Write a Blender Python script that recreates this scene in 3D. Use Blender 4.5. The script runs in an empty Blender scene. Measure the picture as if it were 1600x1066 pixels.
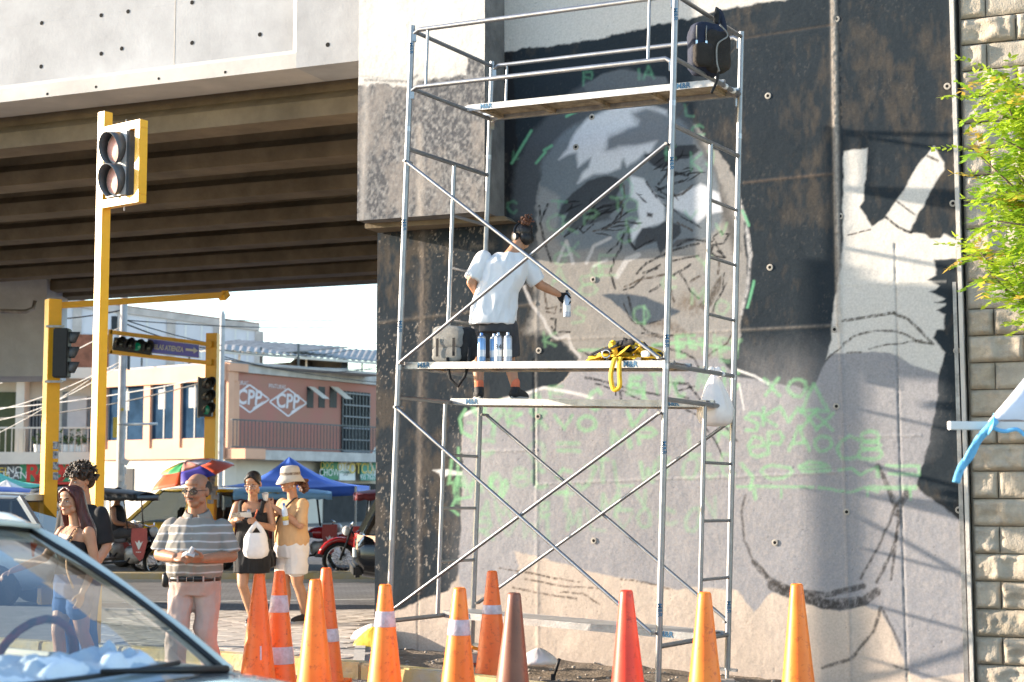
import bpy, bmesh, math, random
import numpy as np
from mathutils import Vector, Matrix, Quaternion, noise as mnoise
random.seed(7); rng=np.random.default_rng(7)
SC=bpy.context.scene; COL=SC.collection
PI=math.pi; R=math.radians
# ------------------------------------------------------------------ camera
CH=1.6; FPX=2500.0; TH=math.atan(223/2500.0)
cam=bpy.data.cameras.new('camera'); camo=bpy.data.objects.new('camera',cam); COL.objects.link(camo)
cam.sensor_width=36; cam.lens=36*FPX/1600; cam.clip_end=2000
camo.location=(0,0,CH); camo.rotation_euler=(PI/2+TH,0,0); SC.camera=camo
cam.dof.use_dof=True; cam.dof.focus_distance=13.4; cam.dof.aperture_fstop=3.2
# ------------------------------------------------------------------ light
SUN_AZ=R(99.0); SUN_EL=R(13.2)       # azimuth measured left of straight behind the camera
sdir=Vector((-math.sin(SUN_AZ)*math.cos(SUN_EL),-math.cos(SUN_AZ)*math.cos(SUN_EL),math.sin(SUN_EL)))
W=bpy.data.worlds.new('World'); SC.world=W; W.use_nodes=True
nt=W.node_tree; sky=nt.nodes.new('ShaderNodeTexSky'); sky.sky_type='NISHITA'; sky.sun_disc=False
sky.sun_elevation=SUN_EL; sky.sun_rotation=math.atan2(sdir.x,sdir.y); sky.air_density=1.0; sky.dust_density=0.6; sky.ozone_density=1.6; sky.altitude=50
nt.links.new(sky.outputs[0],nt.nodes['Background'].inputs[0]); nt.nodes['Background'].inputs[1].default_value=0.15
sl=bpy.data.lights.new('sun','SUN'); sl.energy=4.4; sl.angle=R(0.55); sl.color=(1.0,0.86,0.70)
so=bpy.data.objects.new('sun',sl); COL.objects.link(so); so.rotation_euler=(-sdir).to_track_quat('-Z','Y').to_euler(); so.location=(-20,10,20)
SC.view_settings.view_transform='Standard'; SC.view_settings.look='None'; SC.view_settings.gamma=1; SC.view_settings.exposure=1.9
SC.cycles.max_bounces=5; SC.cycles.diffuse_bounces=3; SC.cycles.glossy_bounces=3; SC.cycles.transparent_max_bounces=12
# ------------------------------------------------------------------ helpers
_c,_s=math.cos(TH),math.sin(TH)
def ray(x,y):
    a=(x-800)/FPX; b=-(y-533)/FPX
    return Vector((a,_c-b*_s,_s+b*_c))
def onz(x,y,z):
    r=ray(x,y); t=(z-CH)/r.z; return Vector((0,0,CH))+r*t
def atY(x,y,Y):
    r=ray(x,y); return Vector((0,0,CH))+r*(Y/r.y)
WA=R(23); WS,WC=math.sin(WA),math.cos(WA); YW0=15.04
def wl(u,v,z): return Vector((u*WC+v*WS, YW0-u*WS+v*WC, z))          # wall frame -> world
def wuz(x,y,v=0.0):                                                   # pixel -> (u,z) on the wall plane
    r=ray(x,y); t=(v+YW0*WC)/(r.x*WS+r.y*WC); P=Vector((0,0,CH))+r*t
    return P.x*WC-(P.y-YW0)*WS, P.z
def lin(h):
    h=h.lstrip('#'); o=[]
    for i in (0,2,4):
        v=int(h[i:i+2],16)/255; o.append(v/12.92 if v<=.04045 else ((v+.055)/1.055)**2.4)
    return tuple(o)
MATS={}
def _bsdf(name):
    m=bpy.data.materials.new(name); m.use_nodes=True; return m,m.node_tree,m.node_tree.nodes['Principled BSDF']
def pm(name,c,rough=.6,metal=0,var=.15,scale=6,bump=.0,bscale=40,c2=None,spec=.4,stretch=None,detail=4,em=None,ems=0,trans=0,coat=0,sub=0):
    """procedural paint: noise-varied colour, roughness and bump"""
    if name in MATS: return MATS[name]
    m,t,b=_bsdf(name); N=t.nodes; L=t.links
    tc=N.new('ShaderNodeTexCoord'); src=tc.outputs['Object']
    if stretch:
        mp=N.new('ShaderNodeMapping'); mp.inputs['Scale'].default_value=stretch; L.new(src,mp.inputs[0]); src=mp.outputs[0]
    n=N.new('ShaderNodeTexNoise'); n.inputs['Scale'].default_value=scale; n.inputs['Detail'].default_value=detail; n.inputs['Roughness'].default_value=.65; L.new(src,n.inputs['Vector'])
    r=N.new('ShaderNodeValToRGB'); e=r.color_ramp.elements
    if c2 is None: a=[max(0,x*(1-var)) for x in c]; d=[min(1,x*(1+var)) for x in c]
    else: a,d=c,c2
    e[0].color=(*a,1); e[1].color=(*d,1); e[0].position=.34; e[1].position=.66
    L.new(n.outputs['Fac'],r.inputs[0]); L.new(r.outputs[0],b.inputs['Base Color'])
    b.inputs['Roughness'].default_value=rough; b.inputs['Metallic'].default_value=metal
    b.inputs['Specular IOR Level'].default_value=spec; b.inputs['Coat Weight'].default_value=coat; b.inputs['Coat Roughness'].default_value=.08
    if sub:
        b.inputs['Subsurface Weight'].default_value=sub; b.inputs['Subsurface Radius'].default_value=(.012,.005,.003); b.inputs['Subsurface Scale'].default_value=1
    if bump:
        n2=N.new('ShaderNodeTexNoise'); n2.inputs['Scale'].default_value=bscale; n2.inputs['Detail'].default_value=5; L.new(src,n2.inputs['Vector'])
        bp=N.new('ShaderNodeBump'); bp.inputs['Strength'].default_value=bump; bp.inputs['Distance'].default_value=.02; L.new(n2.outputs['Fac'],bp.inputs['Height']); L.new(bp.outputs[0],b.inputs['Normal'])
    if em: b.inputs['Emission Color'].default_value=(*em,1); b.inputs['Emission Strength'].default_value=ems
    if trans: b.inputs['Transmission Weight'].default_value=trans
    MATS[name]=m; return m
def vcmat(name,attr='col',rough=.75,fine=.12,fscale=55,bump=.25,bscale=120,spec=.25):
    """colour carried by the mesh (paint on the surface) with procedural grain"""
    if name in MATS: return MATS[name]
    m,t,b=_bsdf(name); N=t.nodes; L=t.links
    a=N.new('ShaderNodeAttribute'); a.attribute_name=attr
    tc=N.new('ShaderNodeTexCoord'); n=N.new('ShaderNodeTexNoise'); n.inputs['Scale'].default_value=fscale; n.inputs['Detail'].default_value=6; L.new(tc.outputs['Object'],n.inputs['Vector'])
    mr=N.new('ShaderNodeMapRange'); mr.inputs['From Min'].default_value=.3; mr.inputs['From Max'].default_value=.7; mr.inputs['To Min'].default_value=1-fine; mr.inputs['To Max'].default_value=1+fine; L.new(n.outputs['Fac'],mr.inputs[0])
    mx=N.new('ShaderNodeVectorMath'); mx.operation='SCALE'; L.new(a.outputs['Color'],mx.inputs[0]); L.new(mr.outputs[0],mx.inputs['Scale']); L.new(mx.outputs[0],b.inputs['Base Color'])
    n2=N.new('ShaderNodeTexNoise'); n2.inputs['Scale'].default_value=bscale; n2.inputs['Detail'].default_value=4; L.new(tc.outputs['Object'],n2.inputs['Vector'])
    n3=N.new('ShaderNodeTexNoise'); n3.inputs['Scale'].default_value=9; n3.inputs['Detail'].default_value=3; L.new(tc.outputs['Object'],n3.inputs['Vector'])
    ad=N.new('ShaderNodeMath'); ad.operation='MULTIPLY_ADD'; L.new(n3.outputs['Fac'],ad.inputs[0]); ad.inputs[1].default_value=1.2; L.new(n2.outputs['Fac'],ad.inputs[2])
    bp=N.new('ShaderNodeBump'); bp.inputs['Strength'].default_value=bump; bp.inputs['Distance'].default_value=.006; L.new(ad.outputs[0],bp.inputs['Height']); L.new(bp.outputs[0],b.inputs['Normal'])
    b.inputs['Roughness'].default_value=rough; b.inputs['Specular IOR Level'].default_value=spec
    MATS[name]=m; return m
def glassmat(name,tint,alpha=.25,rough=.03,ior=1.5):
    """thin pane: tinted see-through mixed with a mirror-like sheen"""
    if name in MATS: return MATS[name]
    m=bpy.data.materials.new(name); m.use_nodes=True; t=m.node_tree; N=t.nodes; L=t.links; N.remove(N['Principled BSDF']); o=N['Material Output']
    tr=N.new('ShaderNodeBsdfTransparent'); tr.inputs[0].default_value=(*tint,1); g=N.new('ShaderNodeBsdfGlossy'); g.inputs['Roughness'].default_value=rough
    lw=N.new('ShaderNodeLayerWeight'); lw.inputs[0].default_value=.5; pw=N.new('ShaderNodeMath'); pw.operation='POWER'; pw.inputs[1].default_value=5; L.new(lw.outputs['Facing'],pw.inputs[0])
    ad=N.new('ShaderNodeMath'); ad.operation='MULTIPLY_ADD'; ad.inputs[1].default_value=.9; ad.inputs[2].default_value=alpha; ad.use_clamp=True; L.new(pw.outputs[0],ad.inputs[0])
    mx=N.new('ShaderNodeMixShader'); L.new(ad.outputs[0],mx.inputs[0]); L.new(tr.outputs[0],mx.inputs[1]); L.new(g.outputs[0],mx.inputs[2]); L.new(mx.outputs[0],o.inputs[0])
    MATS[name]=m; return m
def tag(o,label=None,cat=None,group=None,kind=None):
    if label: o['label']=label
    if cat: o['category']=cat
    if group: o['group']=group
    if kind: o['kind']=kind
    return o
def thing(name,label,cat,loc=(0,0,0),rz=0,group=None,rot=None):
    o=bpy.data.objects.new(name,None); o.empty_display_size=.1; COL.objects.link(o); o.location=loc; o.rotation_euler=rot or (0,0,rz)
    return tag(o,label,cat,group)
def mkobj(name,me,parent=None):
    o=bpy.data.objects.new(name,me); COL.objects.link(o)
    if parent: o.parent=parent
    return o
def dup(o,parent=None):
    c=o.copy(); COL.objects.link(c); c.parent=parent
    for ch in o.children: dup(ch,c)
    return c
class MB:
    def __init__(s): s.v=[]; s.f=[]
    def add(s,v,f):
        n=len(s.v); s.v+= [tuple(p) for p in v]; s.f+= [tuple(i+n for i in q) for q in f]; return s
    def box(s,c,d,M=None):
        x,y,z=[k/2 for k in d]; v=[Vector((a*x,b*y,e*z)) for e in(-1,1) for b in(-1,1) for a in(-1,1)]
        if M is not None: v=[M@p for p in v]
        c=Vector(c); return s.add([p+c for p in v],[(0,2,3,1),(4,5,7,6),(0,1,5,4),(2,6,7,3),(0,4,6,2),(1,3,7,5)])
    def bbox(s,a,b): return s.box([(a[i]+b[i])/2 for i in range(3)],[abs(a[i]-b[i]) for i in range(3)])
    def hexa(s,lo,hi): return s.add(list(lo)+list(hi),[(3,2,1,0),(4,5,6,7),(0,1,5,4),(1,2,6,5),(2,3,7,6),(3,0,4,7)])
    def bar(s,p,q,w,h=None,up=(0,0,1)):
        p=Vector(p);q=Vector(q);h=h or w; d=(q-p); L=d.length; d=d/L; u=Vector(up)
        if abs(d.dot(u))>.98: u=Vector((0,1,0))
        a=d.cross(u).normalized(); b=a.cross(d).normalized()
        lo=[p+a*w/2*i+b*h/2*j for i,j in((-1,-1),(1,-1),(1,1),(-1,1))]; return s.hexa(lo,[k+d*L for k in lo])
    def tube(s,pts,r,n=8,cap=True,closed=False):
        pts=[Vector(p) for p in pts]; m=len(pts); rr=r if isinstance(r,(list,tuple)) else [r]*m
        v=[];f=[]; prev=None
        for i,p in enumerate(pts):
            if closed: d=pts[(i+1)%m]-pts[i-1]
            else: d=pts[min(i+1,m-1)]-pts[max(i-1,0)]
            d=d.normalized() if d.length>1e-9 else Vector((0,0,1))
            if prev is None:
                u=Vector((0,0,1)) if abs(d.z)<.9 else Vector((1,0,0)); a=d.cross(u).normalized()
            else: a=(prev-d*prev.dot(d)).normalized()
            prev=a; b=d.cross(a)
            v+=[p+(a*math.cos(2*PI*k/n)+b*math.sin(2*PI*k/n))*rr[i] for k in range(n)]
        for i in range(m if closed else m-1):
            j=(i+1)%m
            f+=[(i*n+k,i*n+(k+1)%n,j*n+(k+1)%n,j*n+k) for k in range(n)]
        if cap and not closed: f+=[tuple(range(n))[::-1],tuple((m-1)*n+k for k in range(n))]
        return s.add(v,f)
    def lathe(s,prof,n=24,o=(0,0,0),M=None):
        o=Vector(o); v=[];f=[]
        for r,z in prof:
            for k in range(n):
                p=Vector((r*math.cos(2*PI*k/n),r*math.sin(2*PI*k/n),z)); v.append((M@p if M is not None else p)+o)
        for i in range(len(prof)-1): f+=[(i*n+k,i*n+(k+1)%n,(i+1)*n+(k+1)%n,(i+1)*n+k) for k in range(n)]
        f+=[tuple(range(n))[::-1],tuple((len(prof)-1)*n+k for k in range(n))]
        return s.add(v,f)
    def ell(s,c,r,n=16,m=10,M=None):
        c=Vector(c); v=[Vector((0,0,-r[2]))]; f=[]
        for i in range(1,m):
            t=-PI/2+PI*i/m
            v+=[Vector((r[0]*math.cos(t)*math.cos(2*PI*k/n),r[1]*math.cos(t)*math.sin(2*PI*k/n),r[2]*math.sin(t))) for k in range(n)]
        v.append(Vector((0,0,r[2])))
        if M is not None: v=[M@p for p in v]
        for k in range(n): f.append((0,1+(k+1)%n,1+k))
        for i in range(m-2): f+=[(1+i*n+k,1+i*n+(k+1)%n,1+(i+1)*n+(k+1)%n,1+(i+1)*n+k) for k in range(n)]
        b=1+(m-2)*n
        for k in range(n): f.append((b+k,b+(k+1)%n,len(v)-1))
        return s.add([p+c for p in v],f)
    def prism(s,poly,fn0,fn1):
        """closed outline extruded between two placements"""
        n=len(poly); v=[fn0(*p) for p in poly]+[fn1(*p) for p in poly]
        return s.add(v,[tuple(range(n))[::-1],tuple(range(n,2*n))]+[(i,(i+1)%n,n+(i+1)%n,n+i) for i in range(n)])
    def sheet(s,fn,nu,nv):
        v=[fn(i/nu,j/nv) for j in range(nv+1) for i in range(nu+1)]
        return s.add(v,[(j*(nu+1)+i,j*(nu+1)+i+1,(j+1)*(nu+1)+i+1,(j+1)*(nu+1)+i) for j in range(nv) for i in range(nu)])
    def build(s,name,mat,parent=None,smooth=False,world=False,bevel=0,auto=None,solid=0,fix=True):
        v=s.v
        if world and parent is not None:
            Mi=parent.matrix_basis.inverted(); p=parent.parent
            if p is not None: Mi=(p.matrix_basis@parent.matrix_basis).inverted()
            v=[Mi@Vector(p) for p in v]
        me=bpy.data.meshes.new(name); me.from_pydata([tuple(p) for p in v],[],s.f)
        if fix or bevel:
            bm=bmesh.new(); bm.from_mesh(me); bmesh.ops.recalc_face_normals(bm,faces=bm.faces)
            if bevel: bmesh.ops.bevel(bm,geom=[e for e in bm.edges if len(e.link_faces)==2 and e.calc_face_angle(0)>.5],offset=bevel,segments=2,affect='EDGES',clamp_overlap=True)
            bm.to_mesh(me); bm.free()
        if mat is not None: me.materials.append(MATS[mat] if isinstance(mat,str) else mat)
        if smooth:
            me.polygons.foreach_set('use_smooth',[True]*len(me.polygons))
            if auto: me.set_sharp_from_angle(angle=R(auto))
        o=mkobj(name,me,parent)
        if solid:
            md=o.modifiers.new('thickness','SOLIDIFY'); md.thickness=solid; md.offset=0
        return o
def text(name,body,size,mat,parent,M,depth=.002,align='CENTER',sx=1.0,shear=0,bold=.0):
    cu=bpy.data.curves.new(name,'FONT'); cu.body=body; cu.size=size; cu.extrude=depth; cu.align_x=align; cu.align_y='CENTER'; cu.shear=shear; cu.offset=bold; cu.resolution_u=3
    t=bpy.data.objects.new(name,cu); COL.objects.link(t); dg=bpy.context.evaluated_depsgraph_get(); me=bpy.data.meshes.new_from_object(t.evaluated_get(dg)); bpy.data.objects.remove(t); bpy.data.curves.remove(cu)
    me.name=name; me.materials.clear(); me.materials.append(MATS[mat] if isinstance(mat,str) else mat)
    S=Matrix.Scale(sx,4,(1,0,0)); me.transform(M@S); return mkobj(name,me,parent)
def frameM(o,x,z):
    """matrix whose local X runs along x and local Y along z (text lies in that plane, facing x cross z)"""
    x=Vector(x).normalized(); z=Vector(z); z=(z-x*z.dot(x)).normalized(); n=x.cross(z)
    return Matrix(((x.x,z.x,n.x,o[0]),(x.y,z.y,n.y,o[1]),(x.z,z.z,n.z,o[2]),(0,0,0,1)))
def vnoise(P,sc,seed=0,oct=4):
    """cheap tileless value noise on an (n,2) array, 0..1"""
    out=np.zeros(len(P)); amp=1; tot=0
    for o in range(oct):
        q=P*sc*(2**o)+17.3*o+seed*31.7; i=np.floor(q).astype(np.int64); f=q-i; f=f*f*(3-2*f)
        def h(a,b):
            n=(a*374761393+b*668265263+seed*1442695041+o*982451653)&0x7fffffff; n=((n^(n>>13))*1274126177)&0x7fffffff; return ((n^(n>>16))&0xffff)/65535.
        v=(h(i[:,0],i[:,1])*(1-f[:,0])+h(i[:,0]+1,i[:,1])*f[:,0])*(1-f[:,1])+(h(i[:,0],i[:,1]+1)*(1-f[:,0])+h(i[:,0]+1,i[:,1]+1)*f[:,0])*f[:,1]
        out+=v*amp; tot+=amp; amp*=.55
    return out/tot
# base materials
pm('concrete',(.42,.385,.34),rough=.85,var=.14,scale=1.6,bump=.25,bscale=30,detail=8)
pm('concrete_shade_brown',(.155,.122,.08),rough=.9,var=.3,scale=1.4,bump=.3,bscale=22,detail=9)  # warm bounce light and shade under the deck put into the brown
pm('concrete_pale',(.52,.48,.43),rough=.85,var=.1,scale=2.2,bump=.25,bscale=35,detail=8)
pm('asphalt',(.085,.085,.09),rough=.9,var=.25,scale=3,bump=.5,bscale=160,detail=8)
pm('galv',(.36,.37,.39),rough=.34,metal=.85,var=.16,scale=14,bump=.05,bscale=90)
pm('steel_worn',(.33,.31,.29),rough=.5,metal=.7,var=.3,scale=10,bump=.1)
pm('yellow',(.82,.42,.02),rough=.35,var=.06,scale=4,spec=.5)
pm('dark_plastic',(.018,.02,.023),rough=.45,var=.2,scale=10)
pm('black',(.008,.008,.009),rough=.55,var=.2,scale=12)
pm('blackmetal',(.012,.012,.013),rough=.3,var=.2,scale=12,spec=.6)
pm('white_paint',(.72,.71,.69),rough=.5,var=.06,scale=8)
pm('rubber',(.012,.012,.012),rough=.75,var=.3,scale=20)
pm('chrome',(.6,.6,.6),rough=.15,metal=1,var=.05)
pm('wire',(.02,.02,.022),rough=.6,var=.1)
# ================================================================== GROUND
def gz(x): return 0.0 if x<-1.0 else (-.15 if x>3.4 else -.15*(x+1)/4.4)
m=MB(); xs=[-400,-60,-20,-8,-1.0,3.4,20,60,400]; ys=[-60,0,8,14,20,40,120,900]
m.add([(x,y,gz(x)) for y in ys for x in xs],[(j*9+i,j*9+i+1,(j+1)*9+i+1,(j+1)*9+i) for j in range(7) for i in range(8)])
pm('ground_dust',(.20,.175,.15),rough=.95,var=.25,scale=.9,bump=.5,bscale=60,detail=9)
tag(m.build('ground','ground_dust'),kind='structure')
# block-paved road between the pavement and the median
def brickmat(name,c1,c2,cm,scale,rowh,bw,rot=0,bump=.4):
    mm,t,b=_bsdf(name); N=t.nodes;L=t.links; tc=N.new('ShaderNodeTexCoord'); mp=N.new('ShaderNodeMapping'); mp.inputs['Rotation'].default_value=(0,0,rot); L.new(tc.outputs['Object'],mp.inputs[0])
    br=N.new('ShaderNodeTexBrick'); br.inputs['Color1'].default_value=(*c1,1); br.inputs['Color2'].default_value=(*c2,1); br.inputs['Mortar'].default_value=(*cm,1); br.inputs['Scale'].default_value=scale; br.inputs['Mortar Size'].default_value=.012; br.inputs['Brick Width'].default_value=bw; br.inputs['Row Height'].default_value=rowh; L.new(mp.outputs[0],br.inputs['Vector'])
    n=N.new('ShaderNodeTexNoise'); n.inputs['Scale'].default_value=1.3; n.inputs['Detail'].default_value=8; L.new(tc.outputs['Object'],n.inputs['Vector'])
    mr=N.new('ShaderNodeMapRange'); mr.inputs['From Min'].default_value=.3; mr.inputs['From Max'].default_value=.7; mr.inputs['To Min'].default_value=.7; mr.inputs['To Max'].default_value=1.25; L.new(n.outputs['Fac'],mr.inputs[0])
    sc=N.new('ShaderNodeVectorMath'); sc.operation='SCALE'; L.new(br.outputs['Color'],sc.inputs[0]); L.new(mr.outputs[0],sc.inputs['Scale']); L.new(sc.outputs[0],b.inputs['Base Color'])
    bp=N.new('ShaderNodeBump'); bp.inputs['Strength'].default_value=bump; bp.inputs['Distance'].default_value=.01; bp.invert=True; L.new(br.outputs['Fac'],bp.inputs['Height']); L.new(bp.outputs[0],b.inputs['Normal'])
    b.inputs['Roughness'].default_value=.85; MATS[name]=mm; return mm
brickmat('road_pavers',(.13,.13,.14),(.165,.16,.165),(.07,.07,.07),1.0,.11,.22,.2)
m=MB(); m.add([(-60,17,.004),(-1.0,17,.004),(-1,26.2,.004),(-60,26.2,.004)],[(0,1,2,3)]); tag(m.build('near_road','road_pavers'),kind='structure')
m=MB(); m.add([(-90,26.9,.005),(40,26.9,.005),(40,54,.005),(-90,54,.005)],[(0,1,2,3)]); tag(m.build('far_road','asphalt'),kind='structure')
m=MB(); a=onz(235,941,.008); b=onz(600,936,.008); d=(b-a); n_=Vector((-d.y,d.x,0)).normalized()*.06
m.add([a-d*2-n_,b-n_,b+n_,a-d*2+n_],[(0,1,2,3)]); pm('road_line',(.5,.5,.48),rough=.8,var=.3,scale=4); tag(m.build('road_marking','road_line'),kind='structure')
# raised pavement with individual pavers and kerb stones
KERB=[(-9,17.6),(-5.2,15.6),(-2.64,14.24),(-1.2,13.38),(.48,12.15),(1.6,11.5)]
PZ=.125
def kz(x): return PZ+gz(x)
m=MB(); pol=[(x,y+.12) for x,y in KERB[:4]]+[(-1.05,13.6),(-1.35,15.3),(-1.36,19.25),(-3,18.9),(-9,20.4)]
m.add([(x,y,PZ-.006) for x,y in pol]+[(x,y,-.1) for x,y in pol],[tuple(range(len(pol)))]+[(i,(i+1)%len(pol),len(pol)+(i+1)%len(pol),len(pol)+i) for i in range(len(pol))])
pm('pavement_bed',(.22,.20,.18),rough=.95,var=.2,scale=5)
pave=tag(m.build('pavement','pavement_bed'),kind='structure')
pm('paver_a',(.40,.355,.31),rough=.85,var=.16,scale=3,bump=.3,bscale=50,detail=8)
m=MB(); m.box((0,0,0),(.255,.255,.03)); pv=m.build('paver','paver_a',pave,bevel=.006); pvm=pv.data
def inpoly(x,y,P):
    c=False; n=len(P); j=n-1
    for i in range(n):
        if (P[i][1]>y)!=(P[j][1]>y) and x<(P[j][0]-P[i][0])*(y-P[i][1])/(P[j][1]-P[i][1])+P[i][0]: c=not c
        j=i
    return c
k=0; ang=R(-31); ca_,sa_=math.cos(ang),math.sin(ang)
for i in range(-30,40):
    for j in range(-30,40):
        lx,ly=i*.262,j*.262+(.131 if i%2 else 0); x=-2.3+lx*ca_-ly*sa_; y=15.6+lx*sa_+ly*ca_
        if not (-4.3<x<-.9): continue
        if all(inpoly(x+dx,y+dy,pol) for dx,dy in((.16,0),(-.16,0),(0,.16),(0,-.16))):
            o=pv if k==0 else mkobj('paver',pvm,pave); o.location=(x,y,PZ-.012+random.uniform(-.002,.002)); o.rotation_euler=(random.uniform(-.006,.006),random.uniform(-.006,.006),ang); k+=1
def polyline(P,step):
    out=[Vector((*P[0],0))]; 
    for a,b in zip(P,P[1:]):
        a=Vector((*a,0));b=Vector((*b,0)); n=max(1,round((b-a).length/step)); out+=[a+(b-a)*(t+1)/n for t in range(n)]
    return out
pm('kerb_yellow',(.50,.36,.12),rough=.85,var=.3,scale=4,bump=.4,bscale=30,c2=(.44,.38,.28),detail=8)
kerb=tag(MB().add([(-3,14.6,-.05),(-2.9,14.6,-.05),(-2.9,14.7,-.05)],[(0,1,2)]).build('kerb','concrete'),kind='structure')
K=polyline(KERB,.9)
for i,(a,b) in enumerate(zip(K,K[1:])):
    d=(b-a).normalized(); a=a+d*.006; b=b-d*.006
    m=MB(); n_=Vector((-d.y,d.x,0))
    lo=[a-n_*.09,b-n_*.09,b+n_*.075,a+n_*.075]
    m.hexa([Vector((p.x,p.y,-.12+gz(p.x))) for p in lo],[Vector((p.x,p.y,kz(p.x)+.012)) for p in lo]); m.build('kerb_stone','kerb_yellow',kerb,bevel=.015)
# inner kerb of the planting pit along the wall foot (runs away from the street kerb)
m=MB(); a=Vector((-1.28,13.55,0)); b=Vector((-1.42,15.2,0)); n_=Vector((-.06,0,0)); m.hexa([a-n_+Vector((0,0,-.12)),a+n_+Vector((0,0,-.12)),b+n_+Vector((0,0,-.12)),b-n_+Vector((0,0,-.12))],[a-n_+Vector((0,0,.13)),a+n_+Vector((0,0,.13)),b+n_+Vector((0,0,.13)),b-n_+Vector((0,0,.13))]); m.build('kerb_stone','concrete',kerb,bevel=.012)
pm('soil',(.16,.125,.09),rough=1,var=.35,scale=7,bump=.8,bscale=40,detail=9)
def soil(u,v):
    x=-1.3+u*6.2; yk=np.interp(x,[p[0] for p in KERB]+[6],[p[1] for p in KERB]+[9.5])+.05; yw=YW0-(x)*math.tan(WA)+.02
    y=yk+(yw-yk)*v; return (x,y,gz(x)+.03+.035*mnoise.noise(Vector((x*3,y*3,0)))+.02*mnoise.noise(Vector((x*11,y*11,3))))
m=MB(); m.sheet(soil,90,36); tag(m.build('soil_strip','soil',smooth=True),kind='structure')
m=MB()
for i in range(260):
    u=random.random();v=random.random()**.7; p=soil(u,v); r=random.uniform(.006,.022); m.ell((p[0],p[1],p[2]+r*.3),(r,r*random.uniform(.6,1),r*.6),6,4)
for i in range(160):
    x=random.uniform(-2.8,1.5); p=Vector((x,np.interp(x,[q[0] for q in KERB],[q[1] for q in KERB])-.1-abs(random.gauss(0,.25)),gz(x))); r=random.uniform(.005,.016); m.ell((p.x,p.y,p.z+r*.3),(r,r*.8,r*.6),6,4)
pm('pebble',(.3,.26,.22),rough=.9,var=.3,scale=30); tag(m.build('loose_gravel','pebble',smooth=True),'loose gravel and crumbs of rubble along the yellow kerb','gravel',kind='stuff')
# median kerb
med=tag(MB().bbox((-30,26.25,-.05),(5,26.3,.05)).build('median','concrete'),kind='structure')
m=MB(); m.bbox((0,-.3,-.05),(1.19,.3,.15)); mk=m.build('kerb_stone','kerb_yellow',med,bevel=.02)
for i in range(26):
    o=mk if i==0 else mkobj('kerb_stone',mk.data,med); o.location=(-27+i*1.2,26.55+(i-13)*.012,0)
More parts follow.
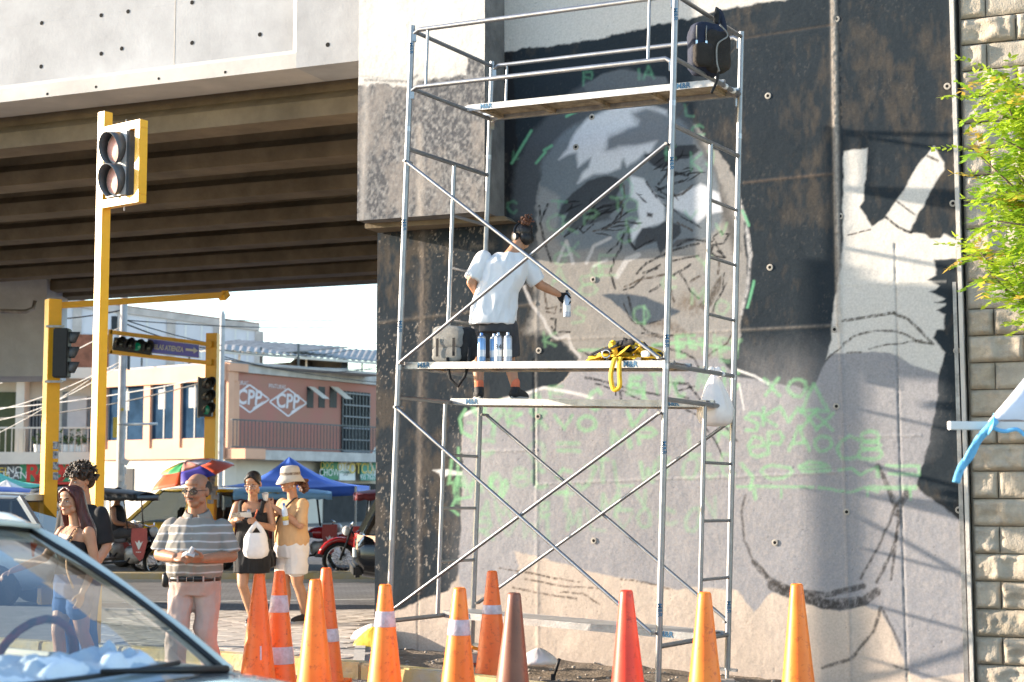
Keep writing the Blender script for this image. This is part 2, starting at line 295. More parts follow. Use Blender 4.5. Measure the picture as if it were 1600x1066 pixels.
# ================================================================== ABUTMENT with mural
UL,UR=-1.44,4.125
class Paint:
    def __init__(s,u0,u1,z0,z1,v,step,base):
        s.nu=int((u1-u0)/step); s.nz=int((z1-z0)/step)
        U,Z=np.meshgrid(np.linspace(u0,u1,s.nu+1),np.linspace(z0,z1,s.nz+1)); s.U=U.ravel(); s.Z=Z.ravel(); s.v0=v
        X=s.U*WC+v*WS; Y=YW0-s.U*WS+v*WC; z=s.Z-CH; d=Y*_c+z*_s
        s.px=800+FPX*X/d; s.py=533-FPX*(-Y*_s+z*_c)/d
        s.P=np.stack([s.U,s.Z],1); s.col=np.tile(np.array(base,float),(len(s.U),1)); s.dv=np.zeros(len(s.U))
        s.jx=(vnoise(s.P,14,3,3)-.5); s.jy=(vnoise(s.P,14,5,3)-.5); s.bn=vnoise(s.P*np.array([1,.7]),48,9,3)
    def sub(s,x0,x1,y0,y1): return np.nonzero((s.px>x0)&(s.px<x1)&(s.py>y0)&(s.py<y1))[0]
    def mixin(s,i,a,c):
        c=np.array(c,float); a=a[:,None]; s.col[i]=s.col[i]*(1-a)+c*a
    def fill(s,poly,c,alpha=1,rough=3,soft=0,streak=0):
        P=np.array(poly,float); x0,y0=P.min(0)-rough-soft-2; x1,y1=P.max(0)+rough+soft+2; i=s.sub(x0,x1,y0,y1)
        if not len(i): return
        soft=max(soft,1.6); x=s.px[i]+s.jx[i]*2*rough; y=s.py[i]+s.jy[i]*2*rough; ins=np.zeros(len(i),bool); dm=np.full(len(i),1e9); n=len(P); j=n-1
        for k in range(n):
            ax,ay=P[k]; bx,by=P[j]
            if ay!=by:
                cnd=((ay>y)!=(by>y))&(x<(bx-ax)*(y-ay)/(by-ay)+ax); ins^=cnd
            if soft:
                dx,dy=bx-ax,by-ay; t=np.clip(((x-ax)*dx+(y-ay)*dy)/(dx*dx+dy*dy+1e-9),0,1); dm=np.minimum(dm,np.hypot(x-ax-t*dx,y-ay-t*dy))
            j=k
        if soft: sd=np.where(ins,dm,-dm); a=np.clip(sd/soft*.5+.5,0,1)
        else: a=ins.astype(float)
        if streak: a=a*np.clip(1-streak*(s.bn[i]-.35)*3,0,1)
        s.mixin(i,a*alpha,c)
    def stroke(s,pts,w,c,alpha=1,soft=1.0,rough=.8,dry=0,taper=False):
        P=np.array(pts,float); r=w/2+soft+rough+1; x0,y0=P.min(0)-r; x1,y1=P.max(0)+r; i=s.sub(x0,x1,y0,y1)
        if not len(i): return
        x=s.px[i]+s.jx[i]*2*rough; y=s.py[i]+s.jy[i]*2*rough; best=np.full(len(i),1e9); n=len(P)
        for k in range(n-1):
            ax,ay=P[k]; dx,dy=P[k+1]-P[k]; t=np.clip(((x-ax)*dx+(y-ay)*dy)/(dx*dx+dy*dy+1e-9),0,1); d=np.hypot(x-ax-t*dx,y-ay-t*dy)
            if taper: g=(k+t)/(n-1); d=d+w/2*np.abs(2*g-1)**2*.8
            best=np.minimum(best,d)
        a=np.clip((w/2+soft-best)/(2*soft),0,1)
        if dry: a=a*np.clip(1-dry*(s.bn[i]-.4)*4,0,1)
        s.mixin(i,a*alpha,c)
    def build(s,name,mat,parent):
        W_=s.nu+1; a=np.arange((s.nz+1)*W_).reshape(s.nz+1,W_); q=np.stack([a[:-1,:-1],a[:-1,1:],a[1:,1:],a[1:,:-1]],-1).reshape(-1,4)
        v=s.v0-s.dv; X=s.U*WC+v*WS; Y=YW0-s.U*WS+v*WC; co=np.stack([X,Y,s.Z],1).astype(np.float32)
        me=bpy.data.meshes.new(name); me.vertices.add(len(co)); me.vertices.foreach_set('co',co.ravel()); me.loops.add(q.size); me.loops.foreach_set('vertex_index',q.ravel().astype(np.int32))
        me.polygons.add(len(q)); me.polygons.foreach_set('loop_start',np.arange(0,q.size,4,dtype=np.int32)); me.update(calc_edges=True); me.validate()
        at=me.color_attributes.new('col','FLOAT_COLOR','POINT'); c4=np.ones((len(co),4),np.float32); c4[:,:3]=np.clip(s.col,0.004,.9); at.data.foreach_set('color',c4.ravel())
        me.polygons.foreach_set('use_smooth',np.ones(len(q),bool)); me.materials.append(mat); return mkobj(name,me,parent)
DARK=(.024,.031,.038); BROWN=(.070,.060,.051); BEIGE=(.50,.415,.345); GREY=(.27,.265,.28); FACE=(.145,.165,.185); HI=(.52,.53,.56); GREEN=(.24,.48,.25); INK=(.018,.018,.02); PALE=(.56,.53,.49)
abut=thing('bridge_abutment','concrete bridge abutment carrying a half-finished grey portrait mural with green guide scribbles','wall',wl(UL,0,0))
concm=vcmat('painted_concrete',rough=.85,fine=.10,bump=.09,bscale=150,spec=.06)
def z2(pts,x0,y0,k): return [(x0+a/k,y0+b/k) for a,b in pts]
W_=Paint(UL,UR,-.28,6.5,0,.0095,BEIGE)
# weathered raw concrete
n1=vnoise(W_.P,1.1,21,5); n2=vnoise(W_.P*np.array([1,.22]),5,22,4); W_.col*= (1+(n1-.5)*.35+(n2-.5)*.28)[:,None]
# pale upper concrete, then the black ground coat
W_.fill([(740,-60),(1520,-60),(1520,90),(740,130)],PALE,alpha=.85,rough=2)
top=[(757,98),(785,82),(825,76),(862,73),(900,66),(935,60),(985,50),(1030,38),(1085,26),(1140,12),(1200,4),(1260,-8),(1330,-20),(1485,-50)]
W_.fill(top+[(1487,40),(1490,200),(1494,330),(1500,470),(1506,640),(1514,830),(1440,770),(1300,620),(1160,600),(905,562),(886,588),(870,606),(790,622),(724,650),(722,780),(717,895),(702,922),(666,936),(622,952),(580,975),(560,960),(560,330),(757,330)],DARK,rough=4)
W_.fill([(757,300),(757,90),(800,80),(815,330)],(.02,.021,.024),rough=3)
dk=(W_.col.mean(1)<.05)
# worn patches of the black coat (brown scuffing), stronger low left and right
wear=vnoise(W_.P*np.array([1,.8]),2.2,31,6)+.55*(vnoise(W_.P*np.array([1.,.45]),16,33,4)-.5)
reg=np.zeros(len(wear)); reg+=.015*((W_.px<760)&(W_.py>345)); reg+=.07*((W_.px>1150)&(W_.py<300)); reg+=.085*((W_.px>1160)&(W_.px<1310)&(W_.py>300)); reg-=.12*((W_.px>790)&(W_.px<1130)&(W_.py<340)); reg-=.08*((W_.px>1310)&(W_.py>110)&(W_.py<260))
hf=vnoise(W_.P*np.array([1.,.3]),30,36,4); a=np.clip((wear+reg-.54)*np.where(W_.px<760,5.5,3.2)+(hf-.5)*1.3*(wear+reg>.45),0,1)*dk*np.where(W_.px<760,.85,.75); W_.col=W_.col*(1-a[:,None])+np.array(BROWN)*a[:,None]
# light flecks showing through the coat
fl=vnoise(W_.P*np.array([1,.6]),55,41,3); a=(np.clip((fl-.66)*8,0,1)*dk*np.clip((vnoise(W_.P,3,44,3)-.42)*5,0,1))*np.where(W_.px<760,.75,.08); W_.col=W_.col*(1-a[:,None])+np.array((.3,.26,.22))*a[:,None]
W_.stroke([(668,350),(664,480),(660,620),(657,760)],11,(.17,.14,.11),alpha=.5,soft=5,dry=.8); W_.stroke([(664,352),(662,390)],9,DARK,alpha=.9,soft=3)
W_.stroke([(660,392),(700,384),(770,384)],10,(.17,.14,.11),alpha=.5,soft=5,dry=.9)
# body: left half, right half
W_.fill([(724,650),(790,622),(870,606),(886,590),(905,562),(1010,548),(1110,545),(1152,589),(1192,595),(1245,604),(1269,612),(1286,575),(1297,553),(1325,551),(1365,549),(1392,552),(1430,571),(1468,585),(1460,650),(1452,690),(1440,730),(1431,761),(1470,790),(1495,810),(1508,819),(1516,1050),(1440,1062),(1418,1047),(1397,994),(1376,956),(1349,946),(1312,956),(1260,945),(1206,925),(1178,957),(1152,922),(1088,918),(1056,922),(1032,916),(992,906),(940,898),(892,884),(840,870),(804,862),(812,885),(800,905),(760,925),(722,940),(716,898),(722,780)],GREY,rough=2.5,streak=.12)
W_.fill([(722,940),(716,898),(722,780),(726,690),(800,690),(830,800),(806,900),(760,925)],(.33,.315,.31),alpha=.35,rough=8,soft=30)
W_.fill([(1165,560),(1300,553),(1440,580),(1440,690),(1330,720),(1180,700)],(.31,.30,.30),alpha=.4,rough=8,soft=40)
# face ground
W_.fill([(838,300),(850,262),(880,215),(930,180),(985,160),(1040,160),(1090,200),(1140,262),(1162,330),(1168,430),(1158,500),(1150,560),(1000,566),(905,562),(870,520),(852,470),(840,400)],(.255,.24,.225),rough=5)
W_.fill([(905,562),(872,520),(820,520),(836,480),(842,410),(1000,400),(1000,560)],(.255,.238,.22),rough=6,soft=6)
# hood and hair masses
W_.fill(z2([(70,1000),(90,700),(170,520),(330,330),(500,190),(620,150),(760,110),(900,150),(1010,200),(1110,330),(1200,520),(1310,800),(1200,700),(1100,470),(1000,390),(880,318),(700,328),(600,370),(430,470),(310,600),(240,760),(220,1000)],780,80,3.81),(.075,.082,.092),rough=3,soft=5)
W_.fill(z2([(500,210),(620,130),(740,110),(800,120),(900,150),(990,150),(1000,190),(890,240),(520,250)],780,80,3.81),(.11,.12,.13),rough=2)
# grey face paint (upper half)
W_.fill(z2([(230,860),(260,640),(350,520),(440,440),(600,350),(760,320),(1000,360),(1120,440),(1200,560),(1290,720),(1320,900),(1340,1000),(1250,1120),(1040,1180),(900,1180),(760,1220),(560,1180),(400,1200),(260,1060)],780,80,3.81),FACE,rough=3,soft=4)
W_.fill(z2([(215,1000),(240,800),(360,860),(350,1000),(300,1120)],780,80,3.81),(.26,.26,.26),alpha=.8,rough=4,soft=4)
W_.fill(z2([(190,1180),(280,1000),(420,1200),(700,1150),(900,1200),(820,1260),(500,1240),(240,1250)],780,80,3.81),(.22,.215,.21),alpha=.7,rough=6,soft=10)
W_.fill(z2([(1100,430),(1200,520),(1310,780),(1400,1000),(1440,1180),(1390,1200),(1330,1000),(1290,740),(1200,570)],780,80,3.81),(.085,.082,.08),alpha=.85,rough=4,soft=5)
# highlights
W_.fill(z2([(600,370),(520,402),(440,500),(410,580),(358,645),(420,612),(462,606),(470,690),(545,635),(530,690),(500,722),(465,785),(560,735),(640,728),(720,700),(740,640),(760,690),(830,640),(870,600),(890,620),(940,530),(830,555),(720,560),(640,590),(650,520),(760,470),(830,440),(845,405),(800,372),(880,345),(1000,385),(1000,352),(880,318),(700,328)],780,80,3.81),HI,rough=1.5,soft=3)
W_.fill(z2([(640,585),(660,510),(830,445),(800,370),(900,340),(1000,390),(1000,470),(940,525),(820,552),(720,560)],780,80,3.81),(.16,.17,.185),rough=2,soft=9)
W_.fill(z2([(780,-20),(860,0),(905,60),(985,150),(985,250),(940,272),(850,300),(790,372),(780,300),(835,235),(820,130),(776,110)],780,280,3.81),HI,rough=1.5,soft=2.5)
W_.fill(z2([(1030,108),(1130,60),(1200,28),(1260,60),(1310,85),(1330,190),(1240,212),(1180,262),(1100,200),(1030,172)],780,280,3.81),HI,rough=1.5,soft=2.5)
W_.fill(z2([(880,200),(915,205),(912,228),(880,222)],780,280,3.81),(.06,.06,.065),rough=.5)
# darks: brow, eyes, nostril
W_.fill(z2([(350,220),(372,160),(400,120),(460,60),(540,5),(640,-20),(700,-10),(745,25),(700,95),(742,150),(660,210),(560,262),(480,280),(392,340),(440,258),(380,262),(410,200)],780,280,3.81),(.05,.056,.064),rough=2)
W_.fill(z2([(660,240),(640,160),(700,120),(600,150),(500,200),(430,300),(560,250)],780,280,3.81),(.07,.078,.088),rough=2,soft=3)
W_.fill(z2([(862,622),(930,590),(1000,565),(1170,556),(1200,590),(1120,640),(1060,650),(960,700),(900,668)],780,80,3.81),(.045,.05,.058),rough=2)
W_.fill(z2([(800,425),(812,360),(850,292),(930,290),(985,250),(1080,275),(1085,320),(1050,350),(960,445),(935,372),(870,392)],780,280,3.81),(.055,.06,.068),rough=1.5)
W_.fill(z2([(1180,760),(1240,700),(1300,590),(1325,570),(1320,650),(1260,760),(1225,790)],780,280,3.81),(.09,.075,.062),alpha=.9,rough=2,streak=.4)
W_.fill(z2([(1040,760),(1100,690),(1200,700),(1190,800),(1080,790)],780,280,3.81),(.13,.10,.075),alpha=.7,rough=6,soft=8,streak=.6)
W_.fill(z2([(850,850),(1000,840),(1150,930),(1080,940),(950,890)],780,280,3.81),(.12,.095,.075),alpha=.8,rough=5,soft=5,streak=.5)
W_.fill(z2([(1190,350),(1080,395),(1000,420),(1060,360),(1130,352)],780,280,3.81),(.09,.09,.095),rough=2)
W_.fill(z2([(610,690),(690,678),(780,683),(870,698),(960,740),(1080,790),(1000,822),(930,850),(860,866),(800,842),(740,790),(680,735)],780,280,3.81),(.07,.085,.105),rough=2.5)
# white guide marks
for p,w in (([(350,490),(400,370),(440,500)],5),([(370,455),(430,450)],4),([(520,500),(560,400),(660,350)],5),([(700,580),(760,480),(830,450)],8),([(560,520),(640,480)],4),([(150,640),(190,740),(260,830),(310,930),(350,950),(410,930),(430,1000),(480,1060)],5)): W_.stroke(z2(p,780,280,3.81),w,(.46,.44,.43),alpha=.75,soft=1.5)
W_.stroke([(726,648),(760,632),(800,622),(850,606),(905,616),(925,622)],5,(.62,.6,.58),alpha=.9,soft=1.5)
W_.stroke([(1152,578),(1180,588),(1200,600)],4,(.6,.58,.56),alpha=.9); W_.stroke([(1155,600),(1162,640)],3,(.6,.58,.56),alpha=.8)
for p in ([(1168,360),(1172,400),(1168,450),(1158,490)],[(1152,300),(1166,350),(1173,400)]): W_.stroke(p,5,(.5,.48,.47),alpha=.7,soft=2,dry=.5)
# black ink sketch lines (coordinates read per area)
for pts in ([(240,160),(245,260),(265,360),(300,460),(310,495)],[(290,150),(250,240)],[(700,50),(745,40),(745,120),(715,150)],[(740,150),(715,250),(640,290),(560,310)],[(390,345),(470,290),(500,320),(560,270)],[(560,200),(620,160),(690,150),(735,170)],[(480,300),(540,220),(600,170)],[(600,300),(680,260),(720,200)],[(760,310),(700,390),(640,440)],[(770,290),(775,370),(810,420)],[(810,420),(870,380),(920,360)],[(740,660),(800,640),(900,540),(960,510)],[(750,640),(830,600),(930,580),(980,570)],[(820,560),(880,500),(960,455),(1080,410),(1190,385)],[(860,560),(940,530)],[(680,490),(660,560),(690,650)],[(745,320),(720,420),(680,480)],[(900,670),(960,630)],[(760,680),(800,820),(880,910),(960,930)],[(1010,580),(1040,570),(1090,540),(1140,510)],[(1010,620),(1040,730)],[(1080,560),(1140,670),(1190,710)],[(1140,610),(1195,575)],[(1030,490),(1110,470),(1190,455)],[(1060,400),(1120,360),(1190,365),(1250,375),(1270,370)],[(1240,400),(1290,390),(1310,420),(1340,470),(1290,460),(1260,440),(1270,400)],[(1280,340),(1320,310),(1330,330),(1370,330),(1340,380),(1300,385),(1275,350)],[(1300,430),(1330,450),(1345,470)],[(1310,490),(1305,560)],[(1350,620),(1290,740),(1270,800)],[(1340,560),(1330,640)],[(1040,180),(1090,230),(1150,260),(1200,290)],[(880,20),(920,90),(990,160)],[(930,70),(1010,40),(1090,10)],[(1030,100),(1090,90),(1150,40)],[(950,30),(1000,-30),(1050,-40),(1120,-20),(1150,-60)],[(1060,260),(1120,290),(1150,310)],[(740,740),(770,820),(810,860),(890,860),(960,840)],[(160,650),(200,680)],[(270,640),(280,760)],[(280,770),(340,760),(330,800),(285,790)],[(310,830),(340,830),(330,910),(310,880)],[(370,700),(368,790)],[(360,910),(420,910)],[(1390,910),(1355,980),(1270,1030),(1230,1065)],[(850,920),(960,940),(1030,930)]): W_.stroke(z2(pts,780,280,3.81),random.uniform(2.4,4.2),INK if random.random()<.75 else (.07,.055,.045),alpha=.9,soft=.8,rough=1.4,dry=.5)
for i in range(46):   # lash and brow hatching
    cx,cy,ang=random.choice(((900,325,-.6),(930,340,-.5),(955,350,-.3),(1045,265,-.5),(1060,275,-.35),(1015,300,.6)))
    cx+=random.gauss(0,14); cy+=random.gauss(0,8); L_=random.uniform(12,34); an=ang+random.gauss(0,.25); q=[(cx,cy),(cx+L_*.5*math.cos(an)+random.gauss(0,2),cy+L_*.5*math.sin(an)),(cx+L_*math.cos(an),cy+L_*math.sin(an)+random.gauss(0,3))]; W_.stroke(q,random.uniform(1.8,3.6),INK,alpha=.85,soft=.8,rough=1,taper=True)
for pts,w in (([(900,545),(930,560),(960,572),(1010,578)],3),([(1022,540),(1060,548),(1085,560),(1094,580)],4),([(915,590),(960,600),(985,610),(1030,617)],4),([(930,600),(975,612),(1030,640)],3),([(1045,598),(1075,600),(1090,620),(1105,640)],4),([(1055,602),(1060,618),(1075,622)],4),([(1060,610),(1085,604)],3),([(1100,665),(1118,690),(1130,716)],3),([(1120,640),(1135,668),(1152,690)],3),([(968,610),(970,625)],4),([(1072,640),(1100,655)],3)): W_.stroke(pts,w,INK,alpha=.85,soft=.8,rough=1.2,dry=.5)
for pts,w in (([(1164,775),(1158,800),(1163,845),(1178,878),(1200,900)],3.5),([(1178,878),(1205,908),(1240,924),(1290,930),(1350,916)],9),([(1205,915),(1250,936),(1310,948),(1350,940),(1370,925)],14),([(1225,922),(1290,944),(1340,940)],16),([(1371,728),(1385,755),(1398,790)],8),([(1418,768),(1400,800)],12),([(1400,792),(1375,850),(1345,905)],4),([(1408,800),(1395,860),(1370,910)],5),([(1404,800),(1400,850),(1392,905)],4),([(1376,950),(1366,985),(1330,1030),(1285,1043)],5),([(1380,955),(1395,985),(1410,1015)],4),([(1396,1040),(1418,1047)],3)): W_.stroke(pts,w,(.05,.045,.042),alpha=.8,soft=1.5,rough=2,dry=.4)
for pts,w in (([(780,888),(830,895),(870,905)],2.5),([(808,893),(850,900),(905,910)],2.5),([(820,905),(880,916),(940,920)],3),([(800,918),(850,928),(900,936)],3.5),([(876,925),(910,928),(937,944)],3),([(970,905),(1010,910),(1050,922)],3)): W_.stroke(pts,w,(.09,.07,.055),alpha=.8,soft=.8,rough=1.2,dry=.6)
# pale collar with ragged brush edges
W_.fill(z2([(465,505),(505,498),(545,495),(542,560),(540,590),(530,640),(533,668),(520,690),(545,730),(560,752),(605,724),(640,668),(680,610),(715,545),(765,487),(800,540),(798,570),(775,600),(735,680),(708,722),(684,775),(735,778),(770,812),(800,780),(842,800),(842,862),(772,866),(790,905),(752,935),(790,945),(770,970),(802,1000),(800,1066),(800,1100),(440,1100),(440,990),(455,900),(462,780)],1100,0,2.132),PALE,rough=2.2)
W_.fill(z2([(680,-10),(685,120),(640,280),(620,350),(612,480),(600,600),(575,690),(600,660),(700,655),(850,645),(960,655),(1100,730),(1250,780),(1285,655),(1210,562),(1290,420),(1282,330),(1190,225),(1215,160),(1222,95),(1340,90),(1340,-30)],1140,380,3.81),PALE,rough=2)
W_.fill(z2([(1215,100),(1340,95),(1345,420),(1290,420),(1230,400),(1300,360),(1215,355),(1290,330),(1190,285),(1270,260),(1180,222),(1230,190)],1140,380,3.81),DARK,rough=2.5)
for pts,w in (([(675,460),(740,455),(830,435),(930,425),(980,415)],5),([(980,420),(1060,450),(1110,500),(1210,600)],5),([(680,600),(740,555),(800,535),(900,520),(1000,525),(1060,550),(1110,585),(1200,600)],4),([(830,628),(930,605),(1060,590),(1140,580)],3),([(580,690),(640,640),(680,610)],3),([(700,652),(780,648)],3)): W_.stroke(z2(pts,1140,380,3.81),w,(.07,.06,.05),alpha=.85,soft=.9,rough=1.4,dry=.5)
W_.stroke(z2([(605,724),(650,760),(690,775)],1100,0,2.132),4,INK,dry=.3); W_.stroke(z2([(638,668),(700,715)],1100,0,2.132),3,(.06,.06,.06),dry=.4); W_.stroke(z2([(480,784),(555,765)],1100,0,2.132),2.5,(.1,.08,.07),dry=.5); W_.stroke(z2([(745,520),(778,535)],1100,0,2.132),4,(.08,.07,.06),dry=.5)
W_.fill([(676,735),(700,733),(722,738),(722,743),(700,742),(690,748),(686,740)],(.6,.58,.55),rough=1)
# green spray guide letters
G={'X':[[(0,0),(1,1)],[(1,0),(0,1)]],'O':[[(.5+.5*math.cos(t*.63),.5+.5*math.sin(t*.63)) for t in range(11)]],'A':[[(0,1),(.5,0),(1,1)],[(.2,.65),(.8,.65)]],'K':[[(0,0),(0,1)],[(.9,0),(0,.55),(.9,1)]],'V':[[(0,0),(.5,1),(1,0)]],'E':[[(1,0),(0,0),(0,1),(1,1)],[(0,.5),(.8,.5)]],'T':[[(0,0),(1,0)],[(.5,0),(.5,1)]],'M':[[(0,1),(.1,0),(.5,.7),(.9,0),(1,1)]],'W':[[(0,0),(.25,1),(.5,.35),(.75,1),(1,0)]],'P':[[(0,1),(0,0),(.7,0),(.9,.25),(.7,.5),(0,.5)]],'R':[[(0,1),(0,0),(.7,0),(.9,.25),(.7,.5),(0,.5)],[(.4,.5),(1,1)]],'L':[[(0,0),(0,1),(1,1)]],'J':[[(.2,0),(1,0),(.8,.8),(.4,1),(0,.8)]],'=':[[(0,.3),(1,.3)],[(0,.75),(1,.75)]],'8':[[(.5+.4*math.cos(t*.63),.25+.25*math.sin(t*.63)) for t in range(11)],[(.5+.5*math.cos(t*.63),.75+.27*math.sin(t*.63)) for t in range(11)]],'Y':[[(0,0),(.5,.5),(1,0)],[(.5,.5),(.5,1)]],'D':[[(0,1),(.5,0),(1,1),(0,1)]],'C':[[(1,.15),(.6,0),(.15,.2),(0,.55),(.2,.9),(.6,1),(1,.85)]],'e':[[(.05,.5),(.9,.45),(.75,.1),(.35,.03),(.05,.4),(.15,.85),(.5,1),(.95,.85)]],'S':[[(1,.1),(.4,0),(.05,.3),(.9,.6),(.8,.95),(0,1)]],'I':[[(.5,0),(.5,1)]],'+':[[(0,.5),(1,.5)],[(.5,0),(.5,1)]]}
def gl(ch,x,y,w,h,lw=5.5,a=.68,sl=0,c=GREEN):
    for st in G[ch]: W_.stroke([(x+p*w+sl*(1-q)*h+random.gauss(0,.8),y+q*h+random.gauss(0,.8)) for p,q in st],lw,c,alpha=a,soft=2.2,rough=1.6,dry=.25)
for a_ in (('X',1196,592,22,26),('O',1232,592,28,28),('D',1252,600,42,42),('S',1165,645,22,28),('K',1192,640,24,24),('V',1218,636,30,24),('X',1252,640,24,30),('X',1275,646,26,26),('e',1168,682,30,32),('P',1202,676,22,32),('A',1232,668,32,36),('O',1272,682,28,24),('C',1308,682,34,36),('O',1346,673,26,18),('8',1342,688,36,30),('O',1190,726,48,22),('e',1246,722,52,16)): gl(*a_)
for p,w in (([(1310,735),(1330,732),(1345,742),(1370,730),(1372,745)],6),([(1385,728),(1435,728),(1436,742),(1390,740)],6),([(1152,760),(1270,761)],5),([(1280,762),(1328,769),(1350,762),(1372,768)],5),([(1358,762),(1430,762)],8),([(1178,765),(1180,780)],7),([(1222,766),(1221,778)],4),([(1355,765),(1356,775)],4),([(1422,764),(1423,780)],4),([(1158,725),(1176,745),(1172,765)],7)): W_.stroke(p,w*.85,GREEN,alpha=.68,soft=2,rough=1.6,dry=.25)
def gs(s,x0,y0,x1,y1,h,lw=6.5,a=.62):
    n=len(s)
    for i,ch in enumerate(s):
        if ch==' ': continue
        w=(x1-x0)/n; gl(ch,x0+i*w+random.uniform(0,w*.1),y0+(y1-y0)*i/n+random.uniform(-8,8),w*random.uniform(.5,.8),h*random.uniform(.65,1.25),lw*random.uniform(.75,1.25),a*random.uniform(.6,1.15),sl=random.uniform(-.25,.3))
gs('OAEOE C E',738,625,1010,588,30,7,.6); gs('EXTOC M IC',985,592,1160,578,26,6,.6); gs('TYKXVO V',722,655,1010,648,26,6,.6); gs('C O= MP LR',745,690,1160,662,30,6,.5); gs('AO8CSJTLWVOCe',735,735,1160,712,32,6,.45); gs('AM eT NLV'.replace('N','M'),745,785,1030,768,28,5.5,.35); gs('RVWIMLVOCOV',740,820,1140,780,34,5.5,.33)
gs('DA  KO',715,745,790,740,24,5,.6); gs('LCR',700,716,722,800,30,5,.7)
W_.stroke([(727,640),(718,655),(722,675),(735,682)],5,GREEN,alpha=.75,soft=2); W_.stroke([(716,700),(714,760)],4,GREEN,alpha=.7,soft=2); W_.stroke([(735,777),(712,780),(705,795),(716,804)],4,GREEN,alpha=.75,soft=2)
W_.stroke([(905,548),(960,545),(1010,548)],4,GREEN,alpha=.6,soft=2); W_.stroke([(1020,540),(1060,535),(1150,545)],5,GREEN,alpha=.6,soft=2); gs('EETIET',1060,520,1160,540,28,6,.65)
GD=(.16,.42,.24)
for ch,x,y,w,h in (('C',855,335,26,26),('K',880,340,24,24),('P',912,330,24,20),('O',975,312,22,18),('O',978,340,22,20),('C',965,360,20,18),('X',880,380,24,22),('E',935,400,26,30),('8',905,430,26,30),('O',925,415,16,18),('C',865,395,20,18),('A',860,420,26,30),('S',895,480,20,24),('O',990,480,24,24),('I',1000,478,12,28),('C',1035,430,20,22),('Y',1090,400,22,24),('V',1120,350,16,18),('M',1080,450,22,24),('O',1120,470,18,22),('K',850,520,20,20),('T',955,310,20,20)): gl(ch,x,y,w,h,3.6,.38,c=GREEN)
for ch,x,y,w,h in (('P',912,112,16,20),('I',992,108,14,14),('A',1005,105,16,18),('K',1080,240,18,26),('C',1080,195,20,18),('L',1070,165,14,16),('L',802,238,8,10),('C',793,315,14,18),('J',1105,235,10,24),('K',1040,230,16,18),('V',1070,330,18,14),('O',970,278,18,30),('T',862,315,22,10)): gl(ch,x,y,w,h,3,.45,c=GD)
for p in ([(800,255),(812,235),(830,205)],[(885,182),(905,172),(925,165)],[(850,235),(862,228)],[(1160,330),(1170,352)],[(1168,480),(1178,440)],[(838,255),(852,238)]): W_.stroke(p,4,GD,alpha=.8,soft=1.5)
# surface relief: form joints, ridges
def joint(pts,w,h,tint,ta):
    i0=W_.dv.copy(); P=np.array(pts); xs=np.interp(W_.py,P[:,1],P[:,0]) if abs(P[0,1]-P[-1,1])>abs(P[0,0]-P[-1,0]) else None
    if xs is not None: d=np.abs(W_.px-xs); ok=(W_.py>P[:,1].min())&(W_.py<P[:,1].max())
    else: ys=np.interp(W_.px,P[:,0],P[:,1]); d=np.abs(W_.py-ys); ok=(W_.px>P[:,0].min())&(W_.px<P[:,0].max())
    g=np.exp(-(d/w)**2)*ok*(.4+.9*W_.bn); W_.dv+=g*h; a=(g*ta)[:,None]; W_.col=W_.col*(1-a)+np.array(tint)*a
joint([(1303,-40),(1305,100),(1308,300),(1313,520)],4,.012,(.42,.37,.32),.8); joint([(1299,-40),(1301,100),(1304,300),(1309,520)],2.2,.006,(.3,.26,.22),.5)
joint([(1313,520),(1322,800),(1330,1066)],3,.006,(.2,.19,.19),.35); joint([(1398,380),(1403,600),(1412,900),(1418,1066)],1.8,-.006,(.12,.12,.12),.5)
joint([(838,400),(839,620),(839,860),(841,1010)],3,.004,(.33,.31,.29),.15); joint([(835,560),(836,760)],2,-.008,(.09,.085,.08),.7); joint([(654,860),(652,1030)],1.6,-.005,(.2,.17,.14),.5)
joint([(662,350),(658,640),(655,930)],5,.006,(.22,.18,.15),.35)
for pts,w,h,c,t in (([(1040,205),(1160,60),(1305,38)],2,-.004,(.09,.07,.055),.5),([(1160,286),(1305,271)],2.4,.005,(.12,.09,.07),.6),([(590,505),(700,492),(840,475)],3,.006,(.16,.13,.1),.4),([(860,532),(1040,523),(1160,516),(1310,508)],2.5,.005,(.3,.26,.22),.35),([(720,707),(840,703)],2.2,.005,(.36,.34,.32),.35),([(840,757),(1000,750),(1160,745),(1310,738)],2.2,.005,(.36,.34,.32),.3),([(1310,683),(1440,680)],2,.004,(.36,.34,.33),.3),([(1310,445),(1480,440)],2,.003,(.6,.57,.52),.3)): joint(pts,w,h,c,t)
W_.dv+=(vnoise(W_.P,3,61,3)-.5)*.012+(vnoise(W_.P,40,63,2)-.5)*.0022
pt=vnoise(W_.P,75,71,1); pits=(pt>.965)*(~dk); W_.dv-=pits*.002; W_.col*=(1-.3*pits)[:,None]
W_.build('wall_face',concm,abut).matrix_parent_inverse=abut.matrix_basis.inverted()
m=MB(); m.hexa([wl(UL,.02,-.4),wl(UR,.02,-.4),wl(UR,.9,-.4),wl(UL,.9,-.4)],[wl(UL,.02,7.3),wl(UR,.02,7.3),wl(UR,.9,7.3),wl(UL,.9,7.3)]); m.build('wall_core','concrete',abut,world=True)
m=MB(); m.hexa([wl(UL,.95,-.4),wl(UL+.6,.95,-.4),wl(UL+.6,13.5,-.4),wl(UL,13.5,-.4)],[wl(UL,.95,5.4),wl(UL+.6,.95,5.4),wl(UL+.6,13.5,5.4),wl(UL,13.5,5.4)]); m.build('abutment_breast','concrete_shade_brown',abut,world=True)
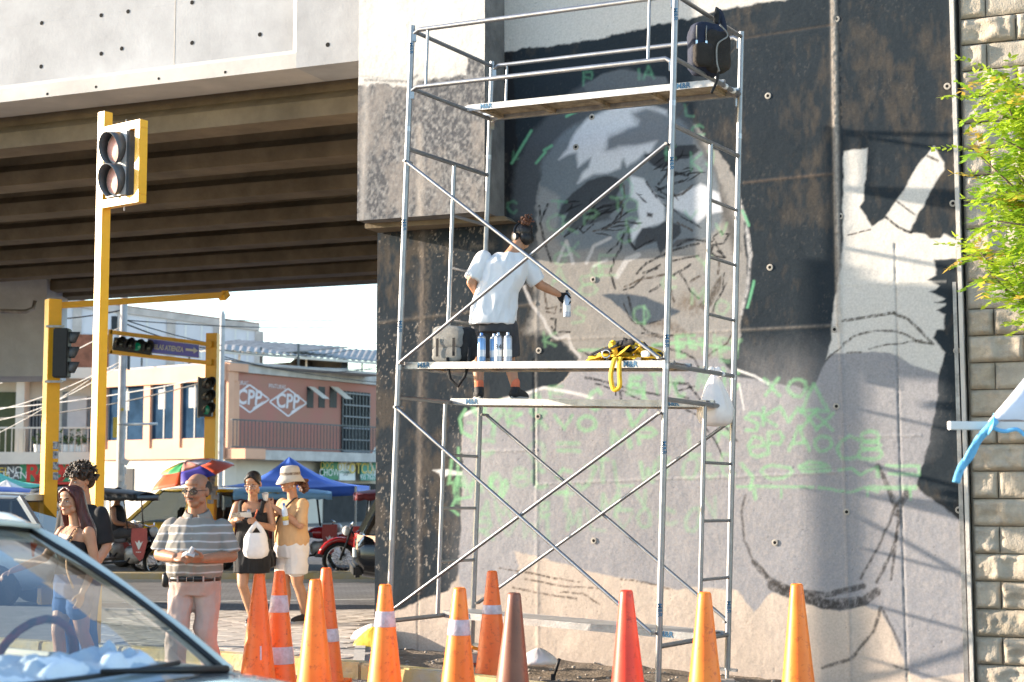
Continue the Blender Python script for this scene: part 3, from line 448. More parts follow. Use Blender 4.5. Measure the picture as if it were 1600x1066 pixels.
# formwork tie holes
pm('hole',(.01,.009,.008),rough=1,var=.2); pm('hole_rim',(.34,.31,.27),rough=.9,var=.2,scale=20)
for x,y in ((927,437),(1307,30),(1200,150),(1203,418),(1313,338),(925,183),(842,548),(928,845),(1307,635),(1323,800),(1211,848),(1304,515),(1489,318),(1495,548),(1498,797),(841,651),(1480,135),(900,230)):
    u,z=wuz(x,y); th=m=MB(); fn=lambda r,d:[wl(u+r*math.cos(k*PI/6),d,z+r*math.sin(k*PI/6)) for k in range(12)]
    a=[fn(.030,-.004),fn(.019,-.007),fn(.014,-.0062)]
    m=MB(); m.add(a[0]+a[1]+a[2],[(i,(i+1)%12,12+(i+1)%12,12+i) for i in range(12)]+[(12+i,12+(i+1)%12,24+(i+1)%12,24+i) for i in range(12)]); ho=m.build('tie_hole','hole_rim',abut,world=True,smooth=True,fix=False)
    m=MB(); m.add([wl(u,-.0055,z)]+fn(.0165,-.0063),[(0,1+(i+1)%12,1+i) for i in range(12)]); o=m.build('bore','hole',abut,world=True,fix=False); o.parent=ho; o.matrix_parent_inverse=Matrix()
# cap block in front of the wall, black coat on its lower part
CPV=-.47; CUL=wuz(558,345,CPV)[0]; CUR=wuz(757,330,CPV)[0]; CPZ=wuz(600,342,CPV)[1]
CP=Paint(CUL,CUR,CPZ,7.3,CPV,.011,PALE); CP.col*=(1+(vnoise(CP.P,1.4,81,5)-.5)*.35+(vnoise(CP.P*np.array([1,.2]),5,82,4)-.5)*.2)[:,None]
CP.fill([(540,135),(600,132),(650,140),(655,125),(700,120),(728,118),(728,90),(757,95),(770,360),(540,360)],(.085,.085,.09),rough=5,streak=.3)
wr=vnoise(CP.P*np.array([1,.7]),3.2,83,6)+.5*(vnoise(CP.P*np.array([1.,.5]),20,84,4)-.5); dkc=(CP.py>120)&(CP.col.mean(1)<.4); a=np.clip((wr-.47)*5,0,1)*dkc*.75; CP.col=CP.col*(1-a[:,None])+np.array((.24,.215,.195))*a[:,None]
CP.stroke([(655,200),(656,340)],9,(.4,.35,.3),alpha=.6,soft=4); CP.stroke([(572,130),(566,340)],8,(.45,.41,.37),alpha=.6,soft=4,dry=.4); CP.stroke([(570,125),(640,128),(652,118)],4,(.06,.06,.06),alpha=.6,dry=.6); CP.stroke([(560,118),(640,128)],3,(.2,.19,.18),alpha=.5,dry=.6)
CP.dv+=(vnoise(CP.P,3,86,3)-.5)*.01+(vnoise(CP.P,30,87,3)-.5)*.004
CP.build('cap_face',concm,abut).matrix_parent_inverse=abut.matrix_basis.inverted()
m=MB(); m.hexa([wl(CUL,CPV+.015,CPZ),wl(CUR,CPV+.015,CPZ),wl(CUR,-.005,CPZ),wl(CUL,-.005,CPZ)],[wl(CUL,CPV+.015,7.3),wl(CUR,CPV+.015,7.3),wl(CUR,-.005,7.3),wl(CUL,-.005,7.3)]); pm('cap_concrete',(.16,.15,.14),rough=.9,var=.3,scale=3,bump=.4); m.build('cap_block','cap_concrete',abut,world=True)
m=MB(); m.hexa([wl(-1.42,-.30,CPZ-.05),wl(.06,-.2,CPZ-.05),wl(.06,-.01,CPZ-.05),wl(-1.42,-.01,CPZ-.05)],[wl(-1.42,-.30,CPZ-.002),wl(.0,-.2,CPZ-.002),wl(.0,-.01,CPZ-.002),wl(-1.42,-.01,CPZ-.002)]); m.build('bearing_ledge','concrete_shade_brown',abut,world=True)
# steel angle and mortar strip along the right seam
m=MB(); m.hexa([wl(UR-.005,-.03,-.3),wl(UR+.025,-.03,-.3),wl(UR+.025,.1,-.3),wl(UR-.005,.1,-.3)],[wl(UR-.04,-.03,6.1),wl(UR-.005,-.03,6.1),wl(UR-.005,.1,6.1),wl(UR-.04,.1,6.1)]); m.build('seam_mortar','concrete_pale',abut,world=True)
m=MB(); m.hexa([wl(UR-.055,-.02,-.3),wl(UR-.015,-.02,-.3),wl(UR-.015,.0,-.3),wl(UR-.055,.0,-.3)],[wl(UR-.07,-.02,3.3),wl(UR-.04,-.02,3.3),wl(UR-.04,.0,3.3),wl(UR-.07,.0,3.3)]); m.build('seam_plate','steel_worn',abut,world=True)
# ================================================================== BLOCK WALL right
bw=thing('block_retaining_wall','retaining wall of rough split-face concrete blocks right of the mural','wall',wl(UR,0,0))
m=MB(); m.hexa([wl(UR+.03,.07,-.4),wl(UR+4,.07,-.4),wl(UR+4,.5,-.4),wl(UR+.03,.5,-.4)],[wl(UR+.03,.07,7.2),wl(UR+4,.07,7.2),wl(UR+4,.5,7.2),wl(UR+.03,.5,7.2)]); m.build('mortar_bed',pm('mortar',(.25,.215,.175),rough=1,var=.3,scale=8),bw,world=True)
pm('block_a',(.385,.33,.26),rough=.95,var=.2,scale=6,bump=.35,bscale=70,detail=8); pm('block_b',(.33,.28,.215),rough=.95,var=.22,scale=6,bump=.35,bscale=70,detail=8); pm('block_c',(.36,.315,.255),rough=.95,var=.2,scale=6,bump=.35,bscale=70,detail=8)
def blockmesh(w,h,seed,mat,flat=1.0):
    m=MB(); nu,nv=int(w/.022),int(h/.022)
    def fn(a,b):
        x=(a-.5)*w; z=(b-.5)*h; e=min(a,1-a)*w; g=min(b,1-b)*h; ed=min(1,min(e,g)/.02)
        q=Vector((x*6+seed*9,z*6,seed)); d=.5+.5*mnoise.fractal(q,1,2,4)+.25*mnoise.noise(q*3.1)+.18*abs(mnoise.noise(q*6))
        return Vector((x,-(.010+.07*flat*max(0,d))*ed**.6,z))
    m.sheet(fn,nu,nv); o=m.build('block',mat,None,fix=False); o.data.polygons.foreach_set('use_smooth',[True]*len(o.data.polygons)); me=o.data; bpy.data.objects.remove(o); return me
bms=[[blockmesh(.448,.218,i*3+j,('block_a','block_b','block_c')[i],(1,.9,.35)[i] if j<2 else .6) for j in range(3)] for i in range(3)]; bhs=[[blockmesh(.205,.218,50+i*3+j,('block_a','block_b','block_c')[i],.8) for j in range(2)] for i in range(3)]
# courses: full and cut blocks in running bond
zc=-.33; row=0
while zc<6.6:
    u=UR+.045; first=True
    while u<UR+1.75:
        hb=(first and row%2==0); w=.212 if hb else .455
        k=random.choice((0,0,1,2,0)); me=random.choice(bhs[k]) if hb else random.choice(bms[k])
        o=mkobj('block',me,bw); o.matrix_parent_inverse=bw.matrix_basis.inverted(); o.location=wl(u+w/2-.004,.045,zc+.1); o.rotation_euler=(0,random.choice((0,0,PI)) if not hb else 0,-WA); u+=w; first=False
    zc+=.2275; row+=1
# ================================================================== OVERPASS
ov=thing('overpass_bridge','concrete road overpass with parallel girders crossing above the street','bridge',wl(-1.7,0,5.5))
ZL=5.815; U0=-26; UE=wuz(560,95)[0]+.2
def wbox(m,u0,u1,v0,v1,z0,z1): return m.hexa([wl(u0,v0,z0),wl(u1,v0,z0),wl(u1,v1,z0),wl(u0,v1,z0)],[wl(u0,v0,z1),wl(u1,v0,z1),wl(u1,v1,z1),wl(u0,v1,z1)])
UP=wuz(463,80)[0]
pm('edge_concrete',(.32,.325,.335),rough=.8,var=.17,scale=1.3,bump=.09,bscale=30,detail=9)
pm('ledge_concrete_lit',(.42,.40,.375),rough=.8,var=.12,scale=1.6,bump=.1,bscale=26,detail=9)  # paler copy of the edge concrete, sunlit ledge and return put into colour
m=MB(); m.prism([(0,ZL),(0,ZL+.15),(.15,ZL+.235),(.6,ZL+.235),(.6,ZL)],lambda v,z:wl(U0,v,z),lambda v,z:wl(UP,v,z)); m.build('ledge','ledge_concrete_lit',ov,world=True)
wbox(MB(),U0,UP-.001,.155,.6,ZL+.236,ZL+.9).build('edge_beam','edge_concrete',ov,world=True)
m=MB(); m.prism([(0,ZL),(0,ZL+1.6),(.6,ZL+1.6),(.6,ZL)],lambda v,z:wl(UP,v,z),lambda v,z:wl(UE,v,z)); m.build('end_block','edge_concrete',ov,world=True)
m=MB(); m.hexa([wl(UP-.13,.154,ZL+.23),wl(UP-.002,.001,ZL+.16),wl(UP-.002,.154,ZL+.16),wl(UP-.1,.1545,ZL+.23)],[wl(UP-.13,.154,ZL+1.59),wl(UP-.002,.001,ZL+1.59),wl(UP-.002,.154,ZL+1.59),wl(UP-.1,.1545,ZL+1.59)]); m.build('panel_return','ledge_concrete_lit',ov,world=True)
wbox(MB(),U0,UP-.001,.155,.6,ZL+.9005,ZL+1.6).build('parapet','edge_concrete',ov,world=True)
for k in range(5):
    u=UP-1.6-k*2.4
    wbox(MB(),u,u+.012,.153,.2,ZL+.24,ZL+1.58).build('panel_joint','concrete',ov,world=True)
for x,y in ((65,36),(158,24),(200,18),(300,4),(64,104),(158,84),(190,76),(300,67),(406,54),(512,70)):
    v=.152 if x<460 else -.002; u,z=wuz(x,y,v); m=MB(); m.add([wl(u,v+.0,z)]+[wl(u+.024*math.cos(i*PI/5),v,z+.024*math.sin(i*PI/5)) for i in range(10)],[(0,1+(i+1)%10,1+i) for i in range(10)]); m.build('tie_hole','hole',ov,world=True,fix=False)
for x,y in ((74,147),(150,136),(248,123),(352,113)):
    u,z=wuz(x,y,0); m=MB(); m.add([wl(u,-.002,z)]+[wl(u+.016*math.cos(i*PI/5),-.002,z+.016*math.sin(i*PI/5)) for i in range(10)],[(0,1+(i+1)%10,1+i) for i in range(10)]); m.build('tie_hole','hole',ov,world=True,fix=False)
for k in range(7):
    v0=.60+1.86*k; m=MB()
    m.prism([(v0,5.45),(v0,5.63),(v0+.13,5.74),(v0+.13,6.56),(v0+.31,6.56),(v0+.31,5.74),(v0+.44,5.63),(v0+.44,5.45)],lambda v,z:wl(U0,v,z),lambda v,z:wl(UL+.3,v,z)); m.build('girder','concrete_shade_brown',ov,world=True)
wbox(MB(),U0,UE,.61,13.7,6.56,6.8).build('deck_slab','concrete_shade_brown',ov,world=True)
wbox(MB(),U0,UL+.3,12.6,13.2,5.42,6.55).build('far_edge_beam','concrete_shade_brown',ov,world=True)
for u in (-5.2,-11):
    wbox(MB(),u,u+.22,.62,12.55,5.95,6.55).build('diaphragm','concrete_shade_brown',ov,world=True)
# hammerhead pier at the far left
pr=thing('bridge_pier','grey concrete bridge pier with overhanging cap at the left edge','pier',(-13,31.5,0))
a=atY(-300,470,31.5); b=atY(72,474,31.5); c=atY(70,588,31.5)
m=MB(); m.hexa([(a.x,30.6,c.z-.1),(c.x,31.5,c.z),(c.x,33,c.z),(a.x,33,c.z-.1)],[(a.x,30.6,a.z+1.2),(b.x,31.5,a.z+1.2),(b.x,33,a.z+1.2),(a.x,33,a.z+1.2)]); m.build('cap_beam',pm('pier_grey',(.50,.51,.52),rough=.85,var=.16,scale=1.2,bump=.3,bscale=20,detail=8),pr,world=True)
m=MB(); m.bbox((a.x-.4,31.2,-.1),(a.x+.9,32.8,c.z-.05)); m.build('shaft','pier_grey',pr,world=True)
m=MB(); m.tube([atY(-30,486,30.3),atY(40,487,30.8),atY(52,482,30.9),atY(55,470,30.9)],.04,8); m.build('conduit','steel_worn',pr,world=True,smooth=True)
# ================================================================== SCAFFOLD
SX0,SY0,SYAW,SL,SW=-1.023,13.25,.5381,2.44,1.29; T1,T2=.0333,.0098
LV=dict(T=5.42,M=4.918,U=4.40,P=2.573,L=2.314,B=.481)
def sp(u,v,z):
    x=u*math.cos(T1)+z*math.sin(T1); zz=-u*math.sin(T1)+z*math.cos(T1); y=v*math.cos(T2)+zz*math.sin(T2); zz=-v*math.sin(T2)+zz*math.cos(T2)
    return Vector((SX0+x*math.cos(SYAW)+y*math.sin(SYAW),SY0-x*math.sin(SYAW)+y*math.cos(SYAW),zz))
sca=thing('mobile_scaffold','galvanised two-storey frame scaffold on castors standing before the mural','scaffold',sp(SL/2,SW/2,0))
pm('tube_bright',(.27,.275,.285),rough=.42,metal=.85,var=.12,scale=9,bump=.04,bscale=80)
pm('plank_metal',(.38,.37,.355),rough=.42,metal=.55,var=.2,scale=9,bump=.12,bscale=60,stretch=(1,1,1))
pm('plank_under',(.36,.28,.18),rough=.7,metal=.2,var=.4,scale=12,bump=.2)
pm('stencil_blue',(.03,.12,.22),rough=.6,var=.3,scale=30)
def tb(name,pts,r=.021,mat='tube_bright',par=None): return MB().tube(pts,r,10).build(name,mat,par or sca,smooth=True,auto=50,world=True)
for u in (0,SL):
    for v in (0,SW):
        # lower and upper frame legs, guard post, coupling pins
        for z0,z1 in ((.20,LV['P']-.02),(LV['P']-.005,LV['U']+.16),(LV['U']+.172,LV['T']+.03)):
            leg=tb('leg',[sp(u,v,z0),sp(u,v,z1)],.0245)
        for z in (LV['P']-.012,LV['U']+.166): tb('coupling_pin',[sp(u,v,z-.02),sp(u,v,z+.02)],.0262,'galv')
        # screw jack, plate, castor
        tb('jack_screw',[sp(u,v,.13),sp(u,v,.26)],.016,'steel_worn')
        M=MB(); M.bar(sp(u-.09,v,.20),sp(u+.09,v,.20),.02,.025); M.build('jack_handle','galv',sca,world=True,bevel=.004)
        cp=sp(u,v,.115); m=MB(); m.box(cp,(.12,.12,.012)); jp=m.build('castor_plate','galv',sca,world=True,bevel=.002)
        wz=cp.z-.075; wc=Vector((cp.x+.035,cp.y-.02,wz)); Rm=Matrix.Rotation(PI/2,3,'X')
        m=MB(); m.lathe([(.045,-.022),(.066,-.022),(.072,-.012),(.072,.012),(.066,.022),(.045,.022)],20,wc,Rm); m.build('castor_wheel','rubber',sca,world=True,smooth=True,auto=40)
        m=MB(); m.lathe([(.012,-.024),(.044,-.024),(.044,.024),(.012,.024)],16,wc,Rm); m.build('castor_hub',pm('hub_red',(.45,.06,.03),rough=.5,var=.2),sca,world=True,smooth=True,auto=40)
        m=MB(); m.hexa([wc+Vector((-.03,-.034,0)),wc+Vector((.03,-.034,0)),wc+Vector((.03,-.028,0)),wc+Vector((-.03,-.028,0))],[cp+Vector((-.04,-.05,-.006)),cp+Vector((.05,-.05,-.006)),cp+Vector((.05,-.044,-.006)),cp+Vector((-.04,-.044,-.006))])
        m.hexa([wc+Vector((-.03,.028,0)),wc+Vector((.03,.028,0)),wc+Vector((.03,.034,0)),wc+Vector((-.03,.034,0))],[cp+Vector((-.04,.044,-.006)),cp+Vector((.05,.044,-.006)),cp+Vector((.05,.05,-.006)),cp+Vector((-.04,.05,-.006))]); m.build('castor_fork','galv',sca,world=True)
for u in (0,SL):
    for z in (LV['U'],LV['P'],LV['L'],LV['B']): tb('frame_bar',[sp(u,.02,z),sp(u,SW-.02,z)],.019)
    vl=SW*.56
    for z0,z1 in ((LV['P'],LV['U']),(LV['B'],LV['L'])): tb('ladder_post',[sp(u,vl,z0),sp(u,vl,z1)],.0185)
    for z0,n in ((LV['B'],3),(LV['P'],3)):
        top=LV['L'] if n and z0<1 else LV['U']
        for k in range(1,4): z=z0+(top-z0)*(k/4.0); tb('rung',[sp(u,vl,z),sp(u,SW-.02,z)],.0135)
    for z in (LV['T']-.012,LV['M']): tb('guard_bar',[sp(u,.02,z),sp(u,SW-.02,z)],.018)
for v in (0,SW):
    for z in (LV['T']-.012,LV['M']):
        tb('guard_rail',[sp(.02,v,z-.03),sp(.07,v,z),sp(SL-.07,v,z),sp(SL-.02,v,z-.03)],.0195)
        for u in (.024,SL-.024): m=MB(); m.box(sp(u,v,z-.055),(.035,.03,.09)); m.build('rail_clip','galv',sca,world=True,bevel=.004)
    for u in (.16,SL-.22): tb('guard_spindle',[sp(u,v,LV['M']),sp(u,v,LV['T']-.012)],.0125)
def brace(v,a,b,off):
    n=Vector((math.sin(SYAW),math.cos(SYAW),0))*off
    tb('cross_brace',[sp(a[0],v,a[1])+n,sp(b[0],v,b[1])+n],.0145)
    for u,z in (a,b): m=MB(); m.tube([sp(u,v,z)-n*.5,sp(u,v,z)+n*1.5],.012,8); m.build('brace_stud','steel_worn',sca,world=True,smooth=True,auto=40)
brace(0,(.03,2.60),(SL-.03,4.25),-.034); brace(0,(.03,4.28),(SL-.03,2.62),-.062)
brace(0,(.03,.56),(SL-.03,2.21),-.034); brace(0,(.03,2.23),(SL-.03,.58),-.062)
brace(SW,(.03,.56),(SL-.03,2.21),.034); brace(SW,(.03,2.23),(SL-.03,.58),.062)
def plank(u0,u1,v0,w,z,side=.055):
    m=MB()
    for a,b in ((z,z-side),):
        m.hexa([sp(u0,v0,z-.006),sp(u1,v0,z-.006),sp(u1,v0+w,z-.006),sp(u0,v0+w,z-.006)],[sp(u0,v0,z),sp(u1,v0,z),sp(u1,v0+w,z),sp(u0,v0+w,z)])
        for vv in (v0-.001,v0+w-.003): m.hexa([sp(u0,vv,z-side),sp(u1,vv,z-side),sp(u1,vv+.004,z-side),sp(u0,vv+.004,z-side)],[sp(u0,vv,z+.001),sp(u1,vv,z+.001),sp(u1,vv+.004,z+.001),sp(u0,vv+.004,z+.001)])
    pl=m.build('deck_plank','plank_metal',sca,world=True)
    m=MB()
    for k in range(5): uu=u0+.12+(u1-u0-.24)*k/4; m.bar(sp(uu,v0+.01,z-.03),sp(uu,v0+w-.01,z-.03),.05,.03)
    m.hexa([sp(u0+.02,v0+.006,z-.012),sp(u1-.02,v0+.006,z-.012),sp(u1-.02,v0+w-.006,z-.012),sp(u0+.02,v0+w-.006,z-.012)],[sp(u0+.02,v0+.006,z-.0075),sp(u1-.02,v0+.006,z-.0075),sp(u1-.02,v0+w-.006,z-.0075),sp(u0+.02,v0+w-.006,z-.0075)])
    o=m.build('underside_ribs','plank_under',sca,world=True); o.parent=pl; o.matrix_parent_inverse=Matrix()
    for uu in (u0,u1):
        s_=1 if uu==u0 else -1
        for vv in (v0+.05,v0+w-.05): mm=MB(); mm.bar(sp(uu-.05*s_,vv,z-.012),sp(uu+.06*s_,vv,z-.012),.03,.03); h=mm.build('hook','galv',sca,world=True,bevel=.005); h.parent=pl; h.matrix_parent_inverse=Matrix()
    for uu in (u0+.2,u1-.3):
        M=frameM(sp(uu,v0-.0035,z-side/2),sp(1,0,0)-sp(0,0,0),(0,0,1)); t=text('stencil','M&R',.062,'stencil_blue',None,sca.matrix_basis.inverted()@M,depth=.0005,bold=.0015); t.parent=pl
    return pl
plank(.02,SL-.02,.04,.40,LV['P']+.035); plank(.02,SL-.02,.80,.40,LV['L']+.035); plank(.02,SL-.02,.86,.40,LV['M']+.035); plank(.02,SL-.02,.80,.40,LV['B']+.035)
for u,v,zs in ((0,0,(5.25,3.75,2.9)),(SL,0,(5.25,4.1,2.75,1.95,.75)),(SL,SW,(.7,))):
    for z in zs:
        M=frameM(sp(u,v,z)+Vector((-.004,-.0252,0)),(0,0,-1),(1,0,0)); text('stencil','M&R',.05,'stencil_blue',sca,sca.matrix_basis.inverted()@M,depth=.0005,bold=.001)
for u,v,z in ((SL,SW-.16,LV['M']),(SL,SW-.32,LV['M']),(SL,SW-.25,LV['P']),(SL,SW-.25,LV['L'])): tb('rag_tie',[sp(u,v-.02,z),sp(u,v+.02,z)],.0235,'white_paint')
# ---- things on the scaffold
PZF=LV['P']+.0365
pm('can_grey',(.42,.47,.55),rough=.3,metal=.3,var=.08,scale=15); pm('can_blue',(.16,.30,.52),rough=.3,metal=.3,var=.1,scale=15); pm('can_black',(.03,.03,.035),rough=.4,var=.1); pm('can_cap',(.08,.22,.55),rough=.4,var=.1)
def can(u,v,z,label,body,capc,txt=None,P=None,rz=0,group='spray cans on the front plank',bottle=False):
    t=thing('spray_can',label,'spray can',P or sp(u,v,z),rz,group)
    h=.19
    MB().lathe([(.0315,.0),(.033,.004),(.033,h),(.030,h+.006)],20).build('body',body,t,smooth=True,auto=40)
    MB().lathe([(.0325,h+.005),(.033,h+.009),(.028,h+.022),(.016,h+.028)],20).build('shoulder','galv',t,smooth=True,auto=50)
    MB().lathe([(.013,h+.026),(.013,h+.044),(.010,h+.050)],12).build('cap',capc,t,smooth=True,auto=40)
    MB().lathe([(.0336,.045),(.0336,.10)],20).build('label_band',MATS['white_paint'] if body!='can_blue' else MATS['can_grey'],t,smooth=True,auto=40)
    if txt: text('lettering',txt,.06,'black',t,frameM((0,-.0335,.12),(1,0,0),(0,0,1)),depth=.0004)
    return t
CU={'a':[(752,'blue-capped spray can, leftmost of the cans on the front plank','can_blue','can_cap',None),(764,'pale blue spray can tucked beside the blue-capped one','can_blue','can_grey',None),(778,'grey spray can with large black 94 printed on its side','can_grey','can_grey','94'),(794,'plain grey-blue spray can, rightmost of the cans on the front plank','can_grey','can_grey',None)]}
for x,lab,b_,c_,tx in CU['a']:
    best=min(np.linspace(.2,1.6,141),key=lambda u:abs((lambda p:800+FPX*p.x/(p.y*_c+(p.z-CH)*_s))(sp(u,.12,PZF))-x)); can(best,.12 if x!=764 else .2,PZF,lab,b_,c_,tx)
def upx(x,v,z): return min(np.linspace(-.3,2.8,621),key=lambda u:abs((lambda p:800+FPX*p.x/(p.y*_c+(p.z-CH)*_s))(sp(u,v,z))-x))
# messenger bag
pm('canvas_grey',(.20,.195,.18),rough=.9,var=.25,scale=9,bump=.3,bscale=120); pm('canvas_black',(.015,.015,.016),rough=.85,var=.3,scale=14,bump=.3,bscale=120)
b0=sp(upx(714,.2,PZF),.2,PZF); bag=thing('messenger_bag','grey canvas messenger bag with black side on the front plank','bag',b0,-SYAW+.12)
def puff(c,d,n=6,amt=.12,ex=.35):
    m=MB(); 
    for i in range(1): pass
    bm=bmesh.new(); bmesh.ops.create_cube(bm,size=1); bmesh.ops.subdivide_edges(bm,edges=bm.edges,cuts=n,use_grid_fill=True)
    for v in bm.verts:
        x,y,z=v.co*2; k=1-ex*amt*(max(abs(x),abs(y),abs(z))-0) 
        r=(abs(x)**4+abs(y)**4+abs(z)**4)**.25; q=Vector((x,y,z))/max(r,1e-6)*max(abs(x),abs(y),abs(z)); w=mnoise.noise(Vector((x*1.7+c[0]*5,y*1.7,z*1.7+c[2]*3)))*amt
        q=q*(1+w); v.co=Vector((c[0]+q.x*d[0]/2,c[1]+q.y*d[1]/2,c[2]+q.z*d[2]/2))
    vs=[tuple(v.co) for v in bm.verts]; fs=[tuple(v.index for v in f.verts) for f in bm.faces]; bm.verts.index_update(); fs=[tuple(v.index for v in f.verts) for f in bm.faces]; bm.free(); return MB().add(vs,fs)
puff((0,0,.15),(.33,.17,.30),6,.08).build('body','canvas_black',bag,smooth=True)
puff((-.045,-.045,.20),(.30,.13,.21),6,.10).build('flap','canvas_grey',bag,smooth=True); puff((-.05,-.075,.07),(.27,.07,.13),5,.1).build('front_pocket','canvas_grey',bag,smooth=True)
for x in (-.12,.03): MB().bar((x,-.125,.05),(x,-.122,.20),.022,.004).build('buckle_strap','canvas_black',bag)
MB().tube([(.14,-.06,.12),(.155,-.10,-.02),(.13,-.12,-.12),(.07,-.12,-.20),(.0,-.12,-.14),(-.02,-.12,-.05),(-.03,-.11,.04)],.013,6).build('shoulder_strap','canvas_black',bag,smooth=True)
# safety harness heap
pm('webbing_yellow',(.72,.42,.02),rough=.7,var=.18,scale=20,bump=.2,bscale=150)
hz=thing('safety_harness','heap of yellow and black safety harness webbing on the front plank','harness',sp(upx(980,.2,PZF),.2,PZF),-SYAW)
def ribbon(pts,w,name,mat,par,nrm=(0,-1,.4),steps=6,thick=.004):
    P=[Vector(p) for p in pts]; Q=[]
    for i in range(len(P)-1):
        p0=P[max(i-1,0)];p1=P[i];p2=P[i+1];p3=P[min(i+2,len(P)-1)]
        for k in range(steps):
            t=k/steps; Q.append(.5*((2*p1)+(-p0+p2)*t+(2*p0-5*p1+4*p2-p3)*t*t+(-p0+3*p1-3*p2+p3)*t**3))
    Q.append(P[-1]); m=MB(); v=[]
    for i,q in enumerate(Q):
        d=(Q[min(i+1,len(Q)-1)]-Q[max(i-1,0)]); d=d.normalized() if d.length>1e-6 else Vector((1,0,0)); a=d.cross(Vector(nrm)); a=a.normalized() if a.length>1e-3 else Vector((0,0,1)); v+=[q-a*w/2,q+a*w/2]
    m.add(v,[(2*i,2*i+1,2*i+3,2*i+2) for i in range(len(Q)-1)]); return m.build(name,mat,par,smooth=True,solid=thick,fix=False)
rs=random.Random(3)
for i in range(34):
    pts=[]; x=rs.uniform(-.24,.22); y=rs.uniform(-.08,.1); 
    for k in range(5): pts.append((x,y,.012+rs.uniform(0,.17)*(1-(abs(x)/.34)**1.5))); x=max(-.30,min(.28,x+rs.uniform(-.16,.16))); y=max(-.10,min(.12,y+rs.uniform(-.09,.09)))
    ribbon(pts,.042,'strap','webbing_yellow' if i%5<3 else 'canvas_black',hz,nrm=(rs.uniform(-.5,.5),-.6,rs.uniform(.2,1)))
ribbon([(-.02,-.13,.03),(-.01,-.20,.0),(-.03,-.215,-.12),(-.01,-.21,-.22),(.035,-.20,-.20),(.04,-.21,-.1),(.03,-.19,-.01),(.02,-.14,.03)],.036,'hanging_loop','webbing_yellow',hz,nrm=(.2,-1,.1))
ribbon([(.0,-.20,-.2),(.005,-.205,-.27)],.01,'hanging_tag','canvas_black',hz,nrm=(0,-1,0))
MB().tube([(-.12+.035*math.cos(t*.6),-.12,.06+.03*math.sin(t*.6)) for t in range(11)],.006,6).build('ring','chrome',hz,smooth=True); puff((.20,-.08,.05),(.07,.03,.05),3,.1).build('label_tag','white_paint',hz,smooth=True)
# white carrier bag tied to the frame
pm('plastic_white',(.72,.68,.66),rough=.35,var=.06,scale=6,bump=.35,bscale=14,spec=.5)
q=sp(SL,SW*.93,LV['L']+.30)
def sack(name,label,cat,loc,R_,H,mat,knot=True,seed=0,rz=0,flat=1.0):
    t=thing(name,label,cat,loc,rz); n=28; prof=[(0.0,0),(.6,.015),(.88,.08),(1.0,.20),(.97,.34),(.86,.48),(.70,.62),(.50,.76),(.28,.90),(.08,1.0)]
    m=MB(); v=[];f=[]
    for j,(r,z) in enumerate(prof):
        for k in range(n):
            a=2*PI*k/n; w=1+.20*mnoise.noise(Vector((math.cos(a)*1.6+seed,math.sin(a)*1.6,z*2.4)))+.07*math.sin(a*9+seed+3*z)*z
            v.append((r*R_*w*math.cos(a),r*R_*w*math.sin(a)*flat,z*H))
    for j in range(len(prof)-1): f+=[(j*n+k,j*n+(k+1)%n,(j+1)*n+(k+1)%n,(j+1)*n+k) for k in range(n)]
    m.add(v,f); m.build('bag',mat,t,smooth=True)
    if knot:
        for s_ in (-1,1): MB().ell((s_*.025,0,H*1.03),(.03,.012,.035),8,6).build('handle',mat,t,smooth=True)
    return t
sack('carrier_bag','white plastic carrier bag hanging from the right scaffold frame','bag',q-Vector((.13,.06,.46)),.145,.44,'plastic_white',seed=4)
# backpack hanging from the top guard bar
pm('pack_navy',(.010,.015,.034),rough=.8,var=.3,scale=8,bump=.25,bscale=90); pm('pack_brown',(.020,.016,.013),rough=.85,var=.3,scale=10,bump=.3,bscale=90)
bp0=sp(SL,SW*.52,LV['M']+.02); bp=thing('backpack','navy and dark brown backpack hung by its straps from the top guard rail','backpack',bp0+Vector((-.03,-.06,0)),-SYAW+.75)
puff((0,0,.19),(.30,.19,.42),7,.10).build('body','pack_navy',bp,smooth=True); puff((.06,-.055,.16),(.22,.14,.34),6,.12).build('front_panel','pack_brown',bp,smooth=True); puff((-.06,-.10,.12),(.17,.07,.19),5,.12).build('front_pocket','pack_brown',bp,smooth=True)
for x in (-.11,-.03): MB().tube([(x,-.085,.36),(x-.01,-.105,.30),(x-.012,-.11,.22)],.005,6).build('zip_cord','canvas_grey',bp,smooth=True); 
for x in (-.125,-.045): MB().box((x,-.115,.215),(.016,.01,.03)).build('zip_pull','chrome',bp)
ribbon([(.08,-.02,.40),(.10,-.02,.50),(.13,.03,.50),(.16,.03,.38),(.15,.02,.22),(.14,.0,.08)],.045,'shoulder_strap','pack_navy',bp,nrm=(0,-1,.1)); ribbon([(.06,-.05,.40),(.07,-.06,.50),(.10,.02,.52),(.11,.03,.40)],.04,'haul_loop','canvas_black',bp,nrm=(0,-1,.1))
ribbon([(.06,-.14,.36),(.13,-.13,.28),(.04,-.145,.20),(.03,-.15,.06),(.05,-.15,-.02)],.012,'cord','canvas_grey',bp,nrm=(0,-1,0)); ribbon([(.05,-.14,.0),(.03,-.13,-.10),(-.01,-.12,-.19)],.022,'loose_strap','canvas_black',bp,nrm=(0,-1,0))
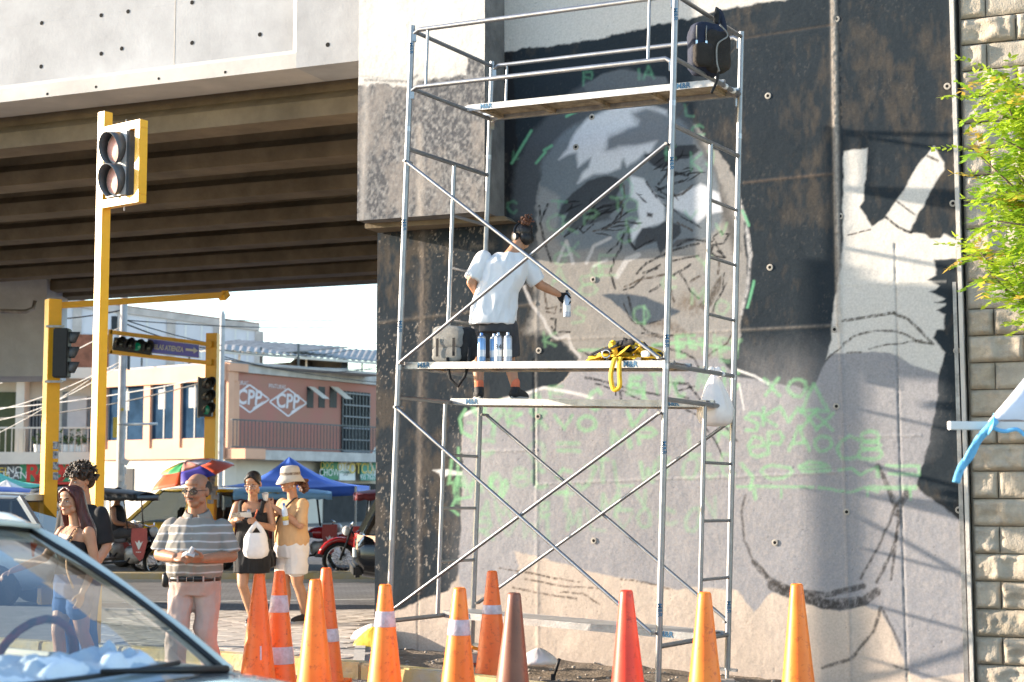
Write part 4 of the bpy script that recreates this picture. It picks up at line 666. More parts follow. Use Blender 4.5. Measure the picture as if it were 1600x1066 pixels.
# ================================================================== CONES
def conemat(name,c,c2,grime):
    m,t,b=_bsdf(name); N=t.nodes;L=t.links; tc=N.new('ShaderNodeTexCoord'); oi=N.new('ShaderNodeObjectInfo')
    ad=N.new('ShaderNodeVectorMath'); ad.operation='MULTIPLY_ADD'; ad.inputs[1].default_value=(1,1,1); L.new(tc.outputs['Object'],ad.inputs[0]); cb=N.new('ShaderNodeCombineXYZ'); ml=N.new('ShaderNodeMath'); ml.operation='MULTIPLY'; ml.inputs[1].default_value=37; L.new(oi.outputs['Random'],ml.inputs[0]); L.new(ml.outputs[0],cb.inputs[0]); L.new(ml.outputs[0],cb.inputs[2]); L.new(cb.outputs[0],ad.inputs[2])
    n=N.new('ShaderNodeTexNoise'); n.inputs['Scale'].default_value=5; n.inputs['Detail'].default_value=6; L.new(ad.outputs[0],n.inputs['Vector']); r=N.new('ShaderNodeValToRGB'); r.color_ramp.elements[0].color=(*c,1); r.color_ramp.elements[1].color=(*c2,1); r.color_ramp.elements[0].position=.35; r.color_ramp.elements[1].position=.65; L.new(n.outputs['Fac'],r.inputs[0])
    n2=N.new('ShaderNodeTexNoise'); n2.inputs['Scale'].default_value=22; n2.inputs['Detail'].default_value=8; n2.inputs['Roughness'].default_value=.75; L.new(ad.outputs[0],n2.inputs['Vector']); r2=N.new('ShaderNodeValToRGB'); r2.color_ramp.elements[0].position=.54; r2.color_ramp.elements[1].position=.68; L.new(n2.outputs['Fac'],r2.inputs[0])
    mx=N.new('ShaderNodeMix'); mx.data_type='RGBA'; L.new(r2.outputs[0],mx.inputs['Factor']); L.new(r.outputs[0],mx.inputs[6]); mx.inputs[7].default_value=(*grime,1); L.new(mx.outputs[2],b.inputs['Base Color']); b.inputs['Roughness'].default_value=.42; b.inputs['Subsurface Weight'].default_value=.0; MATS[name]=m
conemat('cone_orange',(.84,.125,.01),(.90,.165,.015),(.42,.05,.01)); conemat('cone_amber',(.88,.175,.012),(.93,.23,.02),(.55,.08,.01)); conemat('cone_red',(.72,.045,.02),(.80,.07,.025),(.4,.02,.01)); conemat('cone_shaded',(.17,.055,.028),(.21,.075,.04),(.09,.03,.02))
pm('cone_band',(.62,.55,.60),rough=.35,scale=26,bump=.4,bscale=30,c2=(.44,.36,.38),detail=8)
def cone(xt,yt,label,mat,D=None,bands=(),tilt=(0,0),scuffs=()):
    zt=.92; Y=D or (CH-zt)*FPX/(yt-756.); P=atY(xt,yt,Y); H=min(.96,P.z-gz(P.x)); H=P.z-gz(P.x)
    t=thing('traffic_cone',label,'traffic cone',(P.x,P.y,gz(P.x)),random.uniform(-.5,.5),'traffic cones guarding the scaffold'); t.rotation_euler=(tilt[0],tilt[1],random.uniform(-.5,.5))
    def rad(z): return .146-(.146-.040)*((z-.03)/(H-.03))
    prof=[(.150,.028),(.146,.04)]+[(rad(z),z) for z in np.linspace(.06,H-.012,14)]+[(.036,H-.003),(.030,H),(.026,H-.006),(.024,H-.10)]
    MB().lathe(prof,32).build('cone_body',mat,t,smooth=True,auto=50)
    m=MB(); m.box((0,0,.0175),(.37,.37,.035)); m.build('base',mat,t,bevel=.02)
    for a,b in bands:
        a,b=a*H,b*H; MB().lathe([(rad(a)+.0008,a),(rad(a)+.0022,a+.004),(rad(b)+.0022,b-.004),(rad(b)+.0008,b)],32).build('reflective_band','cone_band',t,smooth=True)
    for z,w,h in scuffs:
        r=rad(z*H)+.0015; m=MB(); v=[]
        for j in range(2):
            for i in range(4): an=-PI/2+w*(i/3-.5)*10+.25; rr=rad(z*H+j*h)+.002; v.append((rr*math.cos(an),rr*math.sin(an),z*H+j*h))
        m.add(v,[(i,i+1,5+i,4+i) for i in range(3)]); o=m.build('sticker_scrap','cone_band',t,fix=False)
    return t
cone(405,897,'plain scuffed orange cone with a torn sticker scrap, nearest the white car','cone_orange',scuffs=((.33,.012,.10),))
cone(437,892,'orange cone with two cracked silver bands','cone_orange',bands=((.66,.80),(.24,.38)))
cone(493,905,'pale orange cone without bands, left of the taller one it overlaps','cone_amber')
cone(510,887,'orange cone half hidden behind the pale bandless cone','cone_orange',D=13.0,bands=((.37,.48),))
cone(602,913,'orange cone with one white band below its tip, by the left scaffold leg','cone_amber',bands=((.70,.81),))
cone(715,918,'bright orange cone with one silver band under the front scaffold brace','cone_amber',bands=((.68,.785),),tilt=(0,.015))
cone(769,892,'worn orange cone farthest back, standing at the mural wall foot','cone_orange',D=13.25,bands=((.62,.70),))
cone(799,926,'dark brown cone with the shade of its neighbours in its colour','cone_shaded',tilt=(0,.02))  # shadow of the cones beside it is put into the dark body colour
cone(981,922,'plain red cone in front of the scaffold','cone_red',tilt=(0,-.01))
cone(1099,925,'plain pale orange cone before the right scaffold legs','cone_amber',tilt=(0,.008))
cone(1245,912,'slim clean orange cone, rightmost of all the cones','cone_amber')
# ---- litter at the kerb
sack('rubbish_bag','white knotted rubbish bag with a green bottle neck on the kerb','bag',onz(842,1052,.02)+Vector((0,.1,.05)),.17,.15,'plastic_white',knot=False,seed=9,flat=.7)
pm('sack_cream',(.62,.58,.50),rough=.8,var=.12,scale=8,bump=.4,bscale=25); pm('bag_yellow',(.75,.50,.04),rough=.5,var=.15,scale=6,bump=.5,bscale=14)
s1=onz(582,1003,.10); sack('cement_sack','slumped cream sack lying on the pavement by the wall corner','sack',(s1.x,s1.y+.05,.10),.22,.17,'sack_cream',knot=False,seed=2,flat=.55)
s1=onz(572,1028,.02); sack('yellow_bag','crumpled yellow plastic bag against the kerb at the wall corner','bag',(s1.x+.06,s1.y+.1,.03),.2,.26,'bag_yellow',knot=False,seed=6,flat=.6)
t=thing('hand_brush','black-handled brush standing in the soil near the rubbish bag','brush',onz(866,1062,.0)); 
MB().tube([(0,0,.03),(.03,.0,.13),(.045,0,.17)],[.011,.014,.013],8).build('handle','black',t,smooth=True); MB().box((-.01,0,.02),(.035,.02,.05)).build('bristles','canvas_black',t)
t=thing('plastic_bottle','small clear bottle with mint green cap in the rubbish bag','bottle',onz(826,1052,.02)+Vector((.0,.12,.10)),rot=(.3,.9,0)); MB().lathe([(.0,0),(.03,.0),(.03,.06),(.012,.085),(.012,.1)],14).build('body','plastic_white',t,smooth=True); MB().lathe([(.015,.095),(.015,.118)],12).build('cap',pm('mint',(.25,.6,.5),rough=.4),t,smooth=True,auto=40)
t=thing('orange_strap','orange ratchet strap lying behind the cones at the left castor','strap',onz(745,1035,.05)+Vector((0,.1,0))); ribbon([(-.05,0,.12),(.05,0,.09),(.16,0,.05),(.22,0,.02)],.03,'webbing',pm('webbing_orange',(.8,.25,.02),rough=.7),t,nrm=(0,-1,.3)); MB().box((.07,-.01,.085),(.10,.015,.022),Matrix.Rotation(.35,3,'Y')).build('ratchet','galv',t)
# ================================================================== BUILDINGS
class Face:
    """vertical facade plane: s runs along d, outward normal n (towards the street)"""
    def __init__(s,o,d):
        s.o=Vector((o[0],o[1],0)); s.d=Vector((d[0],d[1],0)).normalized(); n=Vector((s.d.y,-s.d.x,0)); s.n=n if n.dot(-s.o)>0 else -n
    def p(s,a,z,out=0): return s.o+s.d*a+s.n*out+Vector((0,0,z))
    def px(s,x,y,out=0):
        r=ray(x,y); o=s.o+s.n*out; t=(o-Vector((0,0,0))).dot(s.n)/(r.x*s.n.x+r.y*s.n.y); P=Vector((0,0,CH))+r*t; return (P-s.o).dot(s.d),P.z
    def box(s,m,a0,a1,z0,z1,o0,o1): return m.hexa([s.p(a0,z0,o0),s.p(a1,z0,o0),s.p(a1,z0,o1),s.p(a0,z0,o1)],[s.p(a0,z1,o0),s.p(a1,z1,o0),s.p(a1,z1,o1),s.p(a0,z1,o1)])
    def M(s,a,z,out): 
        x=s.d if s.d.cross(Vector((0,0,1))).dot(s.n)>0 else -s.d
        return frameM(s.p(a,z,out),x,(0,0,1))
pm('orange_wall',(.64,.36,.235),rough=.85,var=.07,scale=.8,bump=.1,bscale=8); pm('salmon_wall',(.40,.165,.13),rough=.85,var=.10,scale=.7,bump=.1,bscale=8,c2=(.36,.18,.13)); pm('cream_wall',(.60,.54,.46),rough=.85,var=.08,scale=.8); pm('grey_slab',(.46,.43,.40),rough=.9,var=.18,scale=1.5); pm('white_wall',(.60,.62,.66),rough=.9,var=.05,scale=.8); pm('window_blue',(.022,.045,.08),rough=.6,var=.35,scale=.9,spec=0); pm('window_dark',(.03,.036,.042),rough=.4,var=.3,scale=1,spec=.15); pm('curtain',(.55,.53,.52),rough=.9,var=.06,scale=3); pm('frame_grey',(.20,.21,.22),rough=.6,var=.1); pm('rail_grey',(.10,.11,.11),rough=.6,var=.2); pm('shop_dark',(.03,.03,.032),rough=.8,var=.3,scale=2); pm('sign_green',(.03,.19,.09),rough=.5,var=.1); pm('sign_green2',(.03,.22,.16),rough=.5,var=.08); pm('sign_red',(.50,.03,.02),rough=.5,var=.08); pm('sign_white',(.66,.68,.66),rough=.5,var=.05); pm('sign_ochre',(.55,.40,.06),rough=.5); pm('sign_grey',(.07,.075,.08),rough=.6,var=.1); pm('logo_white',(.66,.60,.60),rough=.8,var=.1,scale=5); pm('sheet_roof',(.30,.27,.24),rough=.6,metal=.3,var=.3,scale=2); pm('rust',(.25,.10,.06),rough=.9,var=.25,scale=3)
bo=thing('corner_shop_building','orange two-storey corner building with blue windows and a salmon side wall','building',(-10.8,60.3,0))
LF=Face((-10.8,60.3),(-.777,.63)); RF=Face((-10.8,60.3),(.485,.875))
def fpart(F,name,mat,a0,a1,z0,z1,o0,o1,par,bevel=0): return F.box(MB(),a0,a1,z0,z1,o0,o1).build(name,mat,par,world=True,bevel=bevel)
ZS=LF.px(300,717)[1]; ZT=LF.px(345,568)[1]; ZB=LF.px(300,690)[1]; LEN=LF.px(163,600)[0]
fpart(LF,'lower_wall','cream_wall',.02,LEN,-.1,ZS,-.6,-.02,bo); fpart(LF,'floor_band','orange_wall',0,LEN,ZS,ZS+.42,-.5,.12,bo); fpart(LF,'upper_wall','orange_wall',0.02,LEN,ZS+.42,ZT-.65,-.7,-.10,bo); fpart(LF,'sill_wall','orange_wall',.02,LEN,ZS+.421,ZB+.12,-.099,-.01,bo); fpart(LF,'top_beam','orange_wall',-.02,LEN,ZT-.66,ZT,-.6,.14,bo)
for x0,x1 in ((226,236),(273,283),(322,350),(159,167)):
    a=LF.px(x1,640)[0]; b=LF.px(x0,640)[0]; fpart(LF,'column','orange_wall',min(a,b),max(a,b),ZS+.422,ZT-.661,-.095,.06,bo)
for x0,x1 in ((168,226),(236,273),(283,322)):
    a=LF.px(x1,640)[0]; b=LF.px(x0,640)[0]; w=fpart(LF,'window','window_blue',min(a,b)+.02,max(a,b)-.02,ZB+.125,ZT-.665,-.095,-.07,bo)
    for q in (.0,.5,1.0):
        aa=a+(b-a)*q; o=fpart(LF,'mullion','frame_grey',aa-.035,aa+.035,ZB+.13,ZT-.67,-.069,-.05,bo); o.parent=w; o.matrix_parent_inverse=Matrix()
    o=fpart(LF,'curtain','frame_grey',a+(b-a)*.45,a+(b-a)*.75,ZB+1.3,ZT-.85,-.068,-.06,bo); o.parent=w; o.matrix_parent_inverse=Matrix()
RL=RF.px(640,640)[0]
fpart(RF,'side_wall','salmon_wall',0.02,RL,ZS,ZT-.3,-.5,0,bo); fpart(RF,'side_lower_wall','cream_wall',0.3,RL,-.1,ZS,-.5,-.02,bo); fpart(RF,'corner_post','orange_wall',0,.34,ZS,ZT,.005,.13,bo)
a=RF.px(413,705,.9)[0]; fpart(RF,'balcony_slab','grey_slab',a,RL,ZS-.05,ZS+.32,0.005,.95,bo); fpart(RF,'balcony_end','orange_wall',0.0,a-.005,ZS-.02,ZS+.36,0.006,.97,bo); fpart(RF,'side_parapet','grey_slab',.4,RL,ZT-.3,ZT+.12,-.5,.12,bo); fpart(RF,'corner_top','orange_wall',-.02,1.1,ZT-.298,ZT+.02,-.49,.2,bo); fpart(LF,'roof_slab','grey_slab',.05,LEN,ZT+.003,ZT+.1,-9,-.3,bo)
# balcony railing: posts, rails and each bar as one assembly
a0=RF.px(362,690,.9)[0]; m=MB(); n=int((RL-a0)/.22)
m.bar(RF.p(a0,ZS+1.42,.88),RF.p(RL,ZS+1.42,.88),.05,.05); m.bar(RF.p(a0,ZS+.42,.88),RF.p(RL,ZS+.42,.88),.04,.04)
rl=m.build('balcony_railing','rail_grey',bo,world=True); m=MB(); m.bar((0,0,0),(0,0,1.0),.026,.026); bar0=None
for i in range(n):
    P=bo.matrix_basis.inverted()@RF.p(a0+.1+i*.22,ZS+.42,.88)
    if bar0 is None: bar0=m.build('railing_bar','rail_grey',rl); o=bar0
    else: o=mkobj('railing_bar',bar0.data,rl)
    o.location=P
def flatpoly(F,pts,mat,name,par,out): m=MB(); m.add([F.p(*F.px(x,y),out) for x,y in pts],[tuple(range(len(pts)))]); return m.build(name,mat,par,world=True,fix=False)
def lineq(F,a,b,w,mat,name,par,out):
    a=Vector(F.px(*a));b=Vector(F.px(*b)); d=(b-a).normalized(); n=Vector((-d.y,d.x))*w/2; m=MB(); m.add([F.p(q.x,q.y,out) for q in (a-n,b-n,b+n,a+n)],[(0,1,2,3)]); return m.build(name,mat,par,world=True,fix=False)
for k,(cx,cy,w,h) in enumerate(((390,623,30.5,21.5),(450,629,29,21.5))):
    lg=lineq(RF,(cx-w,cy-1),(cx,cy-h),.07,'logo_white','wall_logo',bo,.006+k*.001); 
    for a,b in (((cx,cy-h),(cx+w,cy+1)),((cx+w,cy+1),(cx,cy+h)),((cx,cy+h),(cx-w,cy-1))):
        o=lineq(RF,a,b,.07,'logo_white','logo_line',bo,.007+k*.001); o.parent=lg; o.matrix_parent_inverse=Matrix()
    for pts in ([(cx-w*.75,cy-4),(cx-w*.3,cy-h*.75),(cx-w*.1,cy-h*.98),(cx-w*.45,cy-h*.45)],[(cx+w*.75,cy+3),(cx+w*.2,cy+h*.6),(cx+w*.05,cy+h*.98),(cx+w*.5,cy+h*.5)]):
        o=flatpoly(RF,pts,'logo_white','logo_swash',bo,.010); o.parent=lg; o.matrix_parent_inverse=Matrix()
    s_,z_=RF.px(cx-1,cy-1); text('lettering','CPP',.80,'logo_white',bo,bo.matrix_basis.inverted()@RF.M(s_,z_,.012),depth=.001,bold=.02,sx=1.1,shear=.08)
    s_,z_=RF.px(cx-17,cy-h-3); text('lettering','PINTURAS',.24,'logo_white',bo,bo.matrix_basis.inverted()@RF.M(s_,z_,.012),depth=.001)
for x0,x1 in ((479.5,489.5),(497.5,507.5),(515,526)):
    s0=RF.px(x0,604)[0];s1=RF.px(x1,604)[0];z0=RF.px(x0,637)[1];z1=RF.px(x0,604)[1]
    w=fpart(RF,'window','window_dark',s0,s1,z0,z1,.004,.02,bo); m=MB(); s2=s0 if x0<497 or x0>510 else None
    if s2 is not None: m.hexa([RF.p(s0+.05,z0+.35,.75),RF.p(s1+.05,z0+.35,.75),RF.p(s1+.05,z0+.35,.79),RF.p(s0+.05,z0+.35,.79)],[RF.p(s0,z1,.03),RF.p(s1,z1,.03),RF.p(s1,z1,.07),RF.p(s0,z1,.07)]); o=m.build('tilted_sash','cream_wall',bo,world=True); o.parent=w; o.matrix_parent_inverse=Matrix()
s0,s1=RF.px(533,660)[0],RF.px(575,660)[0]; z1=RF.px(550,612)[1]; d=fpart(RF,'grille_door','window_dark',s0,s1,ZS+.33,z1,.004,.03,bo)
for i in range(9):
    aa=s0+(s1-s0)*i/8; o=fpart(RF,'grille_bar','rail_grey',aa-.03,aa+.03,ZS+.34,z1-.01,.05,.09,bo); o.parent=d; o.matrix_parent_inverse=Matrix()
for i in range(6):
    zz=ZS+.4+(z1-ZS-.5)*i/5; o=fpart(RF,'grille_bar','frame_grey',s0,s1,zz-.03,zz+.03,.1,.13,bo); o.parent=d; o.matrix_parent_inverse=Matrix()
# ground-floor shop fronts and their sign boards
fpart(RF,'shop_shade_sheet','shop_dark',RF.px(505,790)[0],RL,0,ZS-.95,.0,.02,bo); fpart(LF,'shop_window','shop_dark',LF.px(208,770)[0],LF.px(190,770)[0],1.0,2.2,-.01,.02,bo)  # thin dark sheet paints the shade inside the open shop
def sign(F,x0,x1,y0,y1,mat,label,out,texts,par=None,name='shop_sign'):
    s0=F.px(x0,y0,out)[0];s1=F.px(x1,y0,out)[0];xm=(x0+x1)/2;z0=F.px(xm,y1,out)[1];z1=F.px(xm,y0,out)[1]
    t=thing(name,label,'sign',F.p((s0+s1)/2,z0,out),0); F.box(MB(),min(s0,s1),max(s0,s1),z0,z1,out,out+.08).build('board',mat,t,world=True,bevel=.01)
    for body,x,y,size,mm,kw in texts:
        s_,z_=F.px(x,y,out+.083); text('lettering',body,size,mm,t,t.matrix_basis.inverted()@F.M(s_,z_,out+.084),depth=.002,**kw)
    return t
sign(RF,502.5,527,718,750,'sign_green','green shop board reading DOG CHOW under the salmon balcony',.35,[('DOG',511,728,.40,'sign_ochre',{}),('CHOW',514.5,739,.42,'sign_white',{})])
sign(RF,527.8,553,718,751,'sign_white','white shop board with OTO lettering beside the green one',.35,[('OTO',538,730,.46,'sign_ochre',{}),('veterinaria',540,737.5,.20,'sign_green',{}),('24 h',540,741.5,.18,'sign_grey',{})])
sg=sign(RF,562,600,711,751,'sign_green2','teal shop board with white diamond emblem at the mural wall edge',.5,[("OTCUR'S V",578,733,.62,'sign_ochre',{'bold':.01}),('VETERINARIA',584,739.5,.24,'sign_white',{}),('935 76209',576,746,.3,'sign_white',{})])
for k,(r,mt) in enumerate(((.62,'sign_white'),(.40,'sign_green2'))):
    s_,z_=RF.px(586,721,.585); m=MB(); m.add([RF.p(s_-r*.75,z_,.586+k*.003),RF.p(s_,z_-r,.586+k*.003),RF.p(s_+r*.75,z_,.586+k*.003),RF.p(s_,z_+r,.586+k*.003)],[(0,1,2,3)]); m.build('emblem',mt,sg,world=True,fix=False)
# sheet roof on posts over the salmon wing
rc=thing('sheet_roof_canopy','low corrugated sheet roof on thin posts atop the salmon wing','roof',RF.p(6,ZT+.12,-3))
zc0=RF.px(352,541,-3)[1]; zc1=RF.px(588,548,-3)[1]
m=MB(); q0=RF.px(350,547,.3); q1=RF.px(600,566,.3); A0=RF.p(q0[0],q0[1],.3); A1=RF.p(q1[0],q1[1],.3); r0=RF.px(352,539,-6); r1=RF.px(610,548,-6); B0=RF.p(r0[0],r0[1],-6); B1=RF.p(r1[0],r1[1],-6); zc0=q0[1]+.5
m.sheet(lambda u,v:(A0*(1-u)+A1*u)*(1-v)+(B0*(1-u)+B1*u)*v+Vector((0,0,.018*math.sin(u*150))),160,2); m.build('corrugated_sheet','sheet_roof',rc,world=True,solid=.03,fix=False)
for q in (.9,5.2,9.2,12.5,15): MB().bar(RF.p(q,ZT+.12,-.1),RF.p(q,q0[1]+(q1[1]-q0[1])*q/(q1[0]-q0[0])-.05,-.1),.07).build('post','cream_wall',rc,world=True); MB().bar(RF.p(q,ZT+.12,-5),RF.p(q,q0[1]+(q1[1]-q0[1])*q/(q1[0]-q0[0])-.02,-5),.07).build('post','rail_grey',rc,world=True)
MB().bar(A0+Vector((0,0,-.08)),A1+Vector((0,0,-.08)),.08,.1).build('purlin','cream_wall',rc,world=True); MB().bar(B0*.8+A0*.2+Vector((0,0,-.1)),B1*.8+A1*.2+Vector((0,0,-.1)),.08,.1).build('purlin','cream_wall',rc,world=True)
# rooftop water tank, block hut behind
t=thing('water_tank','dark rooftop water tank under the sheet roof','tank',RF.p(8.5,ZT+.12,-2.5)); MB().lathe([(.75,0),(.8,.1),(.8,.45),(.55,.7),(.2,.8),(.2,.88)],20).build('tank_body','shop_dark',t,smooth=True,auto=40); MB().lathe([(.24,.885),(.24,.94),(.1,.97)],14).build('lid','rail_grey',t,smooth=True)
# far pale block building
FB=Face((-20.5,82),(.93,.30)); fb=thing('pale_block_building','unfinished pale grey block-walled building rising behind the orange one','building',(-20.5,82,0))
pts=[(60,470),(405,515),(407,600),(60,600)]; q=[FB.px(*p) for p in pts]
for o0,o1,nm,mt in ((-.4,0,'wall','white_wall'),): m=MB(); m.hexa([FB.p(q[3][0],-.1,o0),FB.p(q[2][0],-.1,o0),FB.p(q[2][0],-.1,o1),FB.p(q[3][0],-.1,o1)],[FB.p(q[0][0],q[0][1],o0),FB.p(q[1][0],q[1][1],o0),FB.p(q[1][0],q[1][1],o1),FB.p(q[0][0],q[0][1],o1)]); m.build(nm,mt,fb,world=True)
m=MB(); m.bar(FB.p(q[0][0],q[0][1]+.1,-.2),FB.p(q[1][0],q[1][1]+.1,-.2),.6,.35); m.build('ring_beam','grey_slab',fb,world=True); m=MB(); m.bar(FB.p(q[0][0],q[0][1]+.3,-.2),FB.p(q[1][0],q[1][1]+.3,-.2),.5,.08); m.build('brick_course','rust',fb,world=True)
for x in (267,340,405,190,120):
    s_=FB.px(x,520)[0]; m=MB(); FB.box(m,s_-.22,s_+.22,0,FB.px(x,478+(x-95)*.129)[1],.003,.08); m.build('concrete_column','grey_slab',fb,world=True)
for x in (150,230,290,315,368,387):
    s_=FB.px(x,520)[0]; m=MB(); FB.box(m,s_-.05,s_+.05,0,FB.px(x,480+(x-95)*.129)[1],.003,.03); m.build('mortar_joint','sign_white',fb,world=True)
s0=FB.px(174,500)[0]; s1=FB.px(184,500)[0]; FB.box(MB(),s0,s1,FB.px(178,515)[1],FB.px(178,494)[1],.004,.02).build('window','window_dark',fb,world=True)
m=MB(); FB.box(m,FB.px(110,540)[0],FB.px(170,540)[0],0,FB.px(130,523)[1],.1,.2); m.build('brick_wing','rust',fb,world=True)
# roof stuff between: dark tangle roof
t=thing('lean_to_roof','dark rusty lean-to roof behind the orange parapet','roof',LF.p(4,ZT,-4)); m=MB(); A0=LF.p(1.5,ZT+.7,-4);A1=LF.p(LEN+1,ZT+1.2,-4);B0=LF.p(1.5,ZT+1.2,-8);B1=LF.p(LEN+1,ZT+1.9,-8); m.sheet(lambda u,v:(A0*(1-u)+A1*u)*(1-v)+(B0*(1-u)+B1*u)*v+Vector((0,0,.02*math.sin(u*90))),120,2); m.build('sheet','sheet_roof',t,world=True,solid=.04,fix=False); fpart(LF,'back_wall','shop_dark',1.5,LEN+.5,ZT+.11,ZT+.7,-8,-7.6,t)
for q in (.3,2.5,5,7): MB().bar(LF.p(q,ZT+.1,-4),LF.p(q,ZT+1.0,-4),.08).build('post','rail_grey',t,world=True)
# left cream building with balcony
CB=Face((-19.5,66.5),(1,.02)); cb=thing('balcony_building','cream two-storey building with railed balcony above a green shop sign','building',(-19.5,66.5,0))
sL=CB.px(-120,650)[0]; sR=CB.px(168,650)[0]; zs=CB.px(60,716)[1]; zr=CB.px(60,592)[1]
fpart(CB,'upper_wall','cream_wall',sL,sR,zs,zr,-1.6,-1.1,cb); fpart(CB,'roof_slab','cream_wall',sL,sR,zr,zr+.45,-1.6,.35,cb); fpart(CB,'balcony_slab','cream_wall',sL,sR,zs-.25,zs+.25,-1.1,.30,cb); fpart(CB,'lower_wall','shop_dark',sL,sR,-.1,zs-.25,-1.4,-.9,cb)
a=CB.px(22,650)[0]; b=CB.px(35,650)[0]; fpart(CB,'wall_pier','cream_wall',a,b,zs+.26,zr-.01,-1.05,-.2,cb); fpart(CB,'shutter',pm('shutter_olive',(.05,.065,.03),rough=.7),sL,CB.px(20,650)[0],zs+.26,zr-.5,-1.05,-.95,cb)
for x0,x1,y0,y1,mt in ((36,64,624,705,'window_dark'),(88,96,610,700,'shop_dark'),(127,142,618,690,'window_dark')):
    w=fpart(CB,'window',mt,CB.px(x0,650)[0],CB.px(x1,650)[0],CB.px(x0,y1)[1],CB.px(x0,y0)[1],-1.09,-1.04,cb)
    for qq in np.linspace(0,1,6): aa=CB.px(x0+(x1-x0)*qq,650)[0]; o=fpart(CB,'window_bar','frame_grey',aa-.03,aa+.03,CB.px(x0,y1)[1],CB.px(x0,y0)[1],-1.03,-1.0,cb); o.parent=w; o.matrix_parent_inverse=Matrix()
cur=fpart(CB,'hanging_sheet','curtain',CB.px(96,650)[0],CB.px(126,650)[0],CB.px(96,668)[1],CB.px(96,617)[1],-1.0,-.95,cb)
m=MB(); m.bar(CB.p(sL,zs+1.25,.2),CB.p(sR,zs+1.25,.2),.07,.07); rl=m.build('balcony_railing','cream_wall',cb,world=True); bar0=None; m=MB(); m.bar((0,0,0),(0,0,1.0),.035,.035)
for i in range(int((sR-sL)/.26)):
    if bar0 is None: bar0=m.build('railing_bar','cream_wall',rl); o=bar0
    else: o=mkobj('railing_bar',bar0.data,rl)
    o.location=cb.matrix_basis.inverted()@CB.p(sL+.1+i*.26,zs+.25,.2)
pm('leaf_dull',(.06,.10,.035),rough=.8,var=.3,scale=9)
for k,x in enumerate((102,112,122,130,60)):
    a=CB.px(x,700)[0]; t=thing('potted_plant',('leafy potted plant on the balcony, %s of the row')%('leftmost','second','third','fourth','loner')[k] if k<4 else 'lone potted plant behind the yellow post on the balcony','plant',CB.p(a,zs+.26,.0),0,'potted plants on the cream balcony'); MB().lathe([(.16,0),(.2,.3)],12).build('pot','sign_white',t,smooth=True,auto=40); m=MB()
    for i in range(40): c=Vector((random.gauss(0,.16),random.gauss(0,.16),.35+abs(random.gauss(.15,.15)))); v=[c+Vector((random.gauss(0,.07),random.gauss(0,.07),random.gauss(0,.07))) for _ in range(3)]; m.add(v,[(0,1,2)])
    m.build('leaves','leaf_dull',t,fix=False)
sign(CB,32,174,722,753,'sign_green','long green shop board with red RA BA letters below the balcony',.02,[('R',51,740,1.0,'sign_red',{'bold':.03}),('A',68,740,1.0,'sign_red',{'bold':.03}),('B',91,740,1.0,'sign_red',{'bold':.03}),('A',106,740,1.0,'sign_red',{'bold':.03}),('LA Y V',98,728,.5,'sign_ochre',{}),('.',162,743,1.0,'sign_red',{})])
sign(CB,16,31,725,753,'sign_grey','dark grey board lettered PLAN left of the green sign','' or .02,[('NO',23,735,.4,'sign_white',{}),('PLAN',23.5,743,.42,'sign_white',{})]); sign(CB,-20,14,725,753,'sign_grey','dark framed shop board at the far left edge',.02,[('EL',6,738,.5,'sign_ochre',{})])
fpart(CB,'sign_stripe','sign_red',CB.px(32,755)[0],CB.px(174,755)[0],CB.px(60,757)[1],CB.px(60,753.6)[1],.03,.09,cb)
# ================================================================== SIGNALS AND POLES
pm("lens_sunlit",(.70,.36,.30),rough=.15,var=.3,scale=8,spec=.7); pm('lens_green',(.01,.16,.09),rough=.15,var=.2,spec=.7,em=(.0,.5,.25),ems=.03); pm('lens_dark',(.02,.022,.022),rough=.2,var=.2,spec=.6); pm('pole_shade',(.60,.32,.02),rough=.5,var=.15,scale=3); pm('concrete_pole',(.46,.44,.42),rough=.85,var=.15,scale=4,bump=.2)
def visor(m,c,r,depth,ax,up,drop=.0,thick=.006,n=20,a0=-.25*PI,a1=1.25*PI):
    """open hood: a sleeve longer at the top than below"""
    ax=Vector(ax).normalized(); up=Vector(up); sd=up.cross(ax).normalized(); v=[]
    for i in range(n+1):
        a=a0+(a1-a0)*i/n; L=depth*(.42+.58*max(0,math.sin(a)*.5+.5)); p=Vector(c)+sd*(r*math.cos(a))+up*(r*math.sin(a)); v+=[p,p+ax*L-up*drop]
    m.add(v,[(2*i,2*i+1,2*i+3,2*i+2) for i in range(n)]); return m
def disc(c,r,ax,n=20,bulge=0):
    ax=Vector(ax).normalized(); u=Vector((0,0,1)) if abs(ax.z)<.9 else Vector((1,0,0)); a=ax.cross(u).normalized(); b=a.cross(ax); m=MB(); v=[Vector(c)+ax*bulge]
    for k,(rr,bb) in enumerate(((.6,.75),(1,0))): v+=[Vector(c)+(a*math.cos(2*PI*i/n)+b*math.sin(2*PI*i/n))*r*rr+ax*bulge*bb for i in range(n)]
    m.add(v,[(0,1+i,1+(i+1)%n) for i in range(n)]+[(1+i,1+n+i,1+n+(i+1)%n,1+(i+1)%n) for i in range(n)]); return m
